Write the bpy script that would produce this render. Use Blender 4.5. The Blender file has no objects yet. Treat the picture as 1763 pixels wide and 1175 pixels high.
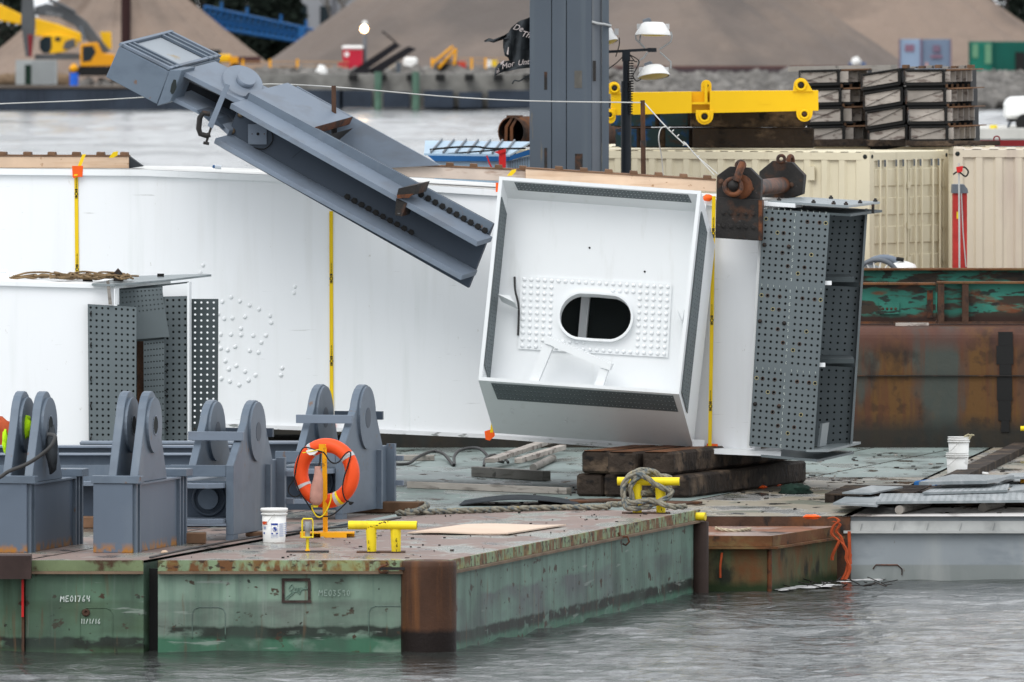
import bpy, math, random
from mathutils import Vector, Matrix, noise
random.seed(7)
sc = bpy.context.scene
COL = sc.collection
# ------------------------------------------------------------------ camera
F = 21000.0; CX = 881.5; V0 = -10.0; H = 7.2
cam = bpy.data.cameras.new('camera'); camo = bpy.data.objects.new('camera', cam); COL.objects.link(camo)
camo.location = (0, 0, H); camo.rotation_euler = (math.radians(90), 0, 0)
cam.sensor_width = 36; cam.sensor_fit = 'HORIZONTAL'; cam.lens = F/1763*36
cam.shift_y = -(587.5-V0)/1763
cam.clip_start = 1; cam.clip_end = 6000
cam.dof.use_dof = True; cam.dof.focus_distance = 148; cam.dof.aperture_fstop = 6.3
sc.camera = camo
# ------------------------------------------------------------------ world: overcast
w = bpy.data.worlds.new('World'); sc.world = w; w.use_nodes = True
nt = w.node_tree; nt.nodes.clear()
wo = nt.nodes.new('ShaderNodeOutputWorld'); bg = nt.nodes.new('ShaderNodeBackground')
sky = nt.nodes.new('ShaderNodeTexSky'); sky.sky_type = 'NISHITA'; sky.sun_disc = False
SUN_EL, SUN_AZ = math.radians(52), math.radians(215)
sky.sun_elevation = SUN_EL; sky.sun_rotation = SUN_AZ
sky.air_density = 1.6; sky.dust_density = 6.0; sky.ozone_density = 1.0
hs = nt.nodes.new('ShaderNodeHueSaturation'); hs.inputs['Saturation'].default_value = 0.14
mx = nt.nodes.new('ShaderNodeMix'); mx.data_type = 'RGBA'; mx.inputs[0].default_value = 0.8
mx.inputs[7].default_value = (7.9, 8.2, 8.6, 1)
nt.links.new(sky.outputs[0], hs.inputs['Color']); nt.links.new(hs.outputs[0], mx.inputs[6])
nt.links.new(mx.outputs[2], bg.inputs[0]); bg.inputs[1].default_value = 0.12
nt.links.new(bg.outputs[0], wo.inputs[0])
sun = bpy.data.lights.new('sun', 'SUN'); suno = bpy.data.objects.new('sun', sun); COL.objects.link(suno)
sun.energy = 0.9; sun.angle = math.radians(35); sun.color = (1.0, 0.98, 0.95)
sd = Vector((-0.35, -0.62, 0.85)).normalized()      # towards the sun
suno.rotation_euler = sd.to_track_quat('Z', 'Y').to_euler(); suno.location = (0, 0, 60)
sky.sun_rotation = math.atan2(sd.x, sd.y)
sc.view_settings.view_transform = 'Standard'; sc.view_settings.look = 'None'
sc.view_settings.exposure = 0.5; sc.view_settings.gamma = 1
sc.view_settings.use_curve_mapping = False
# ------------------------------------------------------------------ helpers
def P(u, v, d): return Vector(((u-CX)*d/F, d, H-(v-V0)*d/F))
def G(u, v, z=0.78):
    d = F*(H-z)/(v-V0); return Vector(((u-CX)*d/F, d, z))
def Z(v, d): return H-(v-V0)*d/F
def V(*a): return Vector(a)

def mat(name, col, rough=.6, metal=0., var=(1.5, .12), layers=(), bump=(0, 0), per=False, emit=None, spec=.2, coat=0):
    m = bpy.data.materials.new(name); m.use_nodes = True
    t = m.node_tree; N = t.nodes; L = t.links; N.clear()
    out = N.new('ShaderNodeOutputMaterial'); b = N.new('ShaderNodeBsdfPrincipled'); L.new(b.outputs[0], out.inputs[0])
    geo = N.new('ShaderNodeNewGeometry'); pos = geo.outputs['Position']
    if per:
        oi = N.new('ShaderNodeObjectInfo'); vm = N.new('ShaderNodeVectorMath'); vm.operation = 'MULTIPLY_ADD'
        L.new(oi.outputs['Random'], vm.inputs[0]); vm.inputs[1].default_value = (37, 51, 43); L.new(pos, vm.inputs[2]); pos = vm.outputs[0]
    def nz(scale, detail=4, seed=0, ro=.55):
        s = scale if isinstance(scale, (tuple, list)) else (scale,)*3
        mp = N.new('ShaderNodeMapping'); mp.inputs['Scale'].default_value = s; mp.inputs['Location'].default_value = (seed*3.7, seed*1.3, seed*2.1)
        L.new(pos, mp.inputs[0]); n = N.new('ShaderNodeTexNoise'); n.inputs['Scale'].default_value = 1; n.inputs['Detail'].default_value = detail
        n.inputs['Roughness'].default_value = ro; L.new(mp.outputs[0], n.inputs['Vector']); return n.outputs[0]
    def mr(x, a, c, o0=0, o1=1):
        r = N.new('ShaderNodeMapRange'); r.inputs[1].default_value = a; r.inputs[2].default_value = c
        r.inputs[3].default_value = o0; r.inputs[4].default_value = o1; L.new(x, r.inputs[0]); return r.outputs[0]
    def mix(f, a, c):
        x = N.new('ShaderNodeMix'); x.data_type = 'RGBA'
        L.new(f, x.inputs[0])
        for s, i in ((a, 6), (c, 7)):
            if isinstance(s, tuple): x.inputs[i].default_value = (*s, 1)
            else: L.new(s, x.inputs[i])
        return x.outputs[2]
    a = var[1]
    c = mix(mr(nz(var[0], 5, 1), .3, .7), tuple(max(0, k*(1-a)) for k in col), tuple(min(1, k*(1+a)) for k in col))
    if per:
        f = mr(oi.outputs['Random'], 0, 1, .8, 1.2); vv = N.new('ShaderNodeVectorMath'); vv.operation = 'SCALE'
        L.new(c, vv.inputs[0]); L.new(f, vv.inputs[3]); c = vv.outputs[0]
    rg = None
    for i, l in enumerate(layers):
        f = mr(nz(l['s'], l.get('d', 5), i+2+l.get('seed', 0)), l['lo'], l['hi'], 0, l.get('k', 1))
        if 'z' in l:
            sp = N.new('ShaderNodeSeparateXYZ'); L.new(geo.outputs['Position'], sp.inputs[0])
            zz = sp.outputs[2]
            if l.get('zn', 0):
                ad = N.new('ShaderNodeMath'); ad.operation = 'MULTIPLY_ADD'; L.new(nz(l.get('zs', (6, 6, .8)), 4, 9), ad.inputs[0])
                ad.inputs[1].default_value = l['zn']; L.new(zz, ad.inputs[2]); zz = ad.outputs[0]
            zf = mr(zz, l['z'][0], l['z'][1], l.get('z01', (1, 0))[0], l.get('z01', (1, 0))[1])
            if len(l['z']) > 2:
                z2 = mr(zz, l['z'][2], l['z'][3], 0, 1); mm = N.new('ShaderNodeMath'); mm.operation = 'MULTIPLY'; L.new(zf, mm.inputs[0]); L.new(z2, mm.inputs[1]); zf = mm.outputs[0]
            mm = N.new('ShaderNodeMath'); mm.operation = 'MULTIPLY'; L.new(f, mm.inputs[0]); L.new(zf, mm.inputs[1]); f = mm.outputs[0]
        c = mix(f, c, l['c'])
        if 'r' in l:
            x = N.new('ShaderNodeMix'); L.new(f, x.inputs[0])
            if rg is None: x.inputs[2].default_value = rough
            else: L.new(rg, x.inputs[2])
            x.inputs[3].default_value = l['r']; rg = x.outputs[0]
    L.new(c, b.inputs['Base Color'])
    if rg is not None: L.new(rg, b.inputs['Roughness'])
    else: b.inputs['Roughness'].default_value = rough
    b.inputs['Metallic'].default_value = metal; b.inputs['Specular IOR Level'].default_value = spec
    if coat: b.inputs['Coat Weight'].default_value = coat
    if bump[1]:
        bp = N.new('ShaderNodeBump'); bp.inputs['Strength'].default_value = bump[1]; bp.inputs['Distance'].default_value = bump[2] if len(bump) > 2 else .02
        L.new(nz(bump[0], 5, 12), bp.inputs['Height']); L.new(bp.outputs[0], b.inputs['Normal'])
    if emit:
        b.inputs['Emission Color'].default_value = (*emit[0], 1); b.inputs['Emission Strength'].default_value = emit[1]
    return m

class MB:
    def __init__(s): s.v = []; s.f = []; s.sm = []
    def add(s, vs, fs, smooth=False):
        o = len(s.v); s.v += [Vector(x) for x in vs]; s.f += [tuple(i+o for i in f) for f in fs]; s.sm += [smooth]*len(fs); return s
    def obox(s, o, a, b, c):
        o, a, b, c = map(Vector, (o, a, b, c))
        if a.cross(b).dot(c) < 0: a, b = b, a
        vs = [o, o+a, o+a+b, o+b, o+c, o+a+c, o+a+b+c, o+b+c]
        return s.add(vs, [(3, 2, 1, 0), (4, 5, 6, 7), (0, 1, 5, 4), (1, 2, 6, 5), (2, 3, 7, 6), (3, 0, 4, 7)])
    def box(s, x0, x1, y0, y1, z0, z1): return s.obox((x0, y0, z0), (x1-x0, 0, 0), (0, y1-y0, 0), (0, 0, z1-z0))
    def prism(s, pts, vec, smooth=False):
        pts = [Vector(p) for p in pts]; vec = Vector(vec); n = len(pts)
        nn = Vector((0, 0, 0))
        for i in range(n): nn += pts[i].cross(pts[(i+1) % n])
        if nn.dot(vec) > 0: pts.reverse()
        o = len(s.v); s.v += pts+[p+vec for p in pts]
        s.f.append(tuple(range(o, o+n))); s.sm.append(False)
        s.f.append(tuple(range(o+2*n-1, o+n-1, -1))); s.sm.append(False)
        for i in range(n):
            j = (i+1) % n; s.f.append((o+j, o+i, o+n+i, o+n+j)); s.sm.append(smooth)
        return s
    def slab(s, px, d, vec):
        return s.prism([P(u, v, d) if not callable(d) else P(u, v, d(u)) for u, v in px], vec)
    def cyl(s, p0, p1, r0, r1=None, n=12, caps=True, smooth=True):
        p0, p1 = Vector(p0), Vector(p1); r1 = r0 if r1 is None else r1
        ax = (p1-p0).normalized(); e = ax.orthogonal().normalized(); g = ax.cross(e)
        vs = []
        for p, r in ((p0, r0), (p1, r1)):
            for i in range(n):
                t = 2*math.pi*i/n; vs.append(p+(e*math.cos(t)+g*math.sin(t))*r)
        s.add(vs, [(i, (i+1) % n, n+(i+1) % n, n+i) for i in range(n)], smooth)
        if caps: s.add(vs, [tuple(range(n-1, -1, -1)), tuple(range(n, 2*n))])
        return s
    def tube(s, pts, r, n=6, smooth=True):
        pts = [Vector(p) for p in pts]; m = len(pts); vs = []; up = None
        for k in range(m):
            t = (pts[min(k+1, m-1)]-pts[max(k-1, 0)]).normalized()
            if up is None: up = t.orthogonal().normalized()
            up = (up-t*up.dot(t)); up = up.normalized() if up.length > 1e-6 else t.orthogonal().normalized()
            g = t.cross(up); rr = r(k/(m-1)) if callable(r) else r
            for i in range(n):
                a = 2*math.pi*i/n; vs.append(pts[k]+(up*math.cos(a)+g*math.sin(a))*rr)
        fs = [(k*n+i, k*n+(i+1) % n, (k+1)*n+(i+1) % n, (k+1)*n+i) for k in range(m-1) for i in range(n)]
        s.add(vs, fs, smooth); s.add(vs, [tuple(range(n-1, -1, -1)), tuple(range((m-1)*n, m*n))]); return s
    def lathe(s, c, prof, n=20, ax=(0, 0, 1), smooth=True):
        c = Vector(c); ax = Vector(ax).normalized(); e = ax.orthogonal().normalized(); g = ax.cross(e); vs = []
        for r, h in prof:
            for i in range(n):
                a = 2*math.pi*i/n; vs.append(c+ax*h+(e*math.cos(a)+g*math.sin(a))*max(r, 1e-4))
        m = len(prof)
        s.add(vs, [(k*n+i, k*n+(i+1) % n, (k+1)*n+(i+1) % n, (k+1)*n+i) for k in range(m-1) for i in range(n)], smooth)
        return s
    def torus(s, c, e, g, R, r, n=32, m=12, R2=None):
        c, e, g = Vector(c), Vector(e), Vector(g); ax = e.cross(g).normalized(); vs = []
        for i in range(n):
            a = 2*math.pi*i/n; dr = e*math.cos(a)+g*math.sin(a)
            for j in range(m):
                b = 2*math.pi*j/m; vs.append(c+dr*(R+r*math.cos(b))+ax*(r*math.sin(b)))
        return s.add(vs, [(i*m+j, ((i+1) % n)*m+j, ((i+1) % n)*m+(j+1) % m, i*m+(j+1) % m) for i in range(n) for j in range(m)], True)
    def dome(s, c, nrm, r, n=8):
        return s.lathe(c, [(r, 0), (r*.92, r*.3), (r*.6, r*.55), (0, r*.65)], n, nrm)
    def ring_plate(s, outer, inner, vec):
        """outer/inner loops with equal counts, extruded by vec (open hole)"""
        n = len(outer); vec = Vector(vec); o = [Vector(p) for p in outer]; i_ = [Vector(p) for p in inner]
        vs = o+i_+[p+vec for p in o]+[p+vec for p in i_]; fs = []
        for k in range(n):
            j = (k+1) % n
            fs += [(k, j, n+j, n+k), (2*n+j, 2*n+k, 3*n+k, 3*n+j), (j, k, 2*n+k, 2*n+j), (n+k, n+j, 3*n+j, 3*n+k)]
        return s.add(vs, fs)
    def perf(s, c00, c10, c11, c01, nx, ny, r, vec, gx=(), gy=(), hn=8, gap=1.0, mx_=.5, my_=.5, skip=None):
        """plate from four corners, nx*ny round holes; gx/gy = columns/rows after which an extra gap comes"""
        c00, c10, c11, c01, vec = map(Vector, (c00, c10, c11, c01, vec))
        def cuts(n, gs, mg):
            w = [mg-.5]+[1.0]*n; pos = [0.0]; cells = []
            x = 0.0
            if mg > .5: x += mg-.5
            st = x
            for i in range(n):
                cells.append((x, x+1)); x += 1
                if (i+1) in gs: x += gap
            x += max(0, mg-.5); return [(a/x, b/x) for a, b in cells], x
        cxs, tx = cuts(nx, gx, mx_); cys, ty = cuts(ny, gy, my_)
        def bl(a, b): return (c00*(1-a)+c10*a)*(1-b)+(c01*(1-a)+c11*a)*b
        ex = (c10-c00).normalized(); ey = (c01-c00).normalized()
        def quad(a0, a1, b0, b1):
            q = [bl(a0, b0), bl(a1, b0), bl(a1, b1), bl(a0, b1)]
            s.add(q, [(0, 1, 2, 3)]); s.add([p+vec for p in q], [(3, 2, 1, 0)])
        def fill(cells):
            out = []; x = 0.0
            for a, b in cells:
                if a > x+1e-6: out.append((x, a, False))
                out.append((a, b, True)); x = b
            if x < 1-1e-6: out.append((x, 1.0, False))
            return out
        for jy, (b0, b1, hy) in enumerate(fill(cys)):
            for jx, (a0, a1, hx) in enumerate(fill(cxs)):
                if not (hx and hy): quad(a0, a1, b0, b1); continue
                cc = bl((a0+a1)/2, (b0+b1)/2); q = [bl(a0, b0), bl(a1, b0), bl(a1, b1), bl(a0, b1)]
                o = []
                for k in range(4): o += [q[k], (q[k]+q[(k+1) % 4])/2]
                i_ = []
                for p in o:
                    dd = p-cc; i_.append(cc+dd.normalized()*r)
                vs = o+i_+[p+vec for p in o]+[p+vec for p in i_]; fs = []
                for k in range(8):
                    j = (k+1) % 8
                    fs += [(k, j, 8+j, 8+k), (16+j, 16+k, 24+k, 24+j), (8+k, 8+j, 24+j, 24+k)]
                s.add(vs, fs)
        q = [c00, c10, c11, c01]
        for k in range(4):
            a, b = q[k], q[(k+1) % 4]; s.add([a, b, b+vec, a+vec], [(3, 2, 1, 0)])
        return s
    def build(s, name, material, parent=None, label=None, cat=None, group=None, kind=None, bevel=0, tri=False):
        if parent is not None:
            o0 = Vector((0, 0, 0)); p = parent
            while p is not None: o0 += p.location; p = p.parent
            loc = Vector((0, 0, 0))
        else:
            xs = [v.x for v in s.v]; ys = [v.y for v in s.v]; zs = [v.z for v in s.v]
            o0 = Vector(((min(xs)+max(xs))/2, (min(ys)+max(ys))/2, min(zs))); loc = o0
        me = bpy.data.meshes.new(name); me.from_pydata([tuple(v-o0) for v in s.v], [], s.f)
        me.polygons.foreach_set('use_smooth', s.sm); me.update()
        me.materials.append(material)
        ob = bpy.data.objects.new(name, me); COL.objects.link(ob); ob.location = loc
        if parent is not None: ob.parent = parent
        tag(ob, label, cat, group, kind)
        if bevel:
            bm_ = ob.modifiers.new('bevel', 'BEVEL'); bm_.width = bevel; bm_.segments = 1; bm_.limit_method = 'ANGLE'; bm_.angle_limit = math.radians(40)
        return ob

def tag(o, label=None, cat=None, group=None, kind=None):
    if label: o['label'] = label
    if cat: o['category'] = cat
    if group: o['group'] = group
    if kind: o['kind'] = kind
    return o
def thing(name, loc, label, cat, group=None, kind=None):
    o = bpy.data.objects.new(name, None); COL.objects.link(o); o.location = loc; o.empty_display_size = .2
    return tag(o, label, cat, group, kind)
def copy_tree(o, off, label=None, parent=None):
    c = o.copy(); COL.objects.link(c); c.parent = parent
    if parent is None: c.location = o.location+Vector(off)
    if label: c['label'] = label
    for ch in [x for x in COL.objects if x.parent == o]: copy_tree(ch, off, None, c)
    return c
def smooth_path(pts, n=6):
    pts = [Vector(p) for p in pts]; out = []
    for i in range(len(pts)-1):
        a, b, c, d = pts[max(i-1, 0)], pts[i], pts[i+1], pts[min(i+2, len(pts)-1)]
        for k in range(n):
            t = k/n; out.append(.5*((2*b)+(c-a)*t+(2*a-5*b+4*c-d)*t*t+(3*b-a-3*c+d)*t**3))
    out.append(pts[-1]); return out
def rope(mb, pts, r, strands=3, twist=9.0, n=5):
    """laid rope: three strands wound round the path"""
    pts = smooth_path(pts, 8); ln = 0; S = []
    for k in range(strands): S.append([])
    up = Vector((0, 0, 1)); res = []
    for a, b in zip(pts, pts[1:]):
        st = max(1, int((b-a).length/(r*.9)))
        for j in range(st): res.append(a.lerp(b, j/st))
    res.append(pts[-1])
    for i, p in enumerate(res):
        t = (res[min(i+1, len(res)-1)]-res[max(i-1, 0)])
        if t.length < 1e-6: continue
        t.normalize(); up = (up-t*up.dot(t)); up = up.normalized() if up.length > 1e-4 else t.orthogonal().normalized(); g = t.cross(up)
        if i: ln += (res[i]-res[i-1]).length
        for k in range(strands):
            a = ln/r/1.9+2*math.pi*k/strands; S[k].append(p+(up*math.cos(a)+g*math.sin(a))*r*.5)
    for k in range(strands): mb.tube(S[k], r*.58, n)
def text_mesh(txt, o, ex, ez, h, name, material, parent, shear=0, off=.004):
    cu = bpy.data.curves.new('txt', 'FONT'); cu.body = txt; cu.size = h; cu.extrude = .001; cu.shear = shear
    ob = bpy.data.objects.new('txt', cu); COL.objects.link(ob)
    dg = bpy.context.evaluated_depsgraph_get(); me = bpy.data.meshes.new_from_object(ob.evaluated_get(dg))
    bpy.data.objects.remove(ob); ex = Vector(ex).normalized(); ez = Vector(ez).normalized(); nn = ex.cross(ez)
    mb = MB(); mb.add([Vector(o)+ex*v.co.x+ez*v.co.y+nn*(v.co.z+off) for v in me.vertices], [tuple(p.vertices) for p in me.polygons])
    bpy.data.meshes.remove(me); bpy.data.curves.remove(cu)
    return mb.build(name, material, parent)
STK = {'M': [[(0, 0), (.1, 1), (.4, .4), (.75, 1), (.8, 0)]], 'E': [[(.6, 1), (.05, .95), (0, 0), (.6, .05)], [(0, .5), (.45, .52)]],
 '0': [[(.3, 1), (.02, .6), (.1, .1), (.4, 0), (.6, .5), (.45, .95), (.3, 1)]], '1': [[(.15, 1), (.12, 0)]], '7': [[(0, 1), (.6, .95), (.25, 0)]],
 '6': [[(.5, 1), (.08, .5), (.1, .1), (.4, 0), (.55, .3), (.1, .4)]], '4': [[(.1, 1), (.05, .45), (.6, .5)], [(.6, 1), (.5, 0)]],
 '3': [[(0, .95), (.5, .9), (.2, .55), (.55, .3), (.3, 0), (0, .1)]], '5': [[(.55, 1), (.1, .95), (.08, .55), (.5, .45), (.45, .05), (.05, 0)]],
 '9': [[(.5, .6), (.1, .6), (.15, .95), (.5, .95), (.5, 0)]], '/': [[(.5, 1), (.05, 0)]], ' ': []}
def scribble(mb, txt, o, ex, h, th, ez=(0, 0, 1)):
    o, ex, ez = Vector(o), Vector(ex).normalized(), Vector(ez); nn = ex.cross(ez); x = 0
    for ch in txt:
        for st in STK[ch]:
            pts = [o+ex*(x+a*h*.8)+ez*(b*h+random.uniform(-.03, .03)*h) for a, b in st]
            for a, b in zip(pts, pts[1:]):
                t = (b-a); l = t.length; t.normalize(); s_ = t.cross(nn).normalized()*th
                mb.obox(a-s_/2-nn*.001-t*th*.3, t*(l+th*.6), s_, nn*.004)
        x += h*(.95 if ch == 'M' else .5 if ch in '1 ' else .8)
# ------------------------------------------------------------------ materials
WHITE = mat('white_paint', (.79, .805, .82), .42, var=(.35, .02), layers=[dict(c=(.45, .50, .46), s=(2.5, 2.5, .18), lo=.60, hi=.8, k=.35, seed=7), dict(c=(.30, .30, .28), s=(1.5, 1.5, 30), lo=.70, hi=.73, k=.45, seed=8), dict(c=(.55, .55, .52), s=(5, 5, .35), lo=.55, hi=.85, k=.28), dict(c=(.4, .38, .33), s=(14, 14, 9), lo=.7, hi=.76, k=.5)])
WHITE2 = mat('white_gloss', (.78, .80, .81), .4, var=(.6, .03), layers=[dict(c=(.5, .5, .46), s=(6, 6, 1.2), lo=.58, hi=.8, k=.3)])
GREY = mat('blue_grey_paint', (.118, .150, .190), .42, var=(.8, .09), layers=[dict(c=(.07, .09, .12), s=(2.2, 2.2, 3.5), lo=.52, hi=.7, k=.5, seed=6), dict(c=(.25, .27, .29), s=(3, 3, .8), lo=.55, hi=.8, k=.35), dict(c=(.16, .08, .035), s=(9, 9, 5), lo=.665, hi=.72, k=.7)])
GREYL = mat('pale_blue_grey_lit', (.165, .200, .250), .45, var=(.8, .1), layers=[dict(c=(.13, .145, .17), s=(1.6, 1.6, 5), lo=.5, hi=.66, k=.55, seed=6), dict(c=(.12, .12, .12), s=4, lo=.6, hi=.75, k=.3), dict(c=(.26, .14, .06), s=11, lo=.70, hi=.78, k=.7)])  # lighter copy of the blue grey, light on upward faces put into colour
GREYD = mat('blue_grey_shaded', (.05, .066, .09), .45, var=(.8, .1))  # darker copy of the blue grey, shade on webs and recesses painted in
GREYR = mat('blue_grey_paint_rusty_foot', (.108, .138, .180), .45, var=(.8, .07), layers=[dict(c=(.17, .2, .23), s=(3, 3, .8), lo=.55, hi=.8, k=.3), dict(c=(.34, .15, .03), s=(9, 9, 7), lo=.42, hi=.55, z=(1.03, 1.12))])
PRIM = mat('grey_green_primer', (.115, .137, .145), .5, var=(1.2, .1), layers=[dict(c=(.16, .18, .18), s=(6, 6, 1.5), lo=.58, hi=.8, k=.3)])
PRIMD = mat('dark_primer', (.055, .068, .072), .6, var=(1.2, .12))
PRIML = mat('light_primer', (.22, .25, .26), .4, var=(1.5, .1), layers=[dict(c=(.10, .12, .12), s=(2, 5, 2), lo=.5, hi=.7, k=.6, r=.15)])
HOLE = mat('hole_shade', (.02, .025, .025), .8)  # near black that paints the shade inside holes and gaps
RUST = mat('rusty_steel', (.07, .038, .025), .8, var=(2.5, .3), layers=[dict(c=(.16, .06, .02), s=(4, 4, 2), lo=.5, hi=.7, k=.8), dict(c=(.02, .018, .017), s=(7, 7, 3), lo=.55, hi=.7)], bump=(25, .4))
RUSTO = mat('orange_rust', (.12, .042, .017), .5, var=(3, .35), layers=[dict(c=(.035, .02, .015), s=7, lo=.45, hi=.6)], bump=(30, .4))
RUSTK = mat('black_rust_plate', (.022, .02, .019), .55, var=(4, .3), layers=[dict(c=(.11, .045, .02), s=5, lo=.54, hi=.75, k=.8), dict(c=(.25, .25, .25), s=(16, 16, 25), lo=.68, hi=.74, k=.4)], bump=(30, .3))
PILE = mat('rusty_corner_column', (.06, .028, .016), .6, var=(2, .25), layers=[dict(c=(.15, .06, .02), s=(5, 5, .5), lo=.52, hi=.72, k=.8), dict(c=(.16, .14, .13), s=(8, 8, 5), lo=.62, hi=.75, k=.5, z=(.7, .9), z01=(0, 1)), dict(c=(.010, .006, .005), s=3, lo=-1, hi=0, z=(.24, .30), zn=.06)], bump=(30, .25))
def hull(name, base, dirt, algae, streak, al=.13):
    return mat(name, base, .55, var=(1.1, .16), layers=[
        dict(c=dirt, s=(.7, .7, 2.2), lo=.38, hi=.62, k=.75, z=(.62, .66, .22, .3), zn=.16, zs=(1.2, 1.2, .2)),
        dict(c=streak, s=(9, 9, .5), lo=.54, hi=.72, k=.65),
        dict(c=(.26, .30, .27), s=(13, 13, .7), lo=.58, hi=.75, k=.45, seed=3),
        dict(c=(.016, .018, .015), s=(2, 2, 4), lo=.36, hi=.44, k=.97, z=(al+.17, al+.20, al+.02, al+.06), zn=.08),
        dict(c=algae, s=(3, 3, 5), lo=.3, hi=.5, k=.8, z=(al+.03, al+.09), zn=.07),
        dict(c=(.055, .028, .018), s=(4.2, 4.2, 6), lo=.63, hi=.66, k=.95), dict(c=(.13, .07, .035), s=(12, 12, 1.2), lo=.60, hi=.70, k=.6, seed=13),
        dict(c=(.02, .015, .012), s=(9, 9, 11), lo=.66, hi=.69, k=.9),
        dict(c=(.05, .075, .06), s=(1.6, 1.6, .7), lo=.45, hi=.65, k=.6, seed=5), dict(c=(.30, .34, .31), s=(1.1, 1.1, 9), lo=.66, hi=.70, k=.5, seed=8), dict(c=(.03, .035, .03), s=(4, 4, 4), lo=.3, hi=.5, k=.6, z=(.80, .90), z01=(0, 1))], bump=(2.2, .35, .03))
GREEN = hull('weathered_green_hull', (.19, .275, .215), (.095, .095, .09), (.02, .115, .06), (.085, .15, .115))
GREEN2 = hull('mossy_green_hull', (.095, .165, .11), (.06, .09, .05), (.03, .055, .025), (.05, .075, .045), .02)
GREENS = hull('streaked_green_side', (.15, .235, .19), (.10, .095, .11), (.05, .14, .09), (.065, .085, .08), .05)
RIM = mat('green_rim_with_rust', (.20, .27, .16), .6, var=(2, .2), layers=[dict(c=(.14, .055, .02), s=(7, 7, 3), lo=.46, hi=.56, k=.95), dict(c=(.04, .025, .018), s=(9, 9, 14), lo=.56, hi=.60, k=.9), dict(c=(.30, .26, .08), s=(3, 3, 8), lo=.5, hi=.7, k=.5)], bump=(20, .2))
RIMD = mat('rusty_rim_lip', (.17, .12, .08), .7, var=(3, .3))
RUSTH = mat('rusty_pontoon_side', (.10, .075, .035), .7, var=(1.4, .25), layers=[dict(c=(.07, .10, .05), s=(5, 5, .8), lo=.45, hi=.65, k=.8), dict(c=(.13, .05, .018), s=(3, 3, 2), lo=.5, hi=.66, k=.85), dict(c=(.02, .022, .015), s=(3, 3, 2), lo=.56, hi=.7), dict(c=(.02, .035, .012), s=(2, 2, 2), lo=.2, hi=.4, z=(.10, .2), zn=.1)], bump=(15, .3))
RUSTR = mat('orange_rusted_rim', (.13, .055, .022), .7, var=(2.5, .3), layers=[dict(c=(.16, .12, .05), s=(3, 3, 6), lo=.5, hi=.7, k=.8), dict(c=(.03, .02, .015), s=5, lo=.58, hi=.7)], bump=(20, .4))
GHULL = mat('grey_barge_hull', (.27, .30, .32), .55, var=(.9, .08), layers=[dict(c=(.14, .165, .19), s=(.9, .9, 2.2), lo=.52, hi=.66, k=.55), dict(c=(.20, .22, .21), s=3, lo=-1, hi=0, k=.8, z=(.17, .19)), dict(c=(.12, .07, .03), s=(7, 7, 9), lo=.68, hi=.72, k=.8), dict(c=(.38, .39, .38), s=(3, 3, .6), lo=.5, hi=.7, k=.4)], bump=(1.2, .25, .03))
GRIM = mat('pale_barge_rim', (.42, .43, .42), .6, var=(2, .12), layers=[dict(c=(.10, .06, .03), s=(8, 8, 6), lo=.66, hi=.71), dict(c=(.24, .25, .25), s=(4, 4, 4), lo=.5, hi=.7, k=.5)])
DECKF = mat('worn_pontoon_deck', (.20, .138, .115), .6, var=(.9, .12), layers=[dict(c=(.24, .26, .22), s=(1.4, .7, 1), lo=.50, hi=.58, k=.8, r=.12), dict(c=(.07, .055, .045), s=(2.8, 1.2, 1), lo=.57, hi=.66, k=.85, r=.2), dict(c=(.05, .05, .045), s=(9, 3, 1), lo=.66, hi=.72, k=.7)], bump=(12, .15), spec=.6)
DECKM = mat('wet_green_deck_with_sheen', (.19, .24, .225), .5, var=(.6, .08), layers=[dict(c=(.06, .08, .075), s=(.9, .5, 1), lo=.48, hi=.66, k=.8, r=.16), dict(c=(.03, .032, .03), s=(3, 1.1, 1), lo=.60, hi=.65, k=.9, r=.1), dict(c=(.30, .33, .32), s=(1.3, .6, 1), lo=.52, hi=.60, k=.6, r=.07)], bump=(8, .08), spec=.6)  # palest layer paints sky sheen on the wet patches
DECKR = mat('stained_tan_deck_with_sheen', (.25, .215, .16), .5, var=(.5, .12), layers=[dict(c=(.46, .46, .45), s=(1.1, .5, 1), lo=.49, hi=.56, k=.85, r=.06), dict(c=(.09, .10, .07), s=(1.5, .7, 1), lo=.53, hi=.59, k=.8), dict(c=(.03, .03, .028), s=(2.4, .9, 1), lo=.58, hi=.63, k=.95, r=.1), dict(c=(.28, .15, .09), s=(1, .3, 1), lo=.62, hi=.70, k=.5)], bump=(8, .1), spec=.6)  # whitish layer puts puddle sheen into the colour, other layers are stains
DECKW = mat('pale_wet_deck', (.52, .50, .48), .5, var=(.5, .1), layers=[dict(c=(.12, .10, .09), s=(1.2, .35, 1), lo=.56, hi=.64, k=.85, r=.15), dict(c=(.33, .28, .24), s=(.8, .3, 1), lo=.5, hi=.65, k=.7)], spec=.6)
BIGR = mat('rust_streaked_hull_wall', (.075, .038, .022), .65, var=(.9, .3), layers=[dict(c=(.11, .055, .016), s=(3.2, 3.2, .3), lo=.50, hi=.57, k=.85), dict(c=(.03, .018, .013), s=(5, 5, 4), lo=.52, hi=.60, k=.6, seed=15), dict(c=(.05, .062, .055), s=(.9, .9, .4), lo=.54, hi=.62, k=.9, seed=4), dict(c=(.09, .035, .018), s=(7, 7, .3), lo=.52, hi=.6, k=.6, seed=11), dict(c=(.02, .014, .012), s=(1.9, 1.9, 1.3), lo=.58, hi=.70, k=.8), dict(c=(.10, .045, .035), s=1.5, lo=.2, hi=.5, k=.7, z=(2.1, 2.3), z01=(0, 1)), dict(c=(.018, .022, .02), s=(1, 1, .5), lo=.1, hi=.4, k=.85, z=(1.05, 1.3), zn=.1)], bump=(9, .25))
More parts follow.
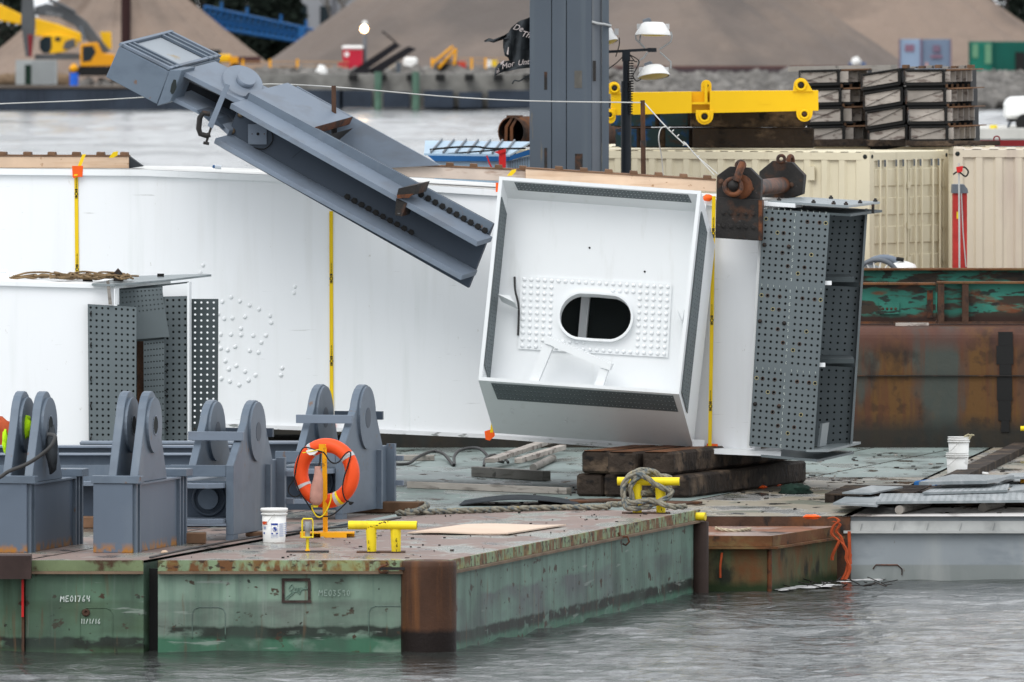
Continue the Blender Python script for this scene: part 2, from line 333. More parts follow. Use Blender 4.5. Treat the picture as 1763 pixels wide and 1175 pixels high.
TEAL = mat('flaking_teal_paint', (.03, .16, .12), .5, var=(2, .25), layers=[dict(c=(.04, .022, .015), s=(1.3, 1.3, 5), lo=.50, hi=.55, k=.95), dict(c=(.02, .02, .018), s=(4, 4, 12), lo=.56, hi=.60, k=.9), dict(c=(.16, .05, .02), s=(1, 1, 3), lo=.60, hi=.66, k=.8), dict(c=(.03, .016, .012), s=4, lo=-1, hi=0, z=(2.62, 2.70), zn=.08)])
CREAM = mat('cream_container_paint', (.66, .60, .44), .5, var=(1, .05), layers=[dict(c=(.35, .28, .18), s=(7, 7, .7), lo=.6, hi=.8, k=.4), dict(c=(.40, .28, .20), s=(5, 5, 3), lo=.66, hi=.74, k=.6)])
CREAM2 = mat('pinkish_container_paint', (.60, .53, .42), .5, var=(1, .05), layers=[dict(c=(.42, .33, .29), s=(3, 3, .4), lo=.5, hi=.7, k=.5)])
STEELC = mat('slate_steel', (.072, .088, .108), .45, var=(.6, .08), layers=[dict(c=(.10, .12, .135), s=(6, 6, .3), lo=.55, hi=.75, k=.7), dict(c=(.14, .12, .09), s=(9, 9, .9), lo=.67, hi=.72, k=.7)])
STEELL = mat('pale_slate_steel', (.125, .14, .16), .45, var=(.6, .1), layers=[dict(c=(.2, .2, .19), s=(8, 8, .5), lo=.55, hi=.75, k=.6)])
YEL = mat('yellow_paint', (.80, .55, .01), .4, var=(2, .07), layers=[dict(c=(.10, .06, .02), s=(12, 12, 8), lo=.70, hi=.74, k=.8)])
YELB = mat('bright_yellow_paint', (.80, .62, .02), .4, var=(2, .08), layers=[dict(c=(.07, .05, .02), s=(13, 13, 9), lo=.65, hi=.69, k=.9), dict(c=(.38, .26, .03), s=(5, 5, 3), lo=.54, hi=.7, k=.5)])
ORY = mat('orange_yellow_paint', (.80, .36, .008), .45, var=(2, .08), layers=[dict(c=(.2, .07, .02), s=(9, 9, 9), lo=.62, hi=.7, k=.8)])
RING = mat('orange_lifebuoy_vinyl', (.80, .085, .018), .45, var=(3, .08), bump=(14, .08))
ORF = mat('orange_plastic', (.90, .12, .015), .45)
ORS = mat('orange_webbing', (.40, .075, .025), .8, var=(5, .3))
SILV = mat('reflective_tape', (.5, .52, .53), .3)
PINK = mat('faded_pink_float', (.47, .25, .20), .8, var=(6, .2), bump=(20, .3))
BLK = mat('black_rubber', (.012, .012, .012), .6)
BLKF = mat('black_cloth', (.035, .04, .045), .9, var=(4, .3))
WOODL = mat('fresh_timber', (.58, .43, .31), .7, var=(2, .12), per=True, layers=[dict(c=(.26, .12, .05), s=(8, 8, 12), lo=.64, hi=.69, k=.8), dict(c=(.42, .25, .14), s=(1.2, 8, 14), lo=.5, hi=.7, k=.5)])
WOODG = mat('weathered_timber', (.27, .25, .225), .8, var=(2, .15), per=True, layers=[dict(c=(.09, .08, .07), s=(2, 2, 16), lo=.55, hi=.68, k=.7), dict(c=(.05, .045, .04), s=6, lo=.64, hi=.7, k=.8)], bump=(18, .25))
WOODW = mat('pale_worn_board', (.37, .335, .30), .7, var=(3, .2), per=True, layers=[dict(c=(.12, .09, .08), s=(5, 5, 14), lo=.54, hi=.62, k=.8)])
WOODB = mat('pinkish_board', (.50, .42, .36), .7, var=(3, .1), per=True, layers=[dict(c=(.30, .20, .15), s=(3, 3, 12), lo=.56, hi=.68, k=.7), dict(c=(.12, .1, .09), s=9, lo=.68, hi=.72, k=.8)])
WOODD = mat('dark_creosote_timber', (.028, .020, .015), .75, var=(2, .4), per=True, layers=[dict(c=(.15, .105, .07), s=(2.2, 2.2, 2.8), lo=.52, hi=.68, k=.75), dict(c=(.006, .005, .005), s=(5, 5, 8), lo=.58, hi=.66, k=.9)], bump=(7, .9, .05))
WOODT = mat('reddish_timber_top', (.15, .065, .03), .7, var=(2, .3), per=True, layers=[dict(c=(.03, .02, .015), s=6, lo=.55, hi=.65)])
WOODK = mat('brown_block', (.15, .085, .05), .8, var=(4, .3), per=True)
BLUEP = mat('blue_end_paint', (.006, .05, .16), .6, var=(4, .4), layers=[dict(c=(.012, .03, .035), s=3, lo=.45, hi=.55), dict(c=(.03, .025, .02), s=6, lo=.56, hi=.64)])
PLY = mat('plywood_sheet', (.62, .49, .39), .6, var=(2, .05), layers=[dict(c=(.3, .17, .1), s=12, lo=.70, hi=.74, k=.6)])
ROPE = mat('weathered_rope', (.23, .215, .17), .9, var=(20, .3), layers=[dict(c=(.07, .10, .12), s=18, lo=.52, hi=.62, k=.8), dict(c=(.36, .29, .12), s=15, lo=.62, hi=.7, k=.8)])
ROPEB = mat('brown_rope', (.19, .13, .07), .9, var=(15, .3))
WIRE = mat('steel_wire', (.50, .50, .48), .4, metal=.3)
HOSE = mat('dark_hose', (.045, .045, .045), .5)
RED = mat('red_paint', (.55, .02, .02), .4, var=(2, .1))
REDD = mat('dark_red_paint', (.20, .015, .02), .5)
BLUE = mat('blue_paint', (.015, .10, .28), .4, var=(2, .1))
BLUEL = mat('light_blue_metal_roof', (.33, .46, .58), .4, var=(2, .08))
PLAST = mat('white_plastic', (.80, .80, .78), .35, var=(4, .02))
INK = mat('blue_print', (.02, .06, .35), .5)
INKL = mat('pale_blue_print', (.42, .48, .66), .5)
INKR = mat('red_print', (.7, .08, .02), .5)
CHALK = mat('white_chalk', (.62, .68, .64), .9, var=(30, .2))
CHALKF = mat('faint_chalk', (.33, .42, .37), .9, var=(30, .3))
LIME = mat('lime_cloth', (.42, .75, .01), .8, var=(14, .4), bump=(14, .6))
NETG = mat('dark_green_netting', (.010, .025, .018), .9, var=(14, .5), bump=(20, .8))
DIRTY = mat('rust_rubble', (.16, .11, .07), .9, var=(5, .4))
GLASSD = mat('dark_window', (.012, .02, .025), .1)
SAND = mat('sand', (.235, .18, .145), .95, var=(.06, .07), layers=[dict(c=(.14, .112, .095), s=(.09, .09, .09), lo=.48, hi=.60, k=.75), dict(c=(.29, .22, .175), s=(.3, .3, .3), lo=.55, hi=.8, k=.35)], bump=(.9, .5, .5))
SANDG = mat('grey_sand', (.155, .128, .112), .95, var=(.06, .1), layers=[dict(c=(.225, .175, .14), s=(.05, .05, .12), lo=.50, hi=.7, k=.8), dict(c=(.095, .085, .08), s=(.07, .07, .04), lo=.5, hi=.62, k=.7)], bump=(.9, .5, .5))
LAND = mat('gravel_yard', (.15, .13, .11), .95, var=(.3, .2), layers=[dict(c=(.13, .12, .11), s=.5, lo=.5, hi=.7, k=.7)])
ROCK = mat('grey_rock', (.15, .142, .132), .95, var=(1, .45), layers=[dict(c=(.08, .075, .07), s=.8, lo=.5, hi=.62, k=.8), dict(c=(.4, .37, .33), s=.9, lo=.6, hi=.7, k=.5, seed=4)])
DOCK = mat('navy_dock_steel', (.028, .038, .055), .6, var=(.5, .3))
DOCKG = mat('concrete_rubble_grey', (.20, .195, .18), .9, var=(.8, .4))
PILEG = mat('green_timber_pile', (.085, .155, .115), .8, var=(1, .2))
FOL = mat('dark_evergreen_foliage', (.014, .022, .016), .9, var=(.6, .4))
BARK = mat('grey_bark', (.12, .11, .10), .9)
FOAM = mat('foam_scum', (.66, .66, .66), .7, var=(9, .2))
# water
WATER = bpy.data.materials.new('harbour_water'); WATER.use_nodes = True
t = WATER.node_tree; N = t.nodes; L = t.links; b = N['Principled BSDF']
b.inputs['Base Color'].default_value = (.032, .036, .033, 1); b.inputs['Specular IOR Level'].default_value = .9; b.inputs['Roughness'].default_value = .08; b.inputs['IOR'].default_value = 1.33
g = N.new('ShaderNodeNewGeometry')
def wn(scale, det, dist=0, rough=.6):
    mp = N.new('ShaderNodeMapping'); mp.inputs['Scale'].default_value = scale; L.new(g.outputs['Position'], mp.inputs[0])
    n = N.new('ShaderNodeTexNoise'); n.inputs['Scale'].default_value = 1; n.inputs['Detail'].default_value = det; n.inputs['Distortion'].default_value = dist
    n.inputs['Roughness'].default_value = rough; L.new(mp.outputs[0], n.inputs['Vector']); return n.outputs[0]
n1 = wn((3.0, 4.0, 1), 5, .6, .6); n2 = wn((.14, .22, 1), 3, .3)
ad = N.new('ShaderNodeMath'); ad.operation = 'MULTIPLY_ADD'; L.new(n2, ad.inputs[0]); ad.inputs[1].default_value = 1.6; L.new(n1, ad.inputs[2])
bp = N.new('ShaderNodeBump'); bp.inputs['Strength'].default_value = 1.0; bp.inputs['Distance'].default_value = .035
L.new(ad.outputs[0], bp.inputs['Height']); L.new(bp.outputs[0], b.inputs['Normal'])
# ================================================================== SETTING
import numpy as np
rs = np.random.RandomState(5)
rows = []
vv = 1260.0
while vv > 186:
    rows.append(F*H/(vv-V0)); vv -= .62 if vv > 985 else (4.0 if vv > 330 else .5)
ya = np.array([20.0, 70.0, 100.0]+rows+[820.0, 1400.0, 2600.0]); ya = np.sort(ya)
NXW = 560; fr_ = np.linspace(-1, 1, NXW)
YY = np.repeat(ya[:, None], NXW, 1); half = np.maximum(ya*.062, 1.0); half[-3:] = 900; half[:3] = (60, 30, 12)
XX = fr_[None, :]*half[:, None]
dyr = np.gradient(ya)[:, None]
ZZ = np.zeros_like(XX); PX = XX.copy()
for k in range(64):
    lam = .16*(2.9/.16)**(k/63.0)*rs.uniform(.85, 1.15); th = rs.normal(math.pi*.32, .75)
    kx, ky = 2*math.pi/lam*math.cos(th), 2*math.pi/lam*math.sin(th)
    amp = .0036*lam**.95*rs.uniform(.6, 1.3); spacing = dyr*abs(math.sin(th))+.05; att = np.clip(lam/(1.7*spacing)-.4, 0, 1)
    env = .55+.45*np.sin(XX*.37*rs.uniform(.5, 1.5)+YY*.21*rs.uniform(.5, 1.5)+rs.uniform(0, 6))
    ph = kx*XX+ky*YY+rs.uniform(0, 6.28); ZZ += amp*att*env*np.sin(ph)
for k in range(14):        # long low chop that still shows far out
    lam = rs.uniform(3, 14); th = rs.normal(math.pi*.45, .5); kx, ky = 2*math.pi/lam*math.cos(th), 2*math.pi/lam*math.sin(th)
    ZZ += .0045*lam**.8*np.clip(lam/(2.6*dyr)-.4, 0, 1)*np.clip((YY-170)/200, 0, 1)*np.sin(kx*XX+ky*YY+rs.uniform(0, 6.28))
ZZ *= np.where((ya > 800) | (ya < 90), 0, 1)[:, None]
wme = bpy.data.meshes.new('water'); nR = len(ya)
co = np.stack([XX, YY, ZZ], -1).reshape(-1, 3).astype('f4')
ii = (np.arange(nR-1)[:, None]*NXW+np.arange(NXW-1)[None, :]).reshape(-1); fq = np.stack([ii, ii+1, ii+NXW+1, ii+NXW], -1).astype('i4')
wme.vertices.add(len(co)); wme.vertices.foreach_set('co', co.ravel()); wme.loops.add(fq.size); wme.loops.foreach_set('vertex_index', fq.ravel())
wme.polygons.add(len(fq)); wme.polygons.foreach_set('loop_start', np.arange(0, fq.size, 4, dtype='i4')); wme.polygons.foreach_set('use_smooth', np.ones(len(fq), dtype=bool))
wme.update(calc_edges=True); wme.validate(); wme.materials.append(WATER)
wob = bpy.data.objects.new('water', wme); COL.objects.link(wob); wob['kind'] = 'structure'
# land beyond the water (a sheet with a bank)
mb = MB(); nx, ny = 90, 14
def landz(x, k): return [-1.0, .25, .9, 1.0][k] if k < 4 else 1.0
ys = [768, 773, 777, 784, 830, 900, 1000, 1150, 1300, 1500, 1800, 2100, 2400, 2600]
for j, y in enumerate(ys):
    for i in range(nx+1):
        x = -450+900*i/nx; k = min(j, 3)
        mb.v.append(V(x, y+(noise.noise(V(x*.1, j, 0))*2.5 if j < 4 else 0), [-1.0, .2, .62, .7][k]+(noise.noise(V(x*.3, j*3, 2))*.15 if 0 < j < 4 else 0)))
for j in range(ny-1):
    for i in range(nx): a = j*(nx+1)+i; mb.f.append((a, a+1, a+nx+2, a+nx+1)); mb.sm.append(True)
mb.build('ground', LAND, kind='structure')

# sand piles
def pile(cx, cy, R, h, flat, m, label, seed, sq=1.0):
    mb = MB(); n, k = 192, 30
    for j in range(k+1):
        s_ = j/k; r = R*s_
        for i in range(n):
            a = 2*math.pi*i/n; rr = r*(1+.05*noise.noise(V(math.cos(a)*1.5+seed, math.sin(a)*1.5, 0)))
            z = h*min(1-flat*.0, (1-s_))*(1+.0*s_)
            z = h*(1-max(s_, flat))/(1-flat)
            z += noise.noise(V(a*2.2+seed, r*.03, seed))*.8*s_*(1-s_)*4+noise.noise(V(a*9+seed, r*.05, seed))*.5*s_-abs(noise.noise(V(a*5+seed, r*.02, seed+3)))*1.3*s_*(1-s_)*4+noise.noise(V(a*22, r*.5, seed))*.18*s_
            mb.v.append(V(cx+rr*math.cos(a)*sq, cy+rr*math.sin(a), .65+max(z, -.2)))
    for j in range(k):
        for i in range(n): a = j*n+i; b2 = j*n+(i+1) % n; mb.f.append((a, a+n, b2+n, b2)); mb.sm.append(True)
    mb.build('sand_pile', m, label=label, cat='sand pile')
def pu(u, d): return (u-CX)*d/F
# left pile: right foot at u=482, left foot u~-60
pile(pu(212, 905), 905, 12.6, 9.0, .10, SAND, 'tan sand pile at the far left, rising behind the yellow excavators', 1)
pile(pu(1010, 935), 935, 25.8, 17.5, .05, SANDG, 'largest grey brown sand pile, behind the slate steel column and the light tower', 5)
pile(pu(1412, 972), 972, 22.5, 14.8, .06, SAND, 'lighter tan sand pile at the right, behind the blue grey and green containers', 9)

# low bank that carries the far containers
mb = MB(); mb.prism([V(22, 868, .3), V(22, 885, 1.48), V(22, 935, 1.5), V(22, 935, .3)], (60, 0, 0)); mb.build('terrain_bank', LAND, kind='structure')
# distant trees
def evergreen(u, d, h, r, label):
    x = pu(u, d); t_ = thing('evergreen_tree', (x, d, .7), label, 'tree', 'trees beyond the sand piles')
    mb = MB(); mb.cyl((x, d, .7), (x, d, .7+h*.8), .35, .1, 8); mb.build('trunk', BARK, t_)
    mb = MB()
    for i in range(3400):
        z = random.random()**.8; a = random.uniform(0, 6.283); rr = r*(1-z*.75)*(.35+.65*random.random()**.5)*(.8+.4*noise.noise(V(a*1.5, z*5, u)))
        c = V(x+rr*math.cos(a), d+rr*math.sin(a), .9+z*h); s_ = random.uniform(.35, .8)
        e = V(random.gauss(0, 1), random.gauss(0, 1), random.gauss(0, .6)).normalized()*s_; g_ = V(random.gauss(0, 1), random.gauss(0, 1), random.gauss(0, .8)).normalized()*s_
        mb.add([c, c+e, c+g_], [(0, 1, 2)])
    mb.build('crown', FOL, t_)
for i, (u, d, h, r, l) in enumerate([(350, 990, 14, 4.2, 'dark evergreen directly above the left end of the blue conveyor'), (430, 1005, 15, 4.6, 'broad dark evergreen above the middle of the blue conveyor'),
    (492, 995, 9, 2.4, 'narrow dark evergreen beside the pale grey building'), (385, 1000, 7, 4.5, 'low dark evergreen below the blue conveyor on its left'), (455, 985, 6.2, 3.6, 'low dark evergreen in the notch between the two sand piles'),
    (1735, 1040, 15, 4.5, 'dark evergreen above the green container'), (1790, 1035, 14, 4.0, 'dark evergreen cut by the right edge of the picture'), (8, 960, 14, 3.2, 'dark evergreen in the upper left corner behind the yellow boom')]):
    evergreen(u, d, h, r, l)
def bare(u, d, h, label):
    x = pu(u, d); mb = MB(); base = V(x, d, .7); rnd = random.Random(int(u))
    def br(p, dr, l, r, dep):
        q = p+dr*l; mb.cyl(p, q, r, r*.6, 4, False)
        if dep:
            for k in range(3): br(q, (dr+V(rnd.gauss(0, .4), rnd.gauss(0, .4), rnd.uniform(0, .3))).normalized(), l*.72, r*.6, dep-1)
    t_ = thing('bare_tree', base, label, 'tree', 'bare trees by the grey building')
    MB().cyl(base, base+V(0, 0, h*.3), .3, .22, 6)
    br(base, V(0, 0, 1), h*.3, .28, 5); mb.build('branches', BARK, t_)
bare(575, 1012, 11, 'leafless tree in front of the grey building, left one'); bare(618, 1004, 12, 'leafless tree close to the slope of the large sand pile')
# grey building in the gap
x0, x1 = pu(488, 1020), pu(700, 1020)
bt = thing('grey_building', ((x0+x1)/2, 1030, .7), 'pale grey industrial building in the gap between the sand piles', 'building')
GB = mat('grey_cladding', (.25, .26, .28), .8, var=(.2, .1)); GB2 = mat('dark_cladding', (.12, .125, .14), .8)
MB().box(x0, x1, 1024, 1040, .7, 12).build('wall', GB, bt); MB().box(x0-.3, x1+.3, 1023.6, 1040.4, 12.05, 12.5).build('roof', GB2, bt)
for k in range(5):
    xx = x0+1+k*2.0; MB().box(xx, xx+.9, 1023.9, 1023.98, 4.5+.0, 6.2).build('window', GLASSD, bt)
MB().box(x0+4.0, x0+4.3, 1023.7, 1023.98, .7, 12).build('downpipe', GB2, bt)

# blue conveyor truss
a, b_ = P(352, 12, 975), P(585, 62, 985); a0, b0 = P(352, 45, 975), P(585, 84, 985)
ct = thing('conveyor_truss', V((a.x+b_.x)/2, 980, .7), 'blue lattice conveyor running behind the gap between the sand piles', 'conveyor')
for yo in (0, 1.2):
    for p, q, r, nme in ((a, b_, .13, 'top_chord'), (a0, b0, .16, 'bottom_chord')): MB().cyl(p+V(0, yo, 0), q+V(0, yo, 0), r, n=6).build(nme, BLUE, ct)
mb = MB()
for k in range(24):
    p, q = a.lerp(b_, k/24), a0.lerp(b0, (k+1)/24); p2, q2 = a.lerp(b_, (k+1)/24), a0.lerp(b0, k/24)
    mb.cyl(p, q, .06, n=4).cyl(p2, q2, .06, n=4).cyl(p, q2, .07, n=4)
mb.build('lattice', BLUE, ct)
MB().prism([a0+V(0, .3, .35), b0+V(0, .3, .35), b0+V(0, .3, .75), a0+V(0, .3, .75)], (0, .7, 0)).build('belt_cover', BLUE, ct)
for k in (2, 5, 9, 12): p = a.lerp(b_, k/16); MB().box(p.x-.1, p.x+.1, p.y, p.y+.2, p.z, p.z+.7).build('light_post', BLUE, ct)
MB().box(a.x+7.5, a.x+8.0, 975, 976, .7, a0.z).build('leg', BLUE, ct)

# ---- barges
SK = V(2.93, 13.1, 0); SKn = SK.normalized()      # fore-and-aft line of the front pontoons
zt = 1.0
def X(u, d): return (u-CX)*d/F
def pontoon(u0, u1, d0, mats, label, ln=1.0, rim=True, column=False, zt=zt):
    x0, x1 = X(u0, d0), X(u1, d0); w_ = x1-x0; e = V(w_, 0, 0); sk = SK*ln
    t_ = thing('pontoon', (x0+w_/2, d0, 0), label, 'barge', kind='structure')
    mb = MB(); mb.add([(x0, d0, -.8), (x1, d0, -.8), (x1, d0, zt-.03), (x0, d0, zt-.03)], [(0, 1, 2, 3)]); mb.build('hull_front', mats[0], t_)
    mb = MB(); q = [V(x1, d0, -.8), V(x1, d0, -.8)+sk, V(x1, d0, zt-.03)+sk, V(x1, d0, zt-.03)]; mb.add(q, [(0, 1, 2, 3)])
    q = [V(x0, d0, -.8), V(x0, d0, -.8)+sk, V(x0, d0, zt-.03)+sk, V(x0, d0, zt-.03)]; mb.add(q, [(3, 2, 1, 0)]); mb.build('hull_side', mats[1], t_)
    mb = MB(); mb.add([(x0, d0, zt), (x1, d0, zt), V(x1, d0, zt)+sk, V(x0, d0, zt)+sk], [(0, 1, 2, 3)]); mb.build('deck', mats[2], t_)
    # rim channel: web and lip
    MB().obox((x0, d0-.035, zt-.115), (w_, 0, 0), (0, .03, 0), (0, 0, .118)).build('rim', mats[3], t_)
    MB().obox((x0, d0-.085, zt-.145), (w_, 0, 0), (0, .08, 0), (0, 0, .028)).build('rim_lip', mats[4], t_)
    if rim:
        nrm = V(SKn.y, -SKn.x, 0)
        MB().obox(V(x1, d0, zt-.115)+nrm*.005, sk, nrm*.03, (0, 0, .118)).build('side_rim', mats[3], t_)
        MB().obox(V(x1, d0, zt-.145)+nrm*.002, sk, nrm*.085, (0, 0, .028)).build('side_rim_lip', mats[4], t_)
    return t_
M1 = (GREEN, GREENS, DECKF, RIM, RIMD)
d0 = 133.5
B1 = pontoon(272, 770, d0, M1, 'pale green steel pontoon with rusted round corner, lifebuoy stand and yellow bitts on deck')
B2 = pontoon(44, 247, d0, (GREEN2, GREEN2, DECKF, mat('mossy_rim', (.15, .19, .10), .7, var=(2, .3), layers=[dict(c=(.06, .035, .02), s=4, lo=.5, hi=.6)]), RIMD), 'darker mossy green pontoon with chalk number ME01764', rim=False)
B3 = pontoon(-190, 38, d0, (GREEN2, GREEN2, DECKF, RUST, RIMD), 'mossy green pontoon cut by the left edge of the picture', rim=False)
MB().box(X(-60, d0), X(55, d0), d0-.35, d0+.05, Z(997, d0-.3), Z(957, d0-.3)).build('fender_block', mat('brown_bracket_steel', (.045, .028, .025), .6, var=(3, .3)), B3)
MB().box(X(37.5, d0), X(41.5, d0), d0-.09, d0-.06, Z(1062, d0), Z(998, d0)).build('red_strip', RED, B3)
MB().box(X(37.5, d0), X(42, d0), d0-.06, d0+.2, 0, .95).build('dark_seam_bar', RUST, B3)
# gaps between pontoons: black sheet put in for the shade of the recess
MB().obox((X(247, d0), d0+.25, -.5), (X(272, d0)-X(247, d0), 0, 0), (0, .05, 0), (0, 0, 1.4)).build('gap_shade', BLK, B2)
# corner column of B1 (rounded steel) front right, and back right
cc = V(X(738, d0), d0+.03, 0)
MB().lathe(cc, [(.305, -.8), (.305, .93), (.300, .985), (.28, 1.0), (0, 1.004)], 40).build('corner_column', PILE, B1)
bc = V(X(272, d0)+(X(770, d0)-X(272, d0)), d0, 0)+SK
MB().lathe(bc+V(.03, -.12, 0), [(.11, -.5), (.11, .86), (.0, .87)], 16).build('rear_corner_column', mat('dark_brown_column', (.035, .022, .018), .7, var=(3, .3)), B1)
MB().cyl(bc+V(-.05, -.2, .93), bc+V(.1, -.25, .93), .05, n=12).build('yellow_end_fitting', YELB, B1)
# hatch outlines (raised weld beads) and emblem plate
def outline(mb, u0, v0, u1, v1, d, open_=True, w=.012):
    r = .07; A, Bq = P(u0, v0, d), P(u1, v0, d); lo = P(u0, v1, d).z
    pts = [V(A.x, d, lo), V(A.x, d, A.z-r), V(A.x+r*.3, d, A.z-r*.3), V(A.x+r, d, A.z), V(Bq.x-r, d, A.z), V(Bq.x-r*.3, d, A.z-r*.3), V(Bq.x, d, A.z-r), V(Bq.x, d, lo)]
    mb.tube(pts, w/2, 4)
mb = MB(); outline(mb, 331, 1046, 388, 1100, d0-.002); mb.build('hatch_outline', GREENS, B1)
mb = MB(); outline(mb, 635, 1044, 700, 1095, d0-.002); mb.build('hatch_outline', GREENS, B1)
mb = MB(); outline(mb, 138, 1047, 194, 1098, d0-.002); mb.build('hatch_outline', GREEN2, B2)
mb = MB()
for q in ((485, 996, 534, 1001), (485, 1034, 536, 1038), (485, 1001, 490, 1034), (530, 1001, 535, 1034)):
    mb.box(X(q[0], d0), X(q[2], d0), d0-.018, d0+.01, Z(q[3], d0), Z(q[1], d0))
mb.build('plate_frame', mat('dark_frame', (.05, .035, .03), .8, var=(12, .5)), B1)
mb = MB()
scr = [[(.08, .12), (.3, .35), (.5, .42), (.62, .3), (.66, .5), (.95, .58)], [(.2, .55), (.3, .75), (.38, .6), (.25, .45), (.4, .42), (.36, .3)], [(.42, .5), (.47, .62), (.5, .4), (.56, .6)], [(.6, .6), (.58, .45), (.66, .45), (.68, .62), (.74, .5), (.8, .62), (.82, .5)], [(.84, .85), (.86, .55), (.92, .6), (.94, .85)], [(.12, .05), (.35, .3)]]
for st in scr:
    sp_ = smooth_path([V(p[0], p[1], 0) for p in st], 4)
    mb.tube([P(488+46*p.x, 1034-36*p.y, d0-.006) for p in sp_], .006, 4)
mb.build('raised_script', GREENS, B1)
mb = MB(); scribble(mb, 'ME01764', P(104, 1036, d0-.012), (1, 0, 0), .062, .009); mb.build('chalk_number', CHALK, B2)
mb = MB(); scribble(mb, '11/1/16', P(140, 1074, d0-.012), (1, 0, 0), .05, .006); mb.build('chalk_date', CHALK, B2)
mb = MB(); scribble(mb, 'ME03590', P(549, 1026, d0-.012), (1, 0, 0), .062, .006); mb.build('chalk_number', CHALKF, B1)
# boss on mossy hull, orange hooks on rims
MB().lathe(P(148, 1055, d0), [(.045, 0), (.04, .02), (.02, .025), (.015, .01), (0, .012)], 14, (0, -1, 0)).build('plug', RUST, B2)
mb = MB(); mb.tube([P(665, 968, d0-.1), P(668, 972, d0-.11), P(656, 976, d0-.12), P(651, 980, d0-.12), P(654, 986, d0-.12), P(668, 986, d0-.1)], .012, 6)
mb.build('red_hook', RUSTO, B1)
MB().box(X(652, d0), X(712, d0), d0-.13, d0-.10, Z(981, d0), Z(976, d0)).build('hook_bar', RUSTK, B1)
hk = V(X(770, d0), d0, .9)+SK*.66
mb = MB(); mb.tube([hk+V(.02, -.1, .03), hk+V(.03, -.1, -.02), hk+V(.12, -.1, -.02), hk+V(.14, -.1, -.08), hk+V(.1, -.1, -.12), hk+V(.06, -.1, -.1)], .013, 6); mb.build('red_hook', RUSTO, B1)

# main deck: work barges behind
def deckpoly(name, pts, m, z, label, cat='barge', depth=1.6, side=None):
    t_ = thing(name, (sum(p.x for p in pts)/len(pts), pts[0].y, 0), label, cat, kind='structure')
    MB().add(pts, [tuple(range(len(pts)))]).build('deck', m, t_)
    n = len(pts); mb = MB()
    for i in range(n):
        a, c = pts[i]-V(0, 0, .004), pts[(i+1) % n]-V(0, 0, .004); mb.add([a, c, c-V(0, 0, depth), a-V(0, 0, depth)], [(0, 1, 2, 3)])
    mb.build('hull', side or RUST, t_); return t_
zd = .78
# seam lines on the main deck run at ~ (0.95,5.9)
def dl(x, d): return V(x, d, zd)
seam = lambda u, v: G(u, v, zd)
s0, s1 = seam(1432, 906), seam(1640, 808)                 # diagonal seam to the right
sdir = (s1-s0).normalized()
far = 172.6
def at_d(p, dr, d): k = (d-p.y)/dr.y; return p+dr*k
m_a = at_d(s0, SKn, far)
D1 = deckpoly('work_barge', [V(-1.15, 144.5, zd), V(.25, 145.5, zd), at_d(V(.25, 145.5, zd), SKn, far), at_d(V(-1.15, 144.5, zd), SKn, far)], DECKM, zd, 'wet pale green deck section under the loose lumber and hoses')
lx = V(-1.19, 144.5, zd)
D2 = deckpoly('work_barge', [V(-9, 144.5, zd), lx, at_d(lx, SKn, far), V(-9, far, zd)], DECKM, zd, 'wet green deck section behind the blue grey pedestals')
r0 = V(.29, 145.5, zd)
D3 = deckpoly('work_barge', [r0, V(1.9, 145.5, zd), V(2.24, 147.2, zd), V(2.3, 149.93, zd), V(s0.x+.3, 149.93, zd), at_d(V(s0.x-.06, 147.2, zd), sdir, 162.0), at_d(r0, SKn, 162.0)], DECKR, zd, 'stained tan and white deck section beside the dark timbers')
q1 = at_d(V(s0.x-.06, 147.2, zd), sdir, 162.06)
D4 = deckpoly('work_barge', [at_d(r0, SKn, 162.06), q1, at_d(q1, sdir, far), at_d(r0, SKn, far)], DECKM, zd, 'pale green deck strip next to the rust streaked wall')
# rust pontoon B4 and grey barge B5
zr = .66
c0 = P(1325, 0, 147.1); c0.z = zr; c1 = V(X(1441, 149.9), 149.9, zr); c00 = V(X(1222, 147.1)-.25, 147.1, zr)
B4 = thing('pontoon', (c0.x-.4, 147.1, 0), 'small heavily rusted orange and green pontoon between the green pontoon and the grey barge', 'barge', kind='structure')
MB().add([V(c00.x, 147.1, -.6), V(c0.x, 147.1, -.6), V(c0.x, 147.1, zr-.01), V(c00.x, 147.1, zr-.01), V(c1.x, c1.y, -.6), V(c1.x, c1.y, zr-.01)], [(0, 1, 2, 3), (1, 4, 5, 2)]).build('hull', RUSTH, B4)
MB().add([c00, c0, c1, V(c00.x, c1.y, zr)], [(0, 1, 2, 3)]).build('deck', mat('orange_rust_deck', (.20, .085, .045), .6, var=(1.5, .3), layers=[dict(c=(.36, .28, .25), s=(1, .5, 1), lo=.48, hi=.6, k=.8, r=.2), dict(c=(.05, .035, .03), s=(2, .8, 1), lo=.58, hi=.66)]), B4)
sd_ = (c1-c0).normalized(); sn = V(sd_.y, -sd_.x, 0)
MB().obox(V(c00.x, 147.06, zr-.12), (c0.x-c00.x+.03, 0, 0), (0, .035, 0), (0, 0, .125)).build('rim', RUSTR, B4)
MB().obox(V(c00.x, 147.0, zr-.15), (c0.x-c00.x+.09, 0, 0), (0, .095, 0), (0, 0, .027)).build('rim_lip', RUSTR, B4)
MB().obox(c0+V(0, 0, -.12)+sn*.002, c1-c0, sn*.035, (0, 0, .123)).build('side_rim', RUSTR, B4)
MB().obox(c0+V(0, 0, -.15)+sn*.003, c1-c0, sn*.10, (0, 0, .027)).build('side_rim_lip', RUSTR, B4)
MB().cyl(V(c0.x, 147.1, -.5), V(c0.x, 147.1, zr-.16), .03, n=8).build('corner_edge', RUSTO, B4)
MB().tube([P(1243, 952, 147.05), P(1240, 975, 147.05), P(1240, 995, 147.05)], .015, 6).build('orange_line', ORS, B4)
d5 = 150.0
xg0, xg1 = X(1452, d5), X(2050, d5)
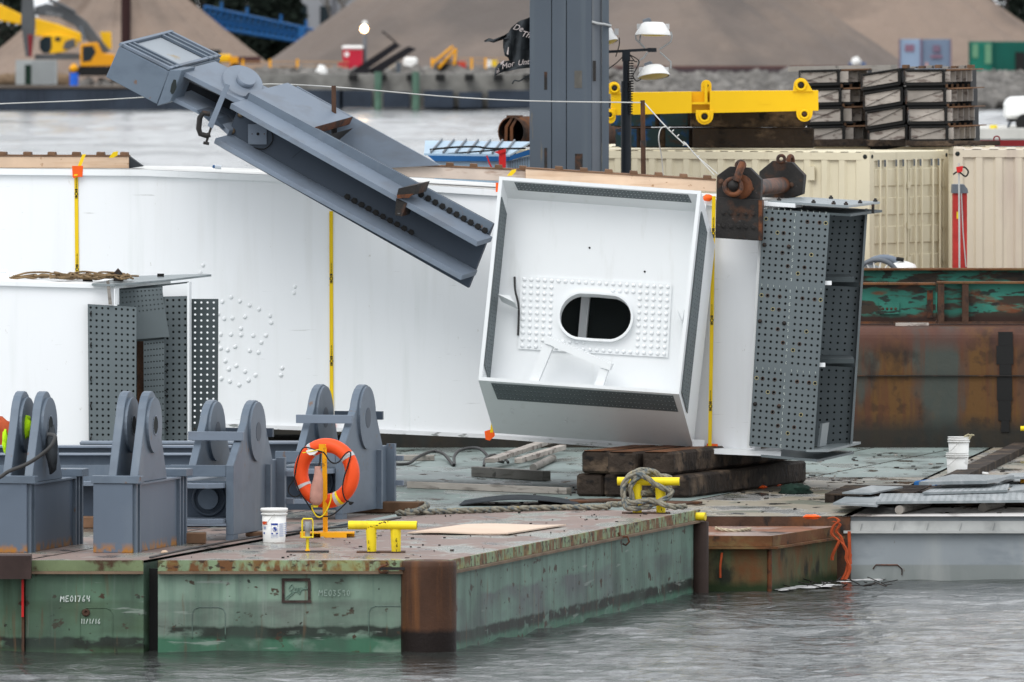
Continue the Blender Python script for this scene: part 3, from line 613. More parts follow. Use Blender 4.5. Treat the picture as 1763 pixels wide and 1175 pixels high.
B5 = thing('grey_barge', ((xg0+xg1)/2, d5, 0), 'light grey barge hull with pale rim at the right edge', 'barge', kind='structure')
MB().add([(xg0, d5, -.8), (xg1, d5, -.8), (xg1, d5, zd-.01), (xg0, d5, zd-.01)], [(0, 1, 2, 3)]).build('hull', GHULL, B5)
MB().box(xg0, xg1, d5-.04, d5-.004, Z(914, d5), Z(897, d5)).build('rim', GRIM, B5)
MB().box(xg0, xg1, d5-.09, d5-.045, Z(918, d5), Z(914, d5)+.003).build('rim_lip', GRIM, B5)
for k in range(9): xx = X(1478+57*k, d5); MB().obox((xx, d5-.06, Z(914, d5)), (.012, 0, 0), (0, .02, 0), (.03, 0, .1)).build('rim_gusset', GRIM, B5)
g0 = V(xg0, d5, zd)
MB().add([g0+V(-.02, -.09, 0), V(xg1, d5-.09, zd), V(xg1, 156.0, zd), at_d(g0, sdir, 156.0)], [(0, 1, 2, 3)]).build('deck', DECKW, B5)
MB().add([at_d(g0, sdir, 156.05), V(xg1, 156.05, zd), V(xg1, far, zd), at_d(g0, sdir, far)], [(0, 1, 2, 3)]).build('rear_deck', DECKR, B5)
MB().add([(xg0, d5, -.8), at_d(V(xg0, d5, -.8), sdir, far), at_d(V(xg0, d5, zd-.01), sdir, far), V(xg0, d5, zd-.01)], [(0, 1, 2, 3)]).build('hull_side', RUST, B5)
MB().tube([P(1503, 980, d5-.01), P(1508, 973, d5-.01), P(1545, 973, d5-.01), P(1553, 980, d5-.01), P(1553, 990, d5-.01)], .008, 5).build('step_rung', RUSTO, B5)
bs = at_d(g0, sdir, 158)
MB().obox(at_d(g0, sdir, 155)+V(.4, 0, .0), sdir*17, (.28, 0, 0), (0, 0, .10)).build('seam_timber', WOODD, B5)
# foam line and debris at the waterline
mb = MB()
for i in range(170):
    t_ = random.random(); u = 1340+215*t_; v = 1016-20*min(1, t_*1.4)+abs(random.gauss(0, 1.6))*(1 if t_ < .8 else .4)+(3.5*random.random() if .2 < t_ < .8 else 0); c = G(u, v, .0)
    a_, b2 = random.uniform(.02, .11), random.uniform(.02, .12)
    mb.add([c+V(a_*math.cos(k)*1.0, b2*math.sin(k)*1.4, .006+i*.00004) for k in [0, .9, 1.8, 2.7, 3.6, 4.6, 5.5]], [tuple(range(7))])
mb.build('foam', FOAM, kind='stuff', label='white scum and foam floating where the rusted pontoon meets the grey barge')
mb = MB()
for i in range(22):
    c = G(random.uniform(1340, 1530), random.uniform(1002, 1012), .03); a_ = random.uniform(0, 6.28); l = random.uniform(.05, .3)
    mb.cyl(c, c+V(l*math.cos(a_), l*math.sin(a_), random.uniform(-.01, .08)), .008, n=4)
mb.build('driftwood', RUSTK, kind='stuff', label='twigs and debris floating at the waterline by the orange straps')
# thin foam edge along the green pontoon
# rust streaked wall: high barge behind, with its rounded top
wl, wr = X(-400, 173), X(2200, 173); ztw = Z(563, 173)
W = thing('rusty_barge', ((wl+wr)/2, 173, 0), 'tall rust streaked barge hull running behind the whole work deck', 'barge', kind='structure')
prof = [(173, -.8), (173, ztw-.16)]+[(173+.16-.16*math.cos(a_), ztw-.16+.16*math.sin(a_)) for a_ in (.3, .6, .9, 1.2, 1.57)]+[(190, ztw), (190, -.8)]
mb = MB(); mb.prism([V(wl, y, z) for y, z in prof], (wr-wl, 0, 0)); mb.build('hull', BIGR, W)
MB().box(wl, wr, 172.95, 172.998, zd+1.0, zd+1.012).build('plate_seam', RUSTK, W)
for (ua, ub, va, vb) in ((1719, 1744, 572, 596), (1716, 1745, 596, 628), (1721, 1742, 628, 650), (1717, 1743, 650, 690), (1719, 1741, 690, 725), (1724, 1738, 725, 745)): MB().box(X(ua, 172.9), X(ub, 172.9), 172.98, 172.999, Z(vb, 172.9)+.002, Z(va, 172.9)).build('black_paint_stripe', BLK, W)
# teal beams
def ibeam(t_, x0, x1, d, z0, z1, fw, m, tf=.03):
    MB().box(x0, x1, d-fw, d+fw, z1-tf, z1).build('top_flange', RUSTR if m is TEAL else m, t_, bevel=.004)
    MB().box(x0, x1, d-fw, d+fw, z0, z0+tf).build('bottom_flange', RUST if m is TEAL else m, t_)
    MB().box(x0, x1, d-.015, d+.015, z0+tf, z1-tf).build('web', m, t_)
db = 174.0
T1 = thing('steel_beam', (X(1540, db), db, ztw), 'flaking teal I-beam with rusted orange end, nearest one on the rusty barge', 'steel beam')
ibeam(T1, X(1380, db), X(1611, db), db, ztw+.02, Z(487, db), .16, TEAL)
MB().box(X(1514, db), X(1548, db), db-.05, db-.016, Z(541, db), Z(521, db)).build('bolt_plate', TEAL, T1)
for k in range(4): MB().dome(P(1520+7.3*k, 532, db-.05), (0, -1, 0), .02).build('bolt', RUST, T1)
MB().box(X(1596, db), X(1606, db), db-.03, db-.017, ztw+.1, Z(500, db)).build('orange_patch', RUSTO, T1)
T2 = thing('steel_beam', (X(1760, db), db, ztw), 'flaking teal I-beam with rusted stiffeners at the right edge', 'steel beam')
ibeam(T2, X(1613, db), X(2000, db), db, ztw+.02, Z(485, db), .16, TEAL)
for u in (1614, 1656): MB().box(X(u, db), X(u+11, db), db-.15, db-.017, ztw+.05, Z(489, db)).build('stiffener', RUST, T2)
T3 = thing('steel_beam', (X(1600, 175.6), 175.6, ztw), 'rust topped dark teal I-beam lying behind the nearer teal beams', 'steel beam')
ibeam(T3, X(1380, 175.6), X(2000, 175.6), 175.6, ztw+.02, Z(462, 175.6), .15, TEAL)
pk = P(1542, 562, 173.35)
mb = MB(); mb.box(pk.x, pk.x+.47, 173.3, 173.5, ztw+.003, ztw+.045); o = mb.build('plank', WOODW); tag(o, 'short pale plank lying on the edge of the rusty barge', 'plank')
o = MB().cyl(P(1757, 738, 172.6), P(1800, 738, 172.6), .035).build('yellow_pipe', YELB); tag(o, 'yellow pipe end poking in at the right edge before the rusty wall', 'pipe')
# ================================================================== big white girder
def dG(u): return 159.8-u*0.0019
GD = V(.56, 2.95, 0)
top = [(-160, 288), (0, 290), (250, 292), (460, 301), (850, 326), (1310, 347)]
bot = [(1310, 783), (1080, 770), (840, 752), (643, 743), (400, 734), (-160, 716)]
GT = thing('box_girder', P(650, 745, dG(650)), 'long white steel box girder lying across the deck under the blue grey strut', 'bridge girder')
def ring(l): return [P(u, v, dG(u)) for u, v in l]
tp, bt_ = ring(top), ring(bot)
mb = MB(); mb.add(tp+bt_, [tuple(range(len(tp+bt_)))]); mb.build('front_web', WHITE, GT)
mb = MB(); n_ = len(tp)
for i in range(n_-1): mb.add([tp[i]+V(0, -.06, 0), tp[i+1]+V(0, -.06, 0), tp[i+1]+GD, tp[i]+GD], [(0, 1, 2, 3)])
mb.build('top_plate', mat('stained_white_top', (.60, .60, .58), .45, var=(2, .1), layers=[dict(c=(.3, .27, .23), s=(2, 2, 2), lo=.52, hi=.7, k=.5)]), GT)
mb = MB()
for i in range(n_-1): mb.prism([tp[i]+V(0, -.06, -.003), tp[i+1]+V(0, -.06, -.003), tp[i+1]+V(0, -.06, -.085), tp[i]+V(0, -.06, -.085)], (0, .055, 0))
mb.build('top_flange_edge', WHITE2, GT)
mb = MB()
for i in range(len(bt_)-1):
    a, c = bt_[i], bt_[i+1]; mb.add([a, c, c+GD, a+GD], [(0, 1, 2, 3)])
mb.add([a+GD for a in tp+bt_], [tuple(range(len(tp+bt_)))]); mb.build('rear_plates', WHITE, GT)
mb = MB()
for i in range(1, len(bt_)-1): a, c = bt_[i], bt_[i+1]; mb.prism([a+V(0, -.05, -.02), c+V(0, -.05, -.02), c+V(0, -.05, .03), a+V(0, -.05, .03)], (0, .045, 0))
mb.build('bottom_flange_edge', mat('scuffed_white', (.70, .71, .72), .5, var=(3, .08), layers=[dict(c=(.12, .13, .12), s=(5, 5, 14), lo=.57, hi=.64, k=.8)]), GT)
# raised bolt heads on the web
mb = MB()
bl_ = [(350, 457), (345, 470), (508, 494), (506, 505), (398, 512), (383, 520), (413, 519), (430, 526), (446, 533), (465, 544), (376, 541), (422, 546), (415, 566), (380, 576), (398, 576), (415, 577), (436, 578), (458, 578), (467, 556),
 (380, 600), (392, 603), (405, 597), (430, 604), (445, 607), (388, 622), (394, 636), (407, 630), (422, 640), (440, 646), (381, 652), (396, 657), (412, 663), (428, 655), (486, 634), (484, 646), (368, 607), (375, 588), (450, 590), (386, 549), (400, 548), (372, 630), (367, 645)]
for u, v in bl_: mb.dome(P(u, v, dG(u)-.003), (0, -1, 0), .030, 10)
mb.build('bolt_head', WHITE2, GT, kind='stuff')
mb = MB()
for u in (300, 705): mb.prism([P(u-.8, 300+(u-250)*.03, dG(u)-.002), P(u+.8, 300+(u-250)*.03, dG(u)-.002), P(u+.8, 736+(u-400)*.02, dG(u)-.002), P(u-.8, 736+(u-400)*.02, dG(u)-.002)], (0, .006, 0))
mb.build('weld_seam', WHITE2, GT)
# gusset at the foot by the open box
MB().slab([(1193, 757), (1213, 758), (1212, 772), (1192, 772)], 157.2, (0, .03, 0)).build('corner_gusset', WHITE2, GT)
MB().slab([(1199, 350), (1216, 352), (1180, 772), (1190, 774)], 157.35, (0, .05, 0)).build('seam_plate', WHITE2, GT)
# ---- right hand splice
def pq(c, d): return [P(u, v, dd) for (u, v), dd in zip(c, d if isinstance(d, (list, tuple)) else [d]*4)]
SP = pq([(1314, 360), (1428.6, 368), (1401, 779), (1290, 768)], 156.9)
mb = MB(); mb.perf(*SP, 10, 35, .0165, (0, .035, 0), gx=(5,), gy=(11, 23), gap=.75, mx_=.55, my_=.5); mb.build('splice_plate', PRIM, GT)
mb = MB(); mb.prism([p+V(0, .055, 0) for p in SP], (0, .02, 0)); mb.build('splice_hole_shade', HOLE, GT)  # dark sheet added so the bolt holes read as shaded
# yellow ringed holes, bolts
mb = MB(); mb2 = MB(); mb3 = MB()
def spt(a, b): return (SP[0]*(1-a)+SP[1]*a)*(1-b)+(SP[3]*(1-a)+SP[2]*a)*b
colx = [(i+.55-.0+(.75 if i >= 5 else 0))/(10.85) for i in range(10)]
rowy = [(j+.5+(.75 if j >= 11 else 0)+(.75 if j >= 23 else 0))/36.5 for j in range(35)]
for base in (0, 11, 23):
    for k, js in enumerate([(1, (0, 9)), (3, (2,)), (6, (7,)), (9, (5,))]):
        for i in js[1]:
            if base+js[0] < 35: mb.torus(spt(colx[i], rowy[base+js[0]])+V(0, -.002, 0), (1, 0, 0), (0, 0, 1), .023, .002, 10, 4)
    for i in (0, 4):
        j = base+5; c = spt(colx[i], rowy[j]); mb3.lathe(c, [(.03, 0), (.03, .012), (.018, .013), (.018, .03), (0, .03)], 6, (0, -1, 0))
    for i, j in ((1, 1), (3, 1), (6, 1), (3, 3), (8, 1), (4, 8), (6, 8), (3, 6)):
        mb2.torus(spt(colx[i], rowy[min(34, base+j)])+V(0, -.002, 0), (1, 0, 0), (0, 0, 1), .022, .004, 10, 4)
mb.build('paint_ring', mat('yellow_crayon', (.55, .45, .15), .8), GT, kind='stuff'); mb2.build('rust_ring', RUST, GT, kind='stuff'); mb3.build('erection_bolt', RUSTK, GT, kind='stuff')
# chalk letters between the bolt columns
mb = MB()
for j in range(35):
    ch = random.choice('E137654'); scribble(mb, ch, spt(.487, rowy[j])+V(-.01, -.003, -.02), (1, 0, 0), .035, .004)
for j in (0, 11, 23):
    for i in range(10): scribble(mb, random.choice('137'), spt(colx[i], rowy[j]-.012)+V(-.01, -.003, 0), (1, 0, 0), .025, .003)
mb.build('chalk_mark', CHALK, GT, kind='stuff')
# inner plates to the right of it (web far side), three panels
IN = GD*.55
for (a, b, c, d_) in (((1418, 366), (1493, 362), (1481, 487), (1404, 481)), ((1405, 491), (1481, 495), (1472, 622), (1396, 618)), ((1396, 629), (1472, 633), (1464, 762), (1392, 770))):
    q = pq([a, b, c, d_], 159.2); mb = MB(); mb.perf(*q, 6, 11, .0155, (0, .03, 0), my_=.6, mx_=.55); mb.build('inner_splice_plate', PRIM, GT)
    MB().prism([p+V(0, .05, 0) for p in q], (0, .02, 0)).build('inner_hole_shade', HOLE, GT)  # near-black sheet standing for shade behind the inner holes
MB().slab([(1490, 360), (1494, 360), (1468, 765), (1464, 765)], 159.1, (0, .3, 0)).build('plate_edge', PRIML, GT)
for v in (484, 624): MB().obox(P(1404, v+2, 157.3), (.5, 0, 0), (0, 1.7, 0), (0, 0, .06)).build('stiffener', PRIMD, GT)
for (u, v) in ((1424, 487), (1413, 628)): MB().box(X(u-4, 156.9), X(u+8, 156.9), 156.95, 157.05, Z(v+4, 157), Z(v-3, 157)).build('white_stub', WHITE2, GT)
# dark sheet added at the back to stand for shade in the opening
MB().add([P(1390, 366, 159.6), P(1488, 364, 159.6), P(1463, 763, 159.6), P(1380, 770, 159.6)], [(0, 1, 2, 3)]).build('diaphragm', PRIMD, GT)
# top splice plates
def flat(px, z_, th, m, name, perf=None):
    pts = []
    for u, v in px:
        d = F*(H-z_)/(v-V0); pts.append(V((u-CX)*d/F, d, z_))
    return pts
tz = Z(350, 157)
A_ = V(X(1322, 157), 157.1, tz); ex_ = V(1.05, -.22, -.045)
q = [A_, A_+V(1.03, -.2, -.06), A_+V(1.03, -.2, -.06)+V(.50, 3.0, 0), A_+V(.50, 3.0, 0)]
mb = MB(); mb.perf(q[0], q[1], q[2], q[3], 9, 22, .02, (0, 0, .03)); mb.build('top_splice_plate', PRIML, GT)
q2 = [p+V(.03, -.03, -.11) for p in q]; mb = MB(); mb.prism(q2, (0, 0, .03)); mb.build('lower_top_plate', PRIMD, GT)
MB().slab([(1309, 347), (1369, 351), (1369, 358), (1309, 354)], 157.0, (.1, .5, 0)).build('flange_end', WHITE2, GT)
MB().slab([(1309, 358), (1316, 358), (1292, 772), (1286, 772)], 157.0, (.05, .25, 0)).build('white_web_edge', WHITE2, GT)
for a, b2 in ((.1, .1), (.55, .05), (.95, .06), (.95, .5), (.4, .95), (.97, .93), (.8, .05)):
    p = (q[0]*(1-a)+q[1]*a)*(1-b2)+(q[3]*(1-a)+q[2]*a)*b2; MB().lathe(p+V(0, 0, .03), [(.03, 0), (.03, .025), (.017, .027), (.017, .045), (0, .045)], 6).build('top_bolt', RUSTK, GT)
MB().cyl(P(1503, 352, 158.5), P(1503, 368, 158.5), .02).build('hanging_bolt', RUSTK, GT)
# bottom splice plates
bz = Z(778, 157)
b0_ = V(X(1388, 157), 156.9, bz)
MB().prism([b0_, b0_+V(.28, -.03, 0), b0_+V(.28, -.03, 0)+V(.5, 2.8, 0), b0_+V(.5, 2.8, 0)], (0, 0, .03)).build('bottom_splice_plate', PRIML, GT)
b1_ = V(X(1310, 157), 156.95, Z(783, 157))
MB().prism([b1_, b1_+V(.72, -.12, -.06), b1_+V(.72, -.12, -.06)+V(.55, 2.8, 0), b1_+V(.5, 2.9, 0)], (0, 0, -.03)).build('lower_bottom_plate', PRIM, GT)
MB().slab([(1210, 772), (1345, 778), (1344, 787), (1210, 781)], 157.0, (0, .4, 0)).build('bottom_flange_end', WHITE2, GT)
MB().slab([(1412, 730), (1416, 730), (1411, 770), (1407, 770)], 157.6, (.1, .5, 0)).build('small_fin', PRIML, GT)

# ---- open box node on the girder
dR = 156.0; BV = V(.20, 1.25, -.72)
NB = thing('open_box_node', P(1010, 770, dR), 'white steel box with open end facing out, oval manhole inside, joined to the long girder', 'bridge node')
TL, TR, BR, BL = P(859.5, 304, dR), P(1207, 329, dR), P(1169, 679, dR), P(823.5, 655, dR)
w_ = .045
def inset(k): 
    c = (TL+TR+BR+BL)/4; ex = (TR-TL).normalized(); ey = (TL-BL).normalized(); return [TL+ex*k-ey*k, TR-ex*k-ey*k, BR-ex*k+ey*k, BL+ex*k+ey*k]
iT = inset(w_)
for nm, a, b2, c, d_ in (('top_wall', TL, TR, iT[1], iT[0]), ('right_wall', TR, BR, iT[2], iT[1]), ('bottom_wall', BR, BL, iT[3], iT[2]), ('left_wall', BL, TL, iT[0], iT[3])):
    MB().prism([a, b2, c, d_], BV).build(nm, WHITE2, NB)
# diaphragm with oval hole
def bi(q, a, b): return (q[0]*(1-a)+q[1]*a)*(1-b)+(q[3]*(1-a)+q[2]*a)*b
dsh = BV*.33; DQ = [p+dsh for p in iT]; dP = dR+dsh.y
c0_ = P(1025, 545, dP); ex = (DQ[1]-DQ[0]).normalized(); ey = (DQ[0]-DQ[3]).normalized()
def obround(c, hw, hh, n=32):
    out = []
    for i in range(n):
        a = 2*math.pi*i/n; x, y = math.cos(a)*hh, math.sin(a)*hh
        x += (hw-hh)*(1 if math.cos(a) > 1e-9 else -1 if math.cos(a) < -1e-9 else 0); out.append((x, y))
    return [c+ex*x+ey*y for x, y in out]
exo = (P(1087, 547, dP)-P(960, 541, dP)).normalized()
inn = obround(c0_, .455, .285)
def ray_outer(q, c, loop):
    out = []; n = (q[1]-q[0]).cross(q[3]-q[0]).normalized()
    for p in loop:
        d_ = (p-c).normalized(); best = 1e9
        for k in range(4):
            a, b2 = q[k], q[(k+1) % 4]; e = b2-a; m_ = e.cross(n).normalized(); dn = d_.dot(m_)
            if abs(dn) > 1e-6:
                t_ = (a-c).dot(m_)/dn
                if 0 < t_ < best: best = t_
        out.append(c+d_*best)
    return out
mb = MB(); mb.ring_plate(ray_outer(DQ, c0_, inn), inn, BV.normalized()*.04)
fo = ray_outer(DQ, c0_, inn)
for k in range(4):    # fill the corners
    p = DQ[k]; o = sorted(range(32), key=lambda i: (fo[i]-p).length)[:2]; mb.add([p, fo[o[0]], fo[o[1]]], [(0, 1, 2)])
mb.build('diaphragm', WHITE2, NB)
PQ = pq([(896, 475), (1157, 489), (1150, 616), (892, 601)], dP-.02)
c1_ = P(1025, 545, dP-.02); inn1 = [p+V(0, -.02, 0) for p in inn]
pl = ray_outer(PQ, c1_, [c1_+(p-c1_) for p in inn1]); mb = MB(); mb.ring_plate(pl, inn1, (0, .018, 0))
for k in range(4):
    p = PQ[k]; o = sorted(range(32), key=lambda i: (pl[i]-p).length)[:2]; mb.add([p, pl[o[0]], pl[o[1]]], [(0, 1, 2)])
mb.build('doubler_plate', WHITE2, NB)
mb = MB()
for j in range(11):
    for i in range(22):
        a, b2 = (i+.6)/22.2, (j+.5)/11; p = bi(PQ, a, b2); rel = p-c1_; x, y = rel.dot(ex), rel.dot(ey)
        if abs(x) < .52 and abs(y) < .35: continue
        mb.dome(p+V(0, -.001, 0), (0, -1, 0), .027, 8)
mb.build('bolt_head', WHITE2, NB, kind='stuff')
mb = MB(); o1 = obround(c0_+V(0, -.09, 0), .485, .315); i1 = obround(c0_+V(0, -.09, 0), .458, .287); mb.ring_plate(o1, i1, V(.02, .3, -.05)); mb.build('manhole_collar', WHITE2, NB)
# things seen through the manhole
MB().slab([(1002, 500), (1016, 500), (1008, 590), (994, 590)], 157.2, (.02, .3, 0)).build('inner_stiffener', WHITE2, NB)
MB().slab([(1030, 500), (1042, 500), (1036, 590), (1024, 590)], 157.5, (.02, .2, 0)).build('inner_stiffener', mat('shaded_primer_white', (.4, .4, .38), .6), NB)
# perforated primer strips at the rim
def strip(p0, p1, p2, p3, nx, ny, name='bolt_strip', off=(0, 0, 0), r=.012):
    q = [Vector(p)+Vector(off) for p in (p0, p1, p2, p3)]; n = (q[1]-q[0]).cross(q[3]-q[0]).normalized()*.008
    mb = MB(); mb.perf(*q, nx, ny, r, n); mb.build(name, PRIM, NB)
exR = (TR-TL).normalized(); eyD = (BR-TR).normalized(); bvn = BV.normalized()
k0, k1 = .03, .24
strip(iT[0]+exR*.15+BV*.02+eyD*.006, iT[1]-exR*.12+BV*.02+eyD*.006, iT[1]-exR*.1+BV*.16+eyD*.006, iT[0]+exR*.17+BV*.16+eyD*.006, 46, 3, r=.011)
strip(iT[0]+eyD*.2+BV*.02+exR*.006, iT[3]-eyD*.16+BV*.02+exR*.006, iT[3]-eyD*.16+BV*.36+exR*.006, iT[0]+eyD*.2+BV*.36+exR*.006, 44, 4, r=.013)
strip(TR+eyD*.2+BV*.09+exR*.009, BR-eyD*.08+BV*.09+exR*.009, BR-eyD*.08+BV*.48+exR*.009, TR+eyD*.2+BV*.48+exR*.009, 44, 4, r=.013)
dn = -(TL-BL).normalized()
strip(BL+exR*.16+BV*.03+dn*.009, BR-exR*.08+BV*.03+dn*.009, BR-exR*.07+BV*.33+dn*.009, BL+exR*.18+BV*.33+dn*.009, 46, 4, r=.013)
# little studs on the underside, brackets and cable inside
for u, v in ((886, 710), (886, 717), (979, 719), (979, 726)):
    f_ = (v-660)/98; c = bi([BL, BR, BR+BV, BL+BV], (u-828-f_*27)/345, f_)+dn*.002; MB().dome(c, dn, .022).build('underside_stud', WHITE2, NB)
cb = P(887, 477, dP-.03)
mb = MB(); mb.tube(smooth_path([P(886, 477, dP-.02), P(887, 500, dP-.06), P(893, 530, dP-.05), P(892, 578, dP-.03)]), .014, 6); mb.build('cable', HOSE, NB)
MB().slab([(857, 507), (878, 509), (886, 522), (884, 520)], dR+.12, (.05, .22, -.1)).build('shelf_bracket', WHITE2, NB)
MB().slab([(1166, 532), (1178, 533), (1175, 552)], dR+.15, (.03, .22, -.1)).build('shelf_bracket', WHITE2, NB)
df = dR+.06
MB().slab([(935, 581), (941, 579), (1053, 627), (1049, 638), (938, 591)], df, (.03, .12, 0)).build('frame_beam', WHITE2, NB)
MB().slab([(935, 592), (952, 597), (924, 664), (908, 663)], df+.02, (.02, .05, 0)).build('frame_leg', WHITE2, NB)
MB().slab([(1033, 634), (1047, 638), (1036, 670), (1021, 669)], df+.02, (.02, .05, 0)).build('frame_leg', WHITE2, NB)
for u, v in ((886, 329), (1015, 427), (1110, 468), (1146, 341)): MB().lathe(P(u, v, dP-.004), [(.014, 0), (.012, .004), (0, .005)], 8, (0, -1, 0)).build('drill_hole', BLK, NB)
# black sheets put in for the shade inside the girder behind the manhole
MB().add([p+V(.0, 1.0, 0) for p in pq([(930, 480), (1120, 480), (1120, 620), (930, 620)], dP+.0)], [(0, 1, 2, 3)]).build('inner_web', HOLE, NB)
MB().add([P(930, 480, dP+.1), P(1120, 480, dP+.1), P(1120, 480, dP+1.0), P(930, 480, dP+1.0)], [(0, 1, 2, 3)]).build('inner_shade_top', HOLE, NB)

# ================================================================== near left white girder
dS = 152.0
LG = thing('box_girder', P(150, 770, dS), 'shorter white box girder end with open perforated splice plates at left', 'bridge girder')
SD = V(.62, 2.6, 0)
MB().slab([(-160, 484), (196, 496), (196, 790), (-160, 790)], dS, (0, .03, 0)).build('front_web', WHITE, LG)
MB().prism([P(-160, 480, dS-.05), P(198, 490, dS-.05), P(198, 490, dS-.05)+SD, P(-160, 480, dS-.05)+SD], (0, 0, -.055)).build('top_flange', WHITE2, LG)
MB().slab([(198, 496), (202, 496), (202, 525), (198, 525)], dS-.03, (.02, .1, 0)).build('web_edge', WHITE2, LG)
MB().add([P(168, 500, dS+.03)+SD*.35, P(292, 488, dS+.03)+SD*.35, P(292, 790, dS)+SD*.35, P(168, 790, dS)+SD*.35], [(0, 1, 2, 3)]).build('diaphragm', PRIMD, LG)  # dark sheet added to stand for shade in the open end
q = pq([(151, 524), (235, 529), (234, 776), (153, 776)], dS-.09)
mb = MB(); mb.perf(*q, 8, 23, .0155, (0, .03, 0), gx=(4,), gap=.35); mb.build('splice_plate', PRIM, LG)
MB().prism([p+V(0, .045, 0) for p in q], (0, .015, 0)).build('splice_hole_shade', HOLE, LG)  # black layer added behind the holes as their shade
for v in (536, 590, 648, 694, 752): MB().tube([P(157, v, dS-.10), P(155.5, v+5, dS-.12), P(157, v+9, dS-.10)], .008, 5).build('wire_tie', BLK, LG)
MB().slab([(183, 484), (188, 482), (193, 525), (187, 525)], dS-.13, (0, .03, 0)).build('wood_wedge', WOODG, LG)
q = pq([(200, 500), (279, 495), (284, 535), (203, 545)], dS+.45); mb = MB(); mb.perf(*q, 12, 5, .011, (0, .03, 0)); mb.build('hanging_splice_plate', PRIM, LG)
MB().slab([(203, 545), (284, 535), (292, 580), (206, 587)], dS+.45, (0, .03, 0)).build('blank_plate', PRIM, LG)
q = pq([(247, 588), (283, 584), (283, 776), (248, 776)], dS+.5); mb = MB(); mb.perf(*q, 7, 18, .010, (0, .03, 0)); mb.build('inner_splice_plate', PRIM, LG)
MB().prism([p+V(0, .05, 0) for p in q], (0, .02, 0)).build('inner_hole_shade', HOLE, LG)  # shade behind these holes, as a dark sheet
MB().slab([(236, 588), (247, 588), (248, 776), (236, 776)], dS+.7, (0, .03, 0)).build('inner_web', RUST, LG)
q = pq([(283, 511), (324, 510), (324, 776), (283, 776)], dS+.8); mb = MB(); mb.perf(*q, 4, 24, .016, (0, .03, 0), my_=.6); mb.build('far_splice_plate', PRIM, LG)
MB().prism([p+V(0, .05, 0) for p in q], (0, .02, 0)).build('far_hole_shade', HOLE, LG)  # dark sheet painted as shade behind the far holes
for v in (630, 642, 675, 684, 730, 741): MB().tube([P(280, v, dS+.78), P(285, v-3, dS+.74), P(288, v+1, dS+.78)], .008, 5).build('wire_tie', BLK, LG)
MB().slab([(322, 487), (326, 486), (326, 780), (323, 780)], dS+.75, (.02, .3, 0)).build('white_web_edge', WHITE2, LG)
MB().slab([(280, 493), (323, 488), (323, 511), (280, 511)], dS+.85, (0, .03, 0)).build('upper_web', WHITE2, LG)
q = pq([(328, 515), (376, 515), (375, 776), (327, 776)], dS+1.1); mb = MB(); mb.perf(*q, 4, 25, .0145, (0, .03, 0), mx_=.75, my_=.6); mb.build('outer_splice_plate', PRIMD, LG)
tq = [P(158, 491, dS-.12), P(196, 494, dS-.12), P(364, 480, dS-.12+2.6), P(250, 478, dS+2.6)]
z_ = tq[0].z
A1 = P(158, 492, dS-.12); z_ = A1.z
pts = [A1, A1+V(.28, -.02, -.008), V(X(290, dS+1.2), dS+1.2, z_+.02), V(X(364, dS+2.2), dS+2.2, z_+.06), V(X(356, dS+2.6), dS+2.6, z_+.06), V(X(220, dS+2.6), dS+2.6, z_+.03)]
MB().prism(pts, (0, 0, .025)).build('top_splice_plate', PRIML, LG)
for u in (273, 276, 280): MB().cyl(V(X(u, dS+2), dS+2, z_+.06), V(X(u, dS+2), dS+2, z_+.1), .018).build('bolt', BLK, LG)
# ropes, shackles and white pipe rails on the left girder's top
zt_ = Z(486, dS)
SLL = ['long brown wire sling stretched over the shorter white girder, nearest its front edge', 'brown wire sling winding along the middle of the shorter white girder', 'brown wire sling furthest back on the shorter white girder', 'short brown sling looped around the pointed lugs', 'short brown sling trailing right of the taller pointed lug']
for i in range(5):
    p = [V(X(u, dS+.5), dS+random.uniform(.2, 1.6), zt_+.02+random.uniform(0, .04)) for u in ([20, 70, 105, 150, 200, 238] if i < 3 else [100, 130, 160, 190, 215, 245])]
    mb = MB()
    for rep in range(2): mb.tube(smooth_path([a.lerp(b2, t_)+V(random.uniform(-.09, .09), random.uniform(-.2, .2), random.uniform(-.02, .05)) for a, b2 in zip(p, p[1:]) for t_ in (0, .5)]), .0125, 6)
    o = mb.build('sling_rope', ROPEB, group='brown wire slings on the left girder'); tag(o, SLL[i], 'rope')
for u, v, l in ((150, 468, 'pointed black lifting lug on the shorter white girder, the lower left one'), (203, 462, 'pointed black lifting lug on the shorter white girder, the taller right one')):
    d_ = dS+.8; t_ = thing('lifting_lug', P(u, 485, d_), l, 'lifting lug')
    MB().slab([(u-8, 486), (u-7, v+8), (u, v), (u+7, v+8), (u+10, 486)], d_, (0, .05, 0)).build('plate', RUSTK, t_)
    MB().lathe(P(u+1, v+12, d_), [(.03, 0), (.02, .01), (0, .012)], 10, (0, -1, 0)).build('eye', BLK, t_)
t_ = thing('white_rail', P(30, 480, dS+1.5), 'white pipe and flat rail lying along the top of the shorter girder', 'rail')
MB().box(X(-60, dS), X(112, dS), dS+1.4, dS+1.46, Z(480, dS), Z(475, dS)).build('flat_bar', WHITE2, t_)
MB().tube([P(-30, 466, dS+1.4), P(12, 467, dS+1.4), P(14, 472, dS+1.4), P(14, 484, dS+1.4)], .02, 6).build('pipe', WHITE2, t_)
MB().slab([(74, 466), (96, 467), (96, 478), (74, 477)], dS+1.5, (0, .03, 0)).build('tab', WHITE2, t_)
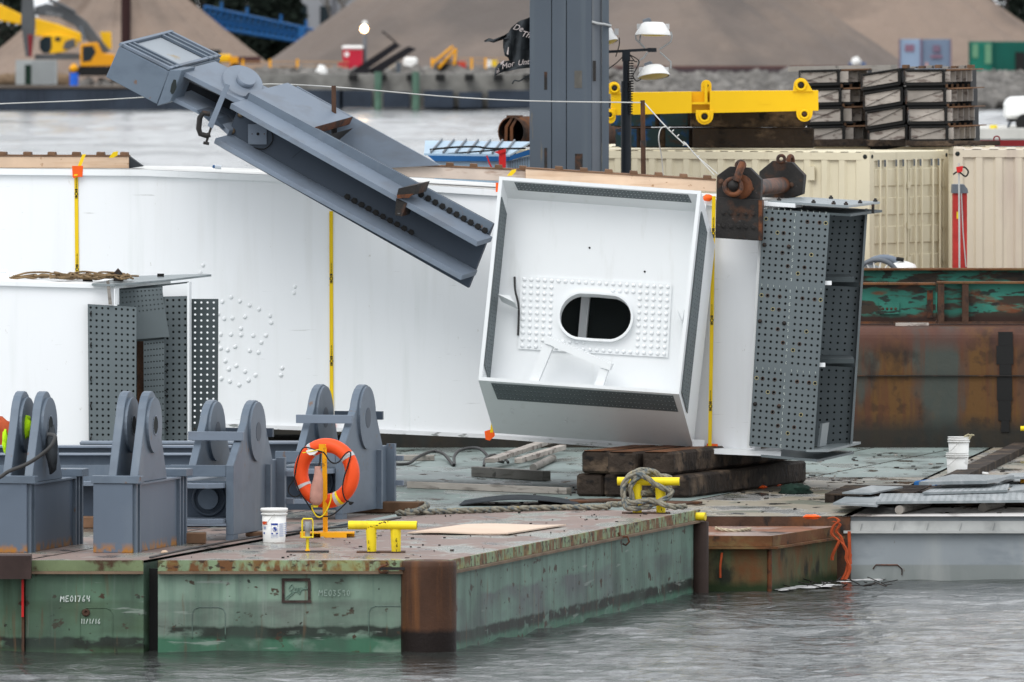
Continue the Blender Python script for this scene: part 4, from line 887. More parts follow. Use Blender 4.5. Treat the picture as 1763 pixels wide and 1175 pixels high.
# ================================================================== blue grey clevis pedestals
def clevis_pts(base_z, t0, t1, tc, ztop, r, x, dirv, slope=0.0):
    """profile in the (along dirv, z) plane starting at point x"""
    out = [(t0, base_z)]
    for k in range(11):
        a = math.pi-(math.pi*(.12+.76*k/10)); out.append((tc+r*.74*math.cos(a), ztop-r+r*math.sin(a)))
    out.append((t1, base_z)); return [x+dirv*t+V(0, 0, z-x.z) for t, z in out]
eD = SKn; eX = V(eD.y, -eD.x, 0)
def disc(c, nrm, r, th, mb): mb.lathe(c, [(r, -.001), (r, th), (0, th)], 28, nrm, False); return mb
def pedestal(u, label, rag=False):
    org = P(u, 953, 135.25); org.z = zt; org = V(X(u, 135.25), 135.25, zt)     # front right bottom corner
    t_ = thing('pedestal', org+V(0, 0, 0), label, 'steel pedestal', 'blue grey clevis pedestals on the pontoon deck')
    w_, dp, h = .45, 2.35, .77
    o = org-eX*w_
    mb = MB(); mb.obox(o, eX*w_, eD*dp, (0, 0, h)); mb.build('base_box', GREYR, t_, bevel=.006)
    mb = MB(); mb.obox(o-eX*.02-eD*.02+V(0, 0, h), eX*.57, eD*.14, (0, 0, .085)); mb.build('front_cap', GREY, t_, bevel=.005)
    mb = MB(); mb.obox(o-eX*.02+eD*(dp-.3)+V(0, 0, h), eX*.57, eD*.3, (0, 0, .085)); mb.build('rear_cap', GREY, t_, bevel=.005)
    for k in (.05, .2, dp-.34, dp-.2, dp-.05): MB().obox(org+eD*k, eX*.035, eD*.05, (0, 0, h-.002)).build('side_fin', GREY, t_)
    MB().obox(org+eD*.18+V(0, 0, h-.02), eX*.045, eD*(dp-.5), (0, 0, .02)).build('side_lip', GREY, t_)
    for xo in (-.235, .015):
        x0 = org+eX*(xo-.0)-eX*.0; x0 = V(x0.x, x0.y, 0)
        pts = clevis_pts(zt+h+.002, .16, 1.50, .82, zt+h+1.0, .44, x0, eD)
        mb = MB(); mb.prism(pts, -eX*.095, False); mb.build('clevis_plate', GREY, t_, bevel=.006)
        hc = x0+eD*.84+V(0, 0, zt+h+.62)
        mb = MB(); disc(hc, eX, .31, .035, mb); mb.build('boss', GREY, t_)
        mb = MB(); disc(hc+eX*.036, eX, .115, .002, mb); mb.build('pin_hole', HOLE, t_)
        mb = MB(); mb.lathe(hc+eX*.039, [(.115, -.04), (.115, .001), (.10, .001), (.10, -.04)], 20, eX); mb.build('hole_rim', GREYL, t_)
    return t_, org
pA, oA = pedestal(46, 'leftmost blue grey pedestal, with lime and black cloth stuffed in its clevis')
pB, oB = pedestal(228, 'blue grey clevis pedestal with rust stains along its foot, second from left')
# cloth, cable on the first pedestal
def lump(c, r, s, m, name, label=None, cat=None, parent=None, seed=0, kind=None):
    mb = MB(); n, k = 14, 9
    for j in range(k+1):
        ph = math.pi*j/k
        for i in range(n):
            a = 2*math.pi*i/n; d_ = V(math.sin(ph)*math.cos(a), math.sin(ph)*math.sin(a), math.cos(ph)); q = 1+.45*noise.noise(d_*2.2+V(seed, 0, 0))
            mb.v.append(Vector(c)+V(d_.x*s[0], d_.y*s[1], d_.z*s[2])*r*q)
    for j in range(k):
        for i in range(n): mb.f.append((j*n+i, j*n+(i+1) % n, (j+1)*n+(i+1) % n, (j+1)*n+i)); mb.sm.append(True)
    return mb.build(name, m, parent, label, cat, kind=kind)
lump(P(44, 737, 136.0), .07, (1, 1, 1.9), LIME, 'lime_rag', 'crumpled lime green cloth stuffed between the clevis plates of the leftmost pedestal', 'cloth', seed=3)
lump(P(9, 762, 136.0), .05, (.7, 1, 2.6), LIME, 'lime_rag', 'narrow strip of lime green cloth hanging at the left edge of the picture', 'cloth', seed=5)
lump(P(50, 762, 136.4), .10, (.7, 1, 1.9), BLKF, 'black_rag', 'black cloth hanging under the lime rag in the leftmost pedestal', 'cloth', seed=8)
lump(P(89, 775, 135.9), .11, (.62, 1, 2.2), BLKF, 'black_rag', 'black cloth bundle hanging on the outer side of the leftmost pedestal', 'cloth', seed=11)
o = MB().tube(smooth_path([P(84, 748, 135.4), P(95, 752, 135.2), P(88, 768, 135.1), P(70, 784, 135.1), P(45, 800, 135.1), P(15, 812, 135.1), P(0, 822, 135.1), P(-30, 835, 135.1)]), .022, 7).build('black_cable', HOSE)
tag(o, 'thick dark cable drooping from the black cloth across the leftmost pedestal', 'cable')
lump(P(-6, 760, 150.5), .28, (1, 1, 1), ORS, 'orange_bundle', 'orange bundle just visible at the left edge behind the pedestal', 'bundle', seed=2)

def saddle(u0, vb, d, scale, label, u1, boss_gap, hgt):
    """long saddle: I shaped body seen end on with two clevis plates; front right bottom corner at (u0,vb)"""
    org = V(X(u0, d), d, zt+.06)
    e = V(.24, .97, 0).normalized(); ex2 = V(e.y, -e.x, 0); L_ = 1.95*scale
    t_ = thing('saddle_bracket', V(org.x, org.y, zt+.06), label, 'steel bracket', 'long blue grey clevis brackets on the pontoon deck')
    wd = .75*scale; bh = .79 if scale < 1.05 else .74; th = .05
    # right side plate with clevis head
    tc, zt2 = .98*scale, 1.50
    for k, (off, nm) in enumerate(((0, 'side_plate'), (-boss_gap, 'side_plate'))):
        x0 = org+ex2*off; bz_ = x0.z
        out = [(0, bz_), (0, bz_+bh)] if k == 0 else [(.15, bz_+bh-.1), (.15, bz_+bh)]
        for j in range(11):
            a = math.pi-(math.pi*(.14+.72*j/10)); out.append((tc+.42*scale*math.cos(a), bz_+zt2-.42*scale+.42*scale*math.sin(a)))
        out += [(L_*.88, bz_+bh), (L_, bz_+bh), (L_, bz_)] if k == 0 else [(L_*.85, bz_+bh), (L_*.85, bz_+bh-.1)]
        mb = MB(); mb.prism([x0+e*t+V(0, 0, z-x0.z) for t, z in out], -ex2*.09); mb.build(nm, GREY, t_, bevel=.006)
        hc = x0+e*tc+V(0, 0, zt2-.36*scale)
        mb = MB(); disc(hc, ex2, .34*scale, .03, mb); mb.build('boss', GREY, t_)
        mb = MB(); disc(hc+ex2*.031, ex2, .11*scale, .002, mb); mb.build('pin_hole', GREYD, t_)
    o = org-ex2*wd
    MB().obox(o+V(0, 0, bh-.13), ex2*(wd-.092), e*.05, (0, 0, .13)).build('top_beam', GREY, t_, bevel=.004)
    MB().obox(o+e*.05+V(0, 0, bh-.20), ex2*(wd-.092), e*1.7, (0, 0, .02)).build('deck_plate', GREY, t_)
    MB().prism([o+V(0, 0, bh-.20)-e*.28, o+ex2*(wd-.22)+V(0, 0, bh-.20)-e*.28, o+ex2*(wd-.094)+V(0, 0, bh-.20)-e*.1, o+ex2*(wd-.094)+V(0, 0, bh-.20)+e*.0, o+V(0, 0, bh-.20)], (0, 0, -.055)).build('upper_shelf', GREYL, t_, bevel=.004)
    MB().prism([o+V(0, 0, .13)-e*.28, o+ex2*(wd-.22)+V(0, 0, .13)-e*.28, o+ex2*(wd-.094)+V(0, 0, .13)-e*.1, o+ex2*(wd-.094)+V(0, 0, .13)+e*.3, o+V(0, 0, .13)+e*.3], (0, 0, .055)).build('lower_shelf', GREYL, t_, bevel=.004)
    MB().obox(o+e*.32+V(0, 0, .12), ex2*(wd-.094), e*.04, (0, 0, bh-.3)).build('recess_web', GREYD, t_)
    hc = o+ex2*(wd*.50)+e*.318+V(0, 0, bh*.50)
    mb = MB(); mb.torus(hc, ex2, (0, 0, 1), .185*scale, .02, 28, 6); mb.build('recess_ring', GREYD, t_)
    mb = MB(); disc(hc, -e, .12*scale, .05, mb); mb.build('recess_boss', GREY, t_)
    for a, b2 in ((.36, .22), (.36, -.22)): MB().lathe(hc+ex2*a*scale*.75+V(0, 0, b2*scale), [(.03, 0), (.02, .012), (0, .012)], 10, -e).build('bolt_hole', BLK, t_)
    # cross bars near the top of the plates
    tb = .75*scale; zb = 1.06
    MB().obox(org-ex2*(boss_gap+.14)+e*(.30*scale)+V(0, 0, zb), ex2*(boss_gap+.17), e*.06, (0, 0, .10)).build('cross_bar', GREYL, t_, bevel=.003)
    MB().obox(org-ex2*(boss_gap+.02)+e*(1.52*scale)+V(0, 0, zb), ex2*(boss_gap+.07), e*.06, (0, 0, .10)).build('rear_cross_bar', GREYD, t_)
    # flange fins on the side
    MB().obox(org+e*(L_-.55), ex2*.06, e*.06, (0, 0, bh-.04)).build('side_fin', GREY, t_)
    MB().obox(org+e*(L_-.08), ex2*.10, e*.08, (0, 0, bh+.02)).build('end_flange', GREY, t_)
    for k in (.35, .75): MB().obox(org+e*(L_-.0)+V(0, 0, bh*k), ex2*.18, e*.06, (0, 0, .06)).build('end_tab', GREYL, t_)
    MB().obox(org-ex2*.09+V(0, 0, -.06), ex2*.09, e*.2, (0, 0, .06)).build('foot', GREY, t_)
    return t_, org, e, ex2
sC, oC, eC, xC = saddle(402, 930, 138.4, 1.0, 'blue grey clevis bracket with ring in its recess, beside the white bucket', 475, .48, 1.5)
sD, oD, eE, xE = saddle(590, 890, 143.9, 1.10, 'blue grey clevis bracket rising behind the orange lifebuoy', 665, .52, 1.6)
# timber packing under them
def timber(p, a, b, c, m, label, name='timber_block', group=None, cat='timber'):
    o = MB().obox(p, a, b, c).build(name, m, bevel=.008); return tag(o, label, cat, group)
timber(oC+eC*.9-xC*.0+V(-.1, 0, -.055), xC*.38, eC*.25, (0, 0, .05), WOODK, 'brown timber packer under the bracket beside the white bucket')
timber(oD+eE*1.9+V(-.5, 0, -.055), xE*.95, eE*.3, (0, 0, .13), WOODK, 'long brown timber packer under the end of the bracket behind the lifebuoy')
timber(V(X(405, 141), 141, zt+.002), (.22, 0, 0), (0, .2, 0), (0, 0, .11), WOODK, 'small brown block left of the white bucket')
timber(V(X(316, 137.5), 137.5, zt+.002), (.25, 0, 0), (0, .3, 0), (0, 0, .12), WOODK, 'brown timber block between the second pedestal and the next bracket')
timber(V(X(122, 141.5), 141.5, zt+.002), (.5, 0, 0), (0, .3, 0), (0, 0, .13), WOODK, 'brown timber block under the long grey girder between the first two pedestals')
# long grey girder lying behind the pedestals
LB = thing('grey_girder', V(X(300, 142), 142, zt+.15), 'long blue grey girder with bolt holes lying behind the pedestals', 'steel girder')
dd = 142.0; xa, xb = X(-160, dd), X(395, dd)
zb0 = Z(905, dd)
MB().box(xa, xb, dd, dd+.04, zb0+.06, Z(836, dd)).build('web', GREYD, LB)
MB().box(xa, xb, dd-.22, dd+.3, Z(836, dd), Z(828, dd)).build('upper_flange', GREYL, LB, bevel=.004)
MB().box(xa, xb, dd-.22, dd+.3, zb0, Z(897, dd)).build('lower_flange', GREYL, LB, bevel=.004)
MB().box(xa, xb, dd-.02, dd+.02, Z(828, dd)+.001, Z(801, dd)).build('upstand', GREY, LB)
MB().box(xa, xb, dd+.4, dd+.44, Z(828, dd), Z(786, dd)).build('middle_upstand', GREY, LB)
MB().box(xa, xb, dd+1.0, dd+1.04, Z(828, dd), Z(771, dd+1)).build('rear_upstand', GREY, LB)
MB().box(xa, xb, dd+.9, dd+1.3, Z(771, dd+1)+.001, Z(768, dd+1)).build('rear_cap', GREYL, LB)
MB().box(xa, xb, dd+.3, dd+.9, Z(786, dd)+.0, Z(784.5, dd)).build('middle_cap', GREYL, LB)
for u in (110, 126, 141): MB().lathe(P(u, 811, dd-.02), [(.018, 0), (.016, .004), (0, .005)], 10, (0, -1, 0)).build('bolt_hole', BLK, LB)
for u in (108, 124, 139, 154, 170, 184): MB().lathe(P(u, 782, dd+.99), [(.016, 0), (.014, .004), (0, .005)], 10, (0, -1, 0)).build('bolt_hole', BLK, LB)
timber(V(X(60, 142), 141.9, zt+.002), (.2, 0, 0), (0, .5, 0), (0, 0, zb0-zt-.004), WOODD, 'dark block under the long grey girder at left')
timber(V(X(352, 142), 141.9, zt+.002), (.2, 0, 0), (0, .5, 0), (0, 0, zb0-zt-.004), WOODD, 'dark block under the right end of the long grey girder')
d2 = 147.5
L2 = thing('grey_girder', V(X(420, d2), d2, zd+.2), 'second blue grey girder lying further back, above and behind the first one', 'steel girder')
MB().box(X(138, d2), X(600, d2), d2, d2+.05, Z(800, d2), Z(764, d2)).build('web', GREY, L2)
MB().box(X(138, d2), X(600, d2), d2-.2, d2+.4, Z(764, d2)+.001, Z(761, d2)).build('top_flange', GREYL, L2)
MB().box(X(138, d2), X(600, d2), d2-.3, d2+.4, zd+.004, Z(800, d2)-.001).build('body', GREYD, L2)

# ================================================================== the blue grey strut
dW = 157.4; e2 = V(.385, .915, .10)
ST = thing('steel_strut', P(600, 330, dW), 'heavy blue grey steel strut with box head, leaning over the long white girder', 'bridge strut')
MB().slab([(428, 160), (849, 386), (806, 496), (380, 254), (398, 218), (414, 176)], dW, e2*.06).build('front_web', GREYD, ST)  # web between the flanges darkened in its paint to read as shade
MB().slab([(430, 160.5), (849, 385.5), (840, 402), (424, 176)], dW-.02, e2*.015).build('upper_web_strip', GREY, ST)
MB().slab([(398, 178), (823, 416), (820, 425), (395, 187)], dW-.46, e2*.49).build('upper_flange', GREYL, ST, bevel=.004)
MB().slab([(371, 238), (500, 312), (797, 474), (793, 483), (498, 320), (368, 247)], dW-.46, e2*.49).build('lower_flange', GREYL, ST, bevel=.004)
# back web, above the girder
MB().slab([(511, 149), (757, 285), (640, 291), (500, 215), (470, 190), (497, 161)], dW+1.2, e2*.03).build('rear_web', GREYL, ST)
MB().slab([(497, 157), (500, 154), (572, 192), (572, 198)], dW+1.05, e2*.14).build('rear_flange_strip', GREYL, ST)
# cover plate between webs
q0, q1 = P(430, 160, dW), P(541, 220, dW)
cv = [q0, q1, q1+e2*1.22, q0+e2*1.22]
MB().prism(cv, (-.012, 0, -.03)).build('cover_plate', GREYL, ST)  # paler tone stands for the reflection on this plate
mid = (q1+q1+e2*1.22)/2
MB().prism([q1, q1+e2*1.22, q1+e2*1.22+V(-.05, 0, -.10), q1+V(-.05, 0, -.10)], (.02, 0, .01)).build('cover_end', RUSTO, ST)
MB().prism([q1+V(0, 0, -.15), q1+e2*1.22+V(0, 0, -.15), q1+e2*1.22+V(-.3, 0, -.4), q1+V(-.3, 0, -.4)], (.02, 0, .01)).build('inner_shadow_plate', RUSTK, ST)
# neck plates and pivot discs
def neck(px, th, m, nm, d=dW-.1, wd=1.0, par=None): MB().slab(px, d, e2*wd).build(nm, m, ST, bevel=.004)
neck([(311, 121), (414, 173), (420, 181), (405, 178), (311, 130)], 0, GREYL, 'upper_neck_plate', dW-.15, 1.1)
neck([(293, 165), (372, 205), (395, 225), (392, 233), (365, 208), (290, 172)], 0, GREYL, 'lower_neck_plate', dW-.15, 1.1)
neck([(300, 130), (420, 185), (405, 220), (290, 165)], 0, mat('blue_grey_recess_shade', (.018, .022, .028), .6), 'inner_web', dW+.45, .05)  # last plate: near-black blue grey paints the shade of the neck recess
neck([(338, 190), (372, 205), (385, 222), (362, 212)], 0, GREYD, 'lower_gusset', dW-.2, .4)
axn = (P(400, 100, dW)-P(429, 152, dW)); axn = V(.49, -.30, .87).normalized()
nrm = (P(849, 386, dW)-P(428, 160, dW)).cross(e2).normalized(); nrm = nrm if nrm.z > 0 else -nrm
al = (P(849, 386, dW)-P(428, 160, dW)).normalized()
dc = P(412, 143, dW+.55)
def edisc(c, ra, rb, th, m, nm):
    n = 32; b_dir = nrm.cross(al).normalized()
    top_ = [c+al*ra*math.cos(2*math.pi*i/n)+b_dir*rb*math.sin(2*math.pi*i/n) for i in range(n)]
    MB().prism(top_, -nrm*th, True).build(nm, m, ST, bevel=.004)
edisc(dc+nrm*.05+al*.03, .27, .62, .11, GREYL, 'pivot_disc')
edisc(dc+nrm*.11+al*.06, .12, .26, .06, GREYL, 'pivot_boss')
edisc(P(455, 172, dW+.6)+nrm*.02, .1, .2, .02, GREYL, 'round_patch')
# head box
hb = 1.62
MB().slab([(205, 80), (182, 133), (270, 180), (292, 124)], dW-.25, e2*hb).build('head_box', GREY, ST, bevel=.008)
MB().slab([(292, 121), (314, 121), (293, 176), (270, 183), (275, 170)], dW-.27, e2*.42).build('end_lug', GREY, ST, bevel=.006)
hcn = P(302, 149, dW-.27)+e2*.2
MB().slab([(299, 137), (303, 138), (304, 150), (300, 160), (296, 163), (293, 158), (295, 146)], dW-.275, (0, .004, 0)).build('lug_hole', HOLE, ST)
MB().slab([(303, 117), (317, 119), (315, 127), (301, 126)], dW+.95, e2*.42).build('rear_lug', GREYL, ST, bevel=.004)
h0, h1 = P(205, 79, dW-.25), P(292, 122, dW-.25)
up = V(-.05, 0, .10)*.3
for k, (o_, wd) in enumerate(((.02, .05), (.17, .05), (.31, .05), (hb-.38, .05), (hb-.22, .05), (hb-.07, .06))):
    MB().obox(h0+e2*o_, h1-h0, e2*wd, nrm*.035).build('head_rib', GREYL if k in (0, 5) else GREY, ST)
MB().obox(h0-al*.01, al*.04, e2*hb, nrm*.04).build('head_edge', GREYL, ST)
MB().obox(h1-al*.05, al*.04, e2*hb, nrm*.03).build('head_edge', GREYL, ST)
MB().obox(h0+e2*.4+al*.05, (h1-h0)*.86, e2*.8, nrm*.004).build('stained_panel', mat('pale_stained_panel', (.27, .30, .33), .45, var=(1.2, .12), layers=[dict(c=(.3, .2, .06), s=(2, 2, 5), lo=.62, hi=.7, k=.8)]), ST)
# clamp bar and C clamp
MB().slab([(388, 144), (396, 147), (366, 222), (357, 217)], dW-.62, (0, .05, 0)).build('clamp_bar', GREYL, ST, bevel=.003)
CL = thing('c_clamp', P(350, 215, dW-.5), 'black C clamp hanging at the neck of the blue grey strut', 'clamp')
MB().tube([P(u, v, dW-.6) for u, v in ((362, 197), (350, 195), (344, 203), (342, 222), (345, 231), (355, 234), (362, 232))], .036, 6).build('frame', RUSTK, CL)
MB().cyl(P(364, 218, dW-.6), P(355, 246, dW-.6), .016).build('screw', RUSTK, CL)
MB().cyl(P(350, 246, dW-.6), P(360, 248, dW-.6), .02).build('handle', RUSTK, CL)
# bolts and junction plate
def bolt(u, v, d, r=.037, m=None, par=ST): MB().lathe(P(u, v, d), [(r*1.2, 0), (r*1.2, .008), (r, .009), (r, .035), (0, .036)], 6 if r > .03 else 8, (0, -1, 0), False).build('bolt', m or BLK, par)
for k in range(10): bolt(725+12.2*k, 335+6.9*k, dW-.036)
for k in range(10): bolt(598+12.2*k, 339.5+6.8*k, dW-.006)
for k in range(9): bolt(586+13*k, 363+7.3*k, dW-.006, .034)
for k in range(5): bolt(742+14*k, 376+7.8*k, dW-.006, .026)
for u, v in ((414, 198), (400, 226)): MB().dome(P(u, v, dW-.01), (0, -1, 0), .04, 12).build('brass_bolt', mat('dull_brass', (.16, .12, .08), .4, metal=.6), ST)
MB().slab([(427, 214), (459, 214), (459, 249), (427, 249)], dW-.03, (0, .025, 0)).build('junction_plate', GREYL, ST)
MB().tube(smooth_path([P(459, 220, dW-.02), P(468, 228, dW-.03), P(469, 244, dW-.03), P(455, 257, dW-.03), P(433, 254, dW-.03)]), .008, 5).build('plate_wire', BLK, ST)
MB().dome(P(444, 231, dW-.03), (0, -1, 0), .02).build('plate_bolt', BLK, ST)
for u in (434, 455): MB().dome(P(u, 231, dW-.03), (0, -1, 0), .008).build('plate_screw', RUSTO, ST)
# rusty clamp angle on flange
RC = thing('beam_clamp', P(690, 345, dW-.5), 'small rusty angle clamp gripping the flange of the blue grey strut', 'clamp')
MB().slab([(686, 325), (719, 318), (713, 336), (683, 338)], dW-.5, e2*.4).build('upper_angle', RUSTK, RC)
MB().slab([(683, 336), (712, 334), (704, 341), (684, 342)], dW-.52, (0, .05, 0)).build('orange_lip', RUSTO, RC)
MB().slab([(682, 342), (700, 350), (692, 373), (680, 371)], dW-.48, e2*.25).build('lower_angle', RUSTK, RC)
# ================================================================== things on the pontoon decks
# yellow bitts
def bitt(uc, up0, up1, vb, vp, d, half, pr, label, text=False):
    sc_ = F/d; zb = zt
    t_ = thing('mooring_bitt', V(X(uc, d), d, zb), label, 'mooring bitt')
    zp = Z(vp, d)
    MB().cyl(V(X(half[0], d), d+.02, zp), V(X(half[1], d), d-.06, zp), pr, n=24).build('cross_pipe', YELB, t_)
    c = V(X(half[1], d), d-.061, zp); MB().lathe(c, [(pr*.8, .001), (0, .001)], 20, V(1, -.1, 0)).build('pipe_bore', HOLE, t_)
    for u in (up0, up1):
        r0_, r1_ = 8.0/sc_, 9.6/sc_; MB().cyl(V(X(u, d), d, zb+.012), V(X(u-1, d), d, zp-pr*.6), r0_, r1_, 20).build('post', YELB, t_)
    MB().box(X(up0-26, d), X(up1+16, d), d-.12, d+.2, zb+.002, zb+.012).build('base_plate', RUST, t_)
    return t_
BT = bitt(660, 640, 682, 953, 904.5, 135.4, (600, 718), .048, 'bright yellow mooring bitt with black scuffs near the rusted pontoon corner')
mb = MB()
for k in range(16):
    a = k/15; c = P(629+38*a, 911-13*a, 135.34-.048*math.sin(.6+1.6*a)); mb.dome(c+V(random.uniform(-.01, .01), 0, random.uniform(-.008, .008)), (0, -1, 0), random.uniform(.004, .011), 6)
mb.build('paint_scuff', BLK, BT, kind='stuff')
mb = MB()
for u, v in ((636, 930), (636, 941), (683, 927), (684, 936), (684, 946)): scribble(mb, random.choice('146'), P(u-2, v+6, 135.33), (1, 0, 0), .035, .006)
mb.build('pen_mark', BLK, BT)
BT2 = bitt(1118, 1097, 1138, 868, 829, 145.6, (1063, 1170), .05, 'yellow mooring bitt wrapped with thick weathered rope at the pontoon end')
rp = MB()
dB = 145.6
pts = [P(1180, 872, dB), P(1160, 873, dB-.2), P(1140, 868, dB-.2), P(1120, 862, dB-.15), P(1092, 866, dB-.2), P(1078, 862, dB-.15), P(1072, 845, dB-.15), P(1078, 826, dB-.15), P(1092, 814, dB-.1), P(1110, 810, dB), P(1124, 815, dB+.1), P(1130, 830, dB+.1), P(1122, 846, dB+.05), P(1104, 850, dB-.05)]
rope(rp, pts, .035); rp.build('weathered_rope', ROPE, label='thick mottled mooring rope looped round the yellow bitt, the outer turn', cat='rope', group='mooring rope turns on the far bitt')
rp = MB(); pts = [P(1085, 822, dB-.1), P(1098, 816, dB-.12), P(1112, 822, dB-.15), P(1128, 834, dB-.15), P(1145, 842, dB-.12), P(1156, 846, dB-.05), P(1150, 838, dB+.1), P(1138, 822, dB+.1), P(1122, 812, dB+.05), P(1104, 818, dB-.1), P(1086, 836, dB-.12), P(1088, 856, dB-.1), P(1094, 872, dB-.1)]
rope(rp, pts, .035); rp.build('weathered_rope', ROPE, label='thick mottled mooring rope crossing between the posts of the far yellow bitt', cat='rope', group='mooring rope turns on the far bitt')
rp = MB(); pts = [P(1158, 845, dB-.1), P(1150, 856, dB-.12), P(1130, 866, dB-.12), P(1112, 873, dB-.14), P(1085, 876, dB-.2), P(1076, 868, dB-.16), P(1074, 850, dB-.1), P(1080, 832, dB+.0), P(1100, 812, dB+.12), P(1118, 818, dB+.1), P(1142, 820, dB+.1), P(1156, 824, dB+.1)]
rope(rp, pts, .035); rp.build('weathered_rope', ROPE, label='thick mottled mooring rope hanging low across the front of the far bitt', cat='rope', group='mooring rope turns on the far bitt')
rp = MB(); pts = [G(1094, 874, zt)+V(0, 0, .04), G(1050, 875, zt)+V(0, 0, .04), G(1042, 879, zt)+V(0, 0, .04), G(980, 879, zt)+V(0, 0, .035), G(900, 881, zt)+V(0, 0, .035), G(820, 884, zt)+V(0, 0, .035), G(760, 886, zt)+V(0, 0, .035), G(725, 887, zt)+V(0, 0, .035), G(700, 884, zt)+V(0, 0, .035), G(715, 880, zt)+V(0, 0, .09), G(735, 884, zt)+V(0, 0, .09), G(712, 889, zt)+V(0, 0, .05), G(684, 888, zt)+V(0, 0, .03)]
rope(rp, pts, .038); rp.build('weathered_rope', ROPE, label='long thick mottled mooring rope running along the deck to the far bitt', cat='rope')
rp = MB(); rope(rp, [P(1232, 910, 148.4), P(1250, 913, 148.3), P(1270, 914, 148.3), P(1292, 911, 148.6)], .022); rp.build('weathered_rope', mat('pale_rope', (.42, .36, .26), .9, var=(20, .3)), label='short pale tan rope lying on the rusted pontoon', cat='rope')
# bucket
def bucket(c, r, h, label, lid=True, group=None, print_=False, ribs=((.82, .06),), name='plastic_bucket'):
    t_ = thing(name, c, label, 'bucket', group)
    pr = [(r*.86, 0), (r*.87, .01), (r*.95, h*.80)]
    for f_ in (.80, .88): pr += [(r*.95, h*f_), (r*1.03, h*(f_+.005)), (r*1.04, h*(f_+.045)), (r*.96, h*(f_+.05))]
    pr += [(r*.97, h*.98)]
    if not lid: pr += [(r*1.02, h*.985), (r*1.02, h), (r*.92, h), (r*.80, .03), (0, .03)]
    else: pr += [(r*.9, h*.98), (0, h*.98)]
    MB().lathe(c, pr, 32).build('body', PLAST, t_)
    if lid: MB().lathe(c, [(r*1.0, h*.905), (r*1.075, h*.91), (r*1.075, h*.985), (r*1.03, h), (0, h)], 32).build('lid', PLAST, t_)
    mb = MB()
    a0 = V(c[0]+r*.05, c[1]-r*1.05, c[2]+h*.84); mb.tube([a0, a0+V(-r*.35, -.005, -h*.15), a0+V(-r*.75, .03, -h*.33), a0+V(-r*1.02, r*.8, -h*.38)], .0035, 5); mb.build('handle', WIRE, t_)
    return t_
bc_ = V(X(472, 138.0), 138.0, zt)
BK = bucket(bc_, .145, .385, 'white plastic bucket with lid and blue warning print, beside the lifebuoy stand')
def patch(u0, v0, u1, v1, m, nm, r=.131, n=6, c=bc_, par=BK):
    mb = MB(); xs = [X(u0+(u1-u0)*i/n, c.y)-c.x for i in range(n+1)]
    for i in range(n):
        a, b2 = xs[i], xs[i+1]; za, zb2 = Z(v1, c.y), Z(v0, c.y)
        def yy(x, z): rr = .1395-.012*(1-(z-zt)/.31); return -math.sqrt(max(1e-5, rr*rr-x*x))-.002
        mb.add([c+V(a, yy(a, za), za-zt), c+V(b2, yy(b2, za), za-zt), c+V(b2, yy(b2, zb2), zb2-zt), c+V(a, yy(a, zb2), zb2-zt)], [(0, 1, 2, 3)])
    mb.build(nm, m, par)
patch(452, 897.5, 460, 903, INKR, 'red_print'); patch(467, 900.5, 479, 903.5, INK, 'warning_heading'); patch(467.5, 917, 470.5, 919, INK, 'print_bar'); patch(475.5, 917, 479, 919, INK, 'print_bar')
patch(467, 903.5, 467.6, 925, INKL, 'label_edge', n=1); patch(478.5, 903.5, 479, 925, INKL, 'label_edge', n=1); patch(467, 925, 479, 925.5, INKL, 'label_edge')
for k in range(7): patch(481, 901+3.4*k, 488.5, 902.8+3.4*k, INKL, 'fine_print'); 
for k in range(6): patch(490, 900+3.6*k, 493.5, 901.6+3.6*k, INKL, 'fine_print', n=2)
patch(468.5, 920, 477.5, 921, INKL, 'fine_print'); patch(468.5, 922, 477.5, 923, INKL, 'fine_print'); patch(454, 906, 458, 911, INKL, 'side_print', n=2); patch(454, 916, 456, 919.5, INK, 'side_print', n=2)
mb = MB(); mb.torus(P(473.2, 911.5, 138-.145), (1, 0, 0), (0, 0, 1), .023, .003, 20, 4); mb.slab([(470.5, 908), (474, 908.5), (476, 912), (474, 914.5), (471.5, 911)], 138-.144, (0, .002, 0)); mb.build('warning_symbol', INK, BK)
# lifebuoy on its stand
dl_ = 139.3
LS = thing('lifebuoy_stand', V(X(566, dl_), dl_, zt), 'orange yellow steel post on a channel foot that carries the lifebuoy', 'stand')
MB().obox(V(X(556, dl_), dl_, zt+.05), V(.055, -.005, 0), (0, .055, 0), (-.012, 0, Z(765, dl_)-zt-.05)).build('post', ORY, LS, bevel=.003)
MB().box(X(549, dl_), X(558, dl_), dl_-.015, dl_+.01, Z(778, dl_), Z(765, dl_)).build('hook', ORY, LS)
mb = MB(); mb.obox(V(X(517, dl_), dl_-.2, zt+.045), (.62, .0, 0), (0, .28, 0), (0, 0, .015)); mb.obox(V(X(517, dl_), dl_+.07, zt+.0), (.62, 0, 0), (0, .02, 0), (0, 0, .045)); mb.obox(V(X(517, dl_), dl_-.2, zt), (.10, 0, 0), (0, .02, 0), (0, 0, .045)); mb.obox(V(X(552, dl_), dl_-.2, zt), (.30, 0, 0), (0, .02, 0), (0, 0, .045)); mb.build('channel_foot', ORY, LS)
LR = thing('lifebuoy', P(562.5, 873, dl_-.1), 'orange lifebuoy ring with black grab line and silver tape, hung on the yellow post', 'lifebuoy')
rc = P(562.5, 815, dl_+.08); er = V(.93, -.37, 0); R_, r_ = .318, .083
mb = MB(); mb.torus(rc, er*1.0, (0, 0, 1), R_, r_, 48, 16); mb.build('ring', RING, LR)
axr = er.cross(V(0, 0, 1)).normalized()
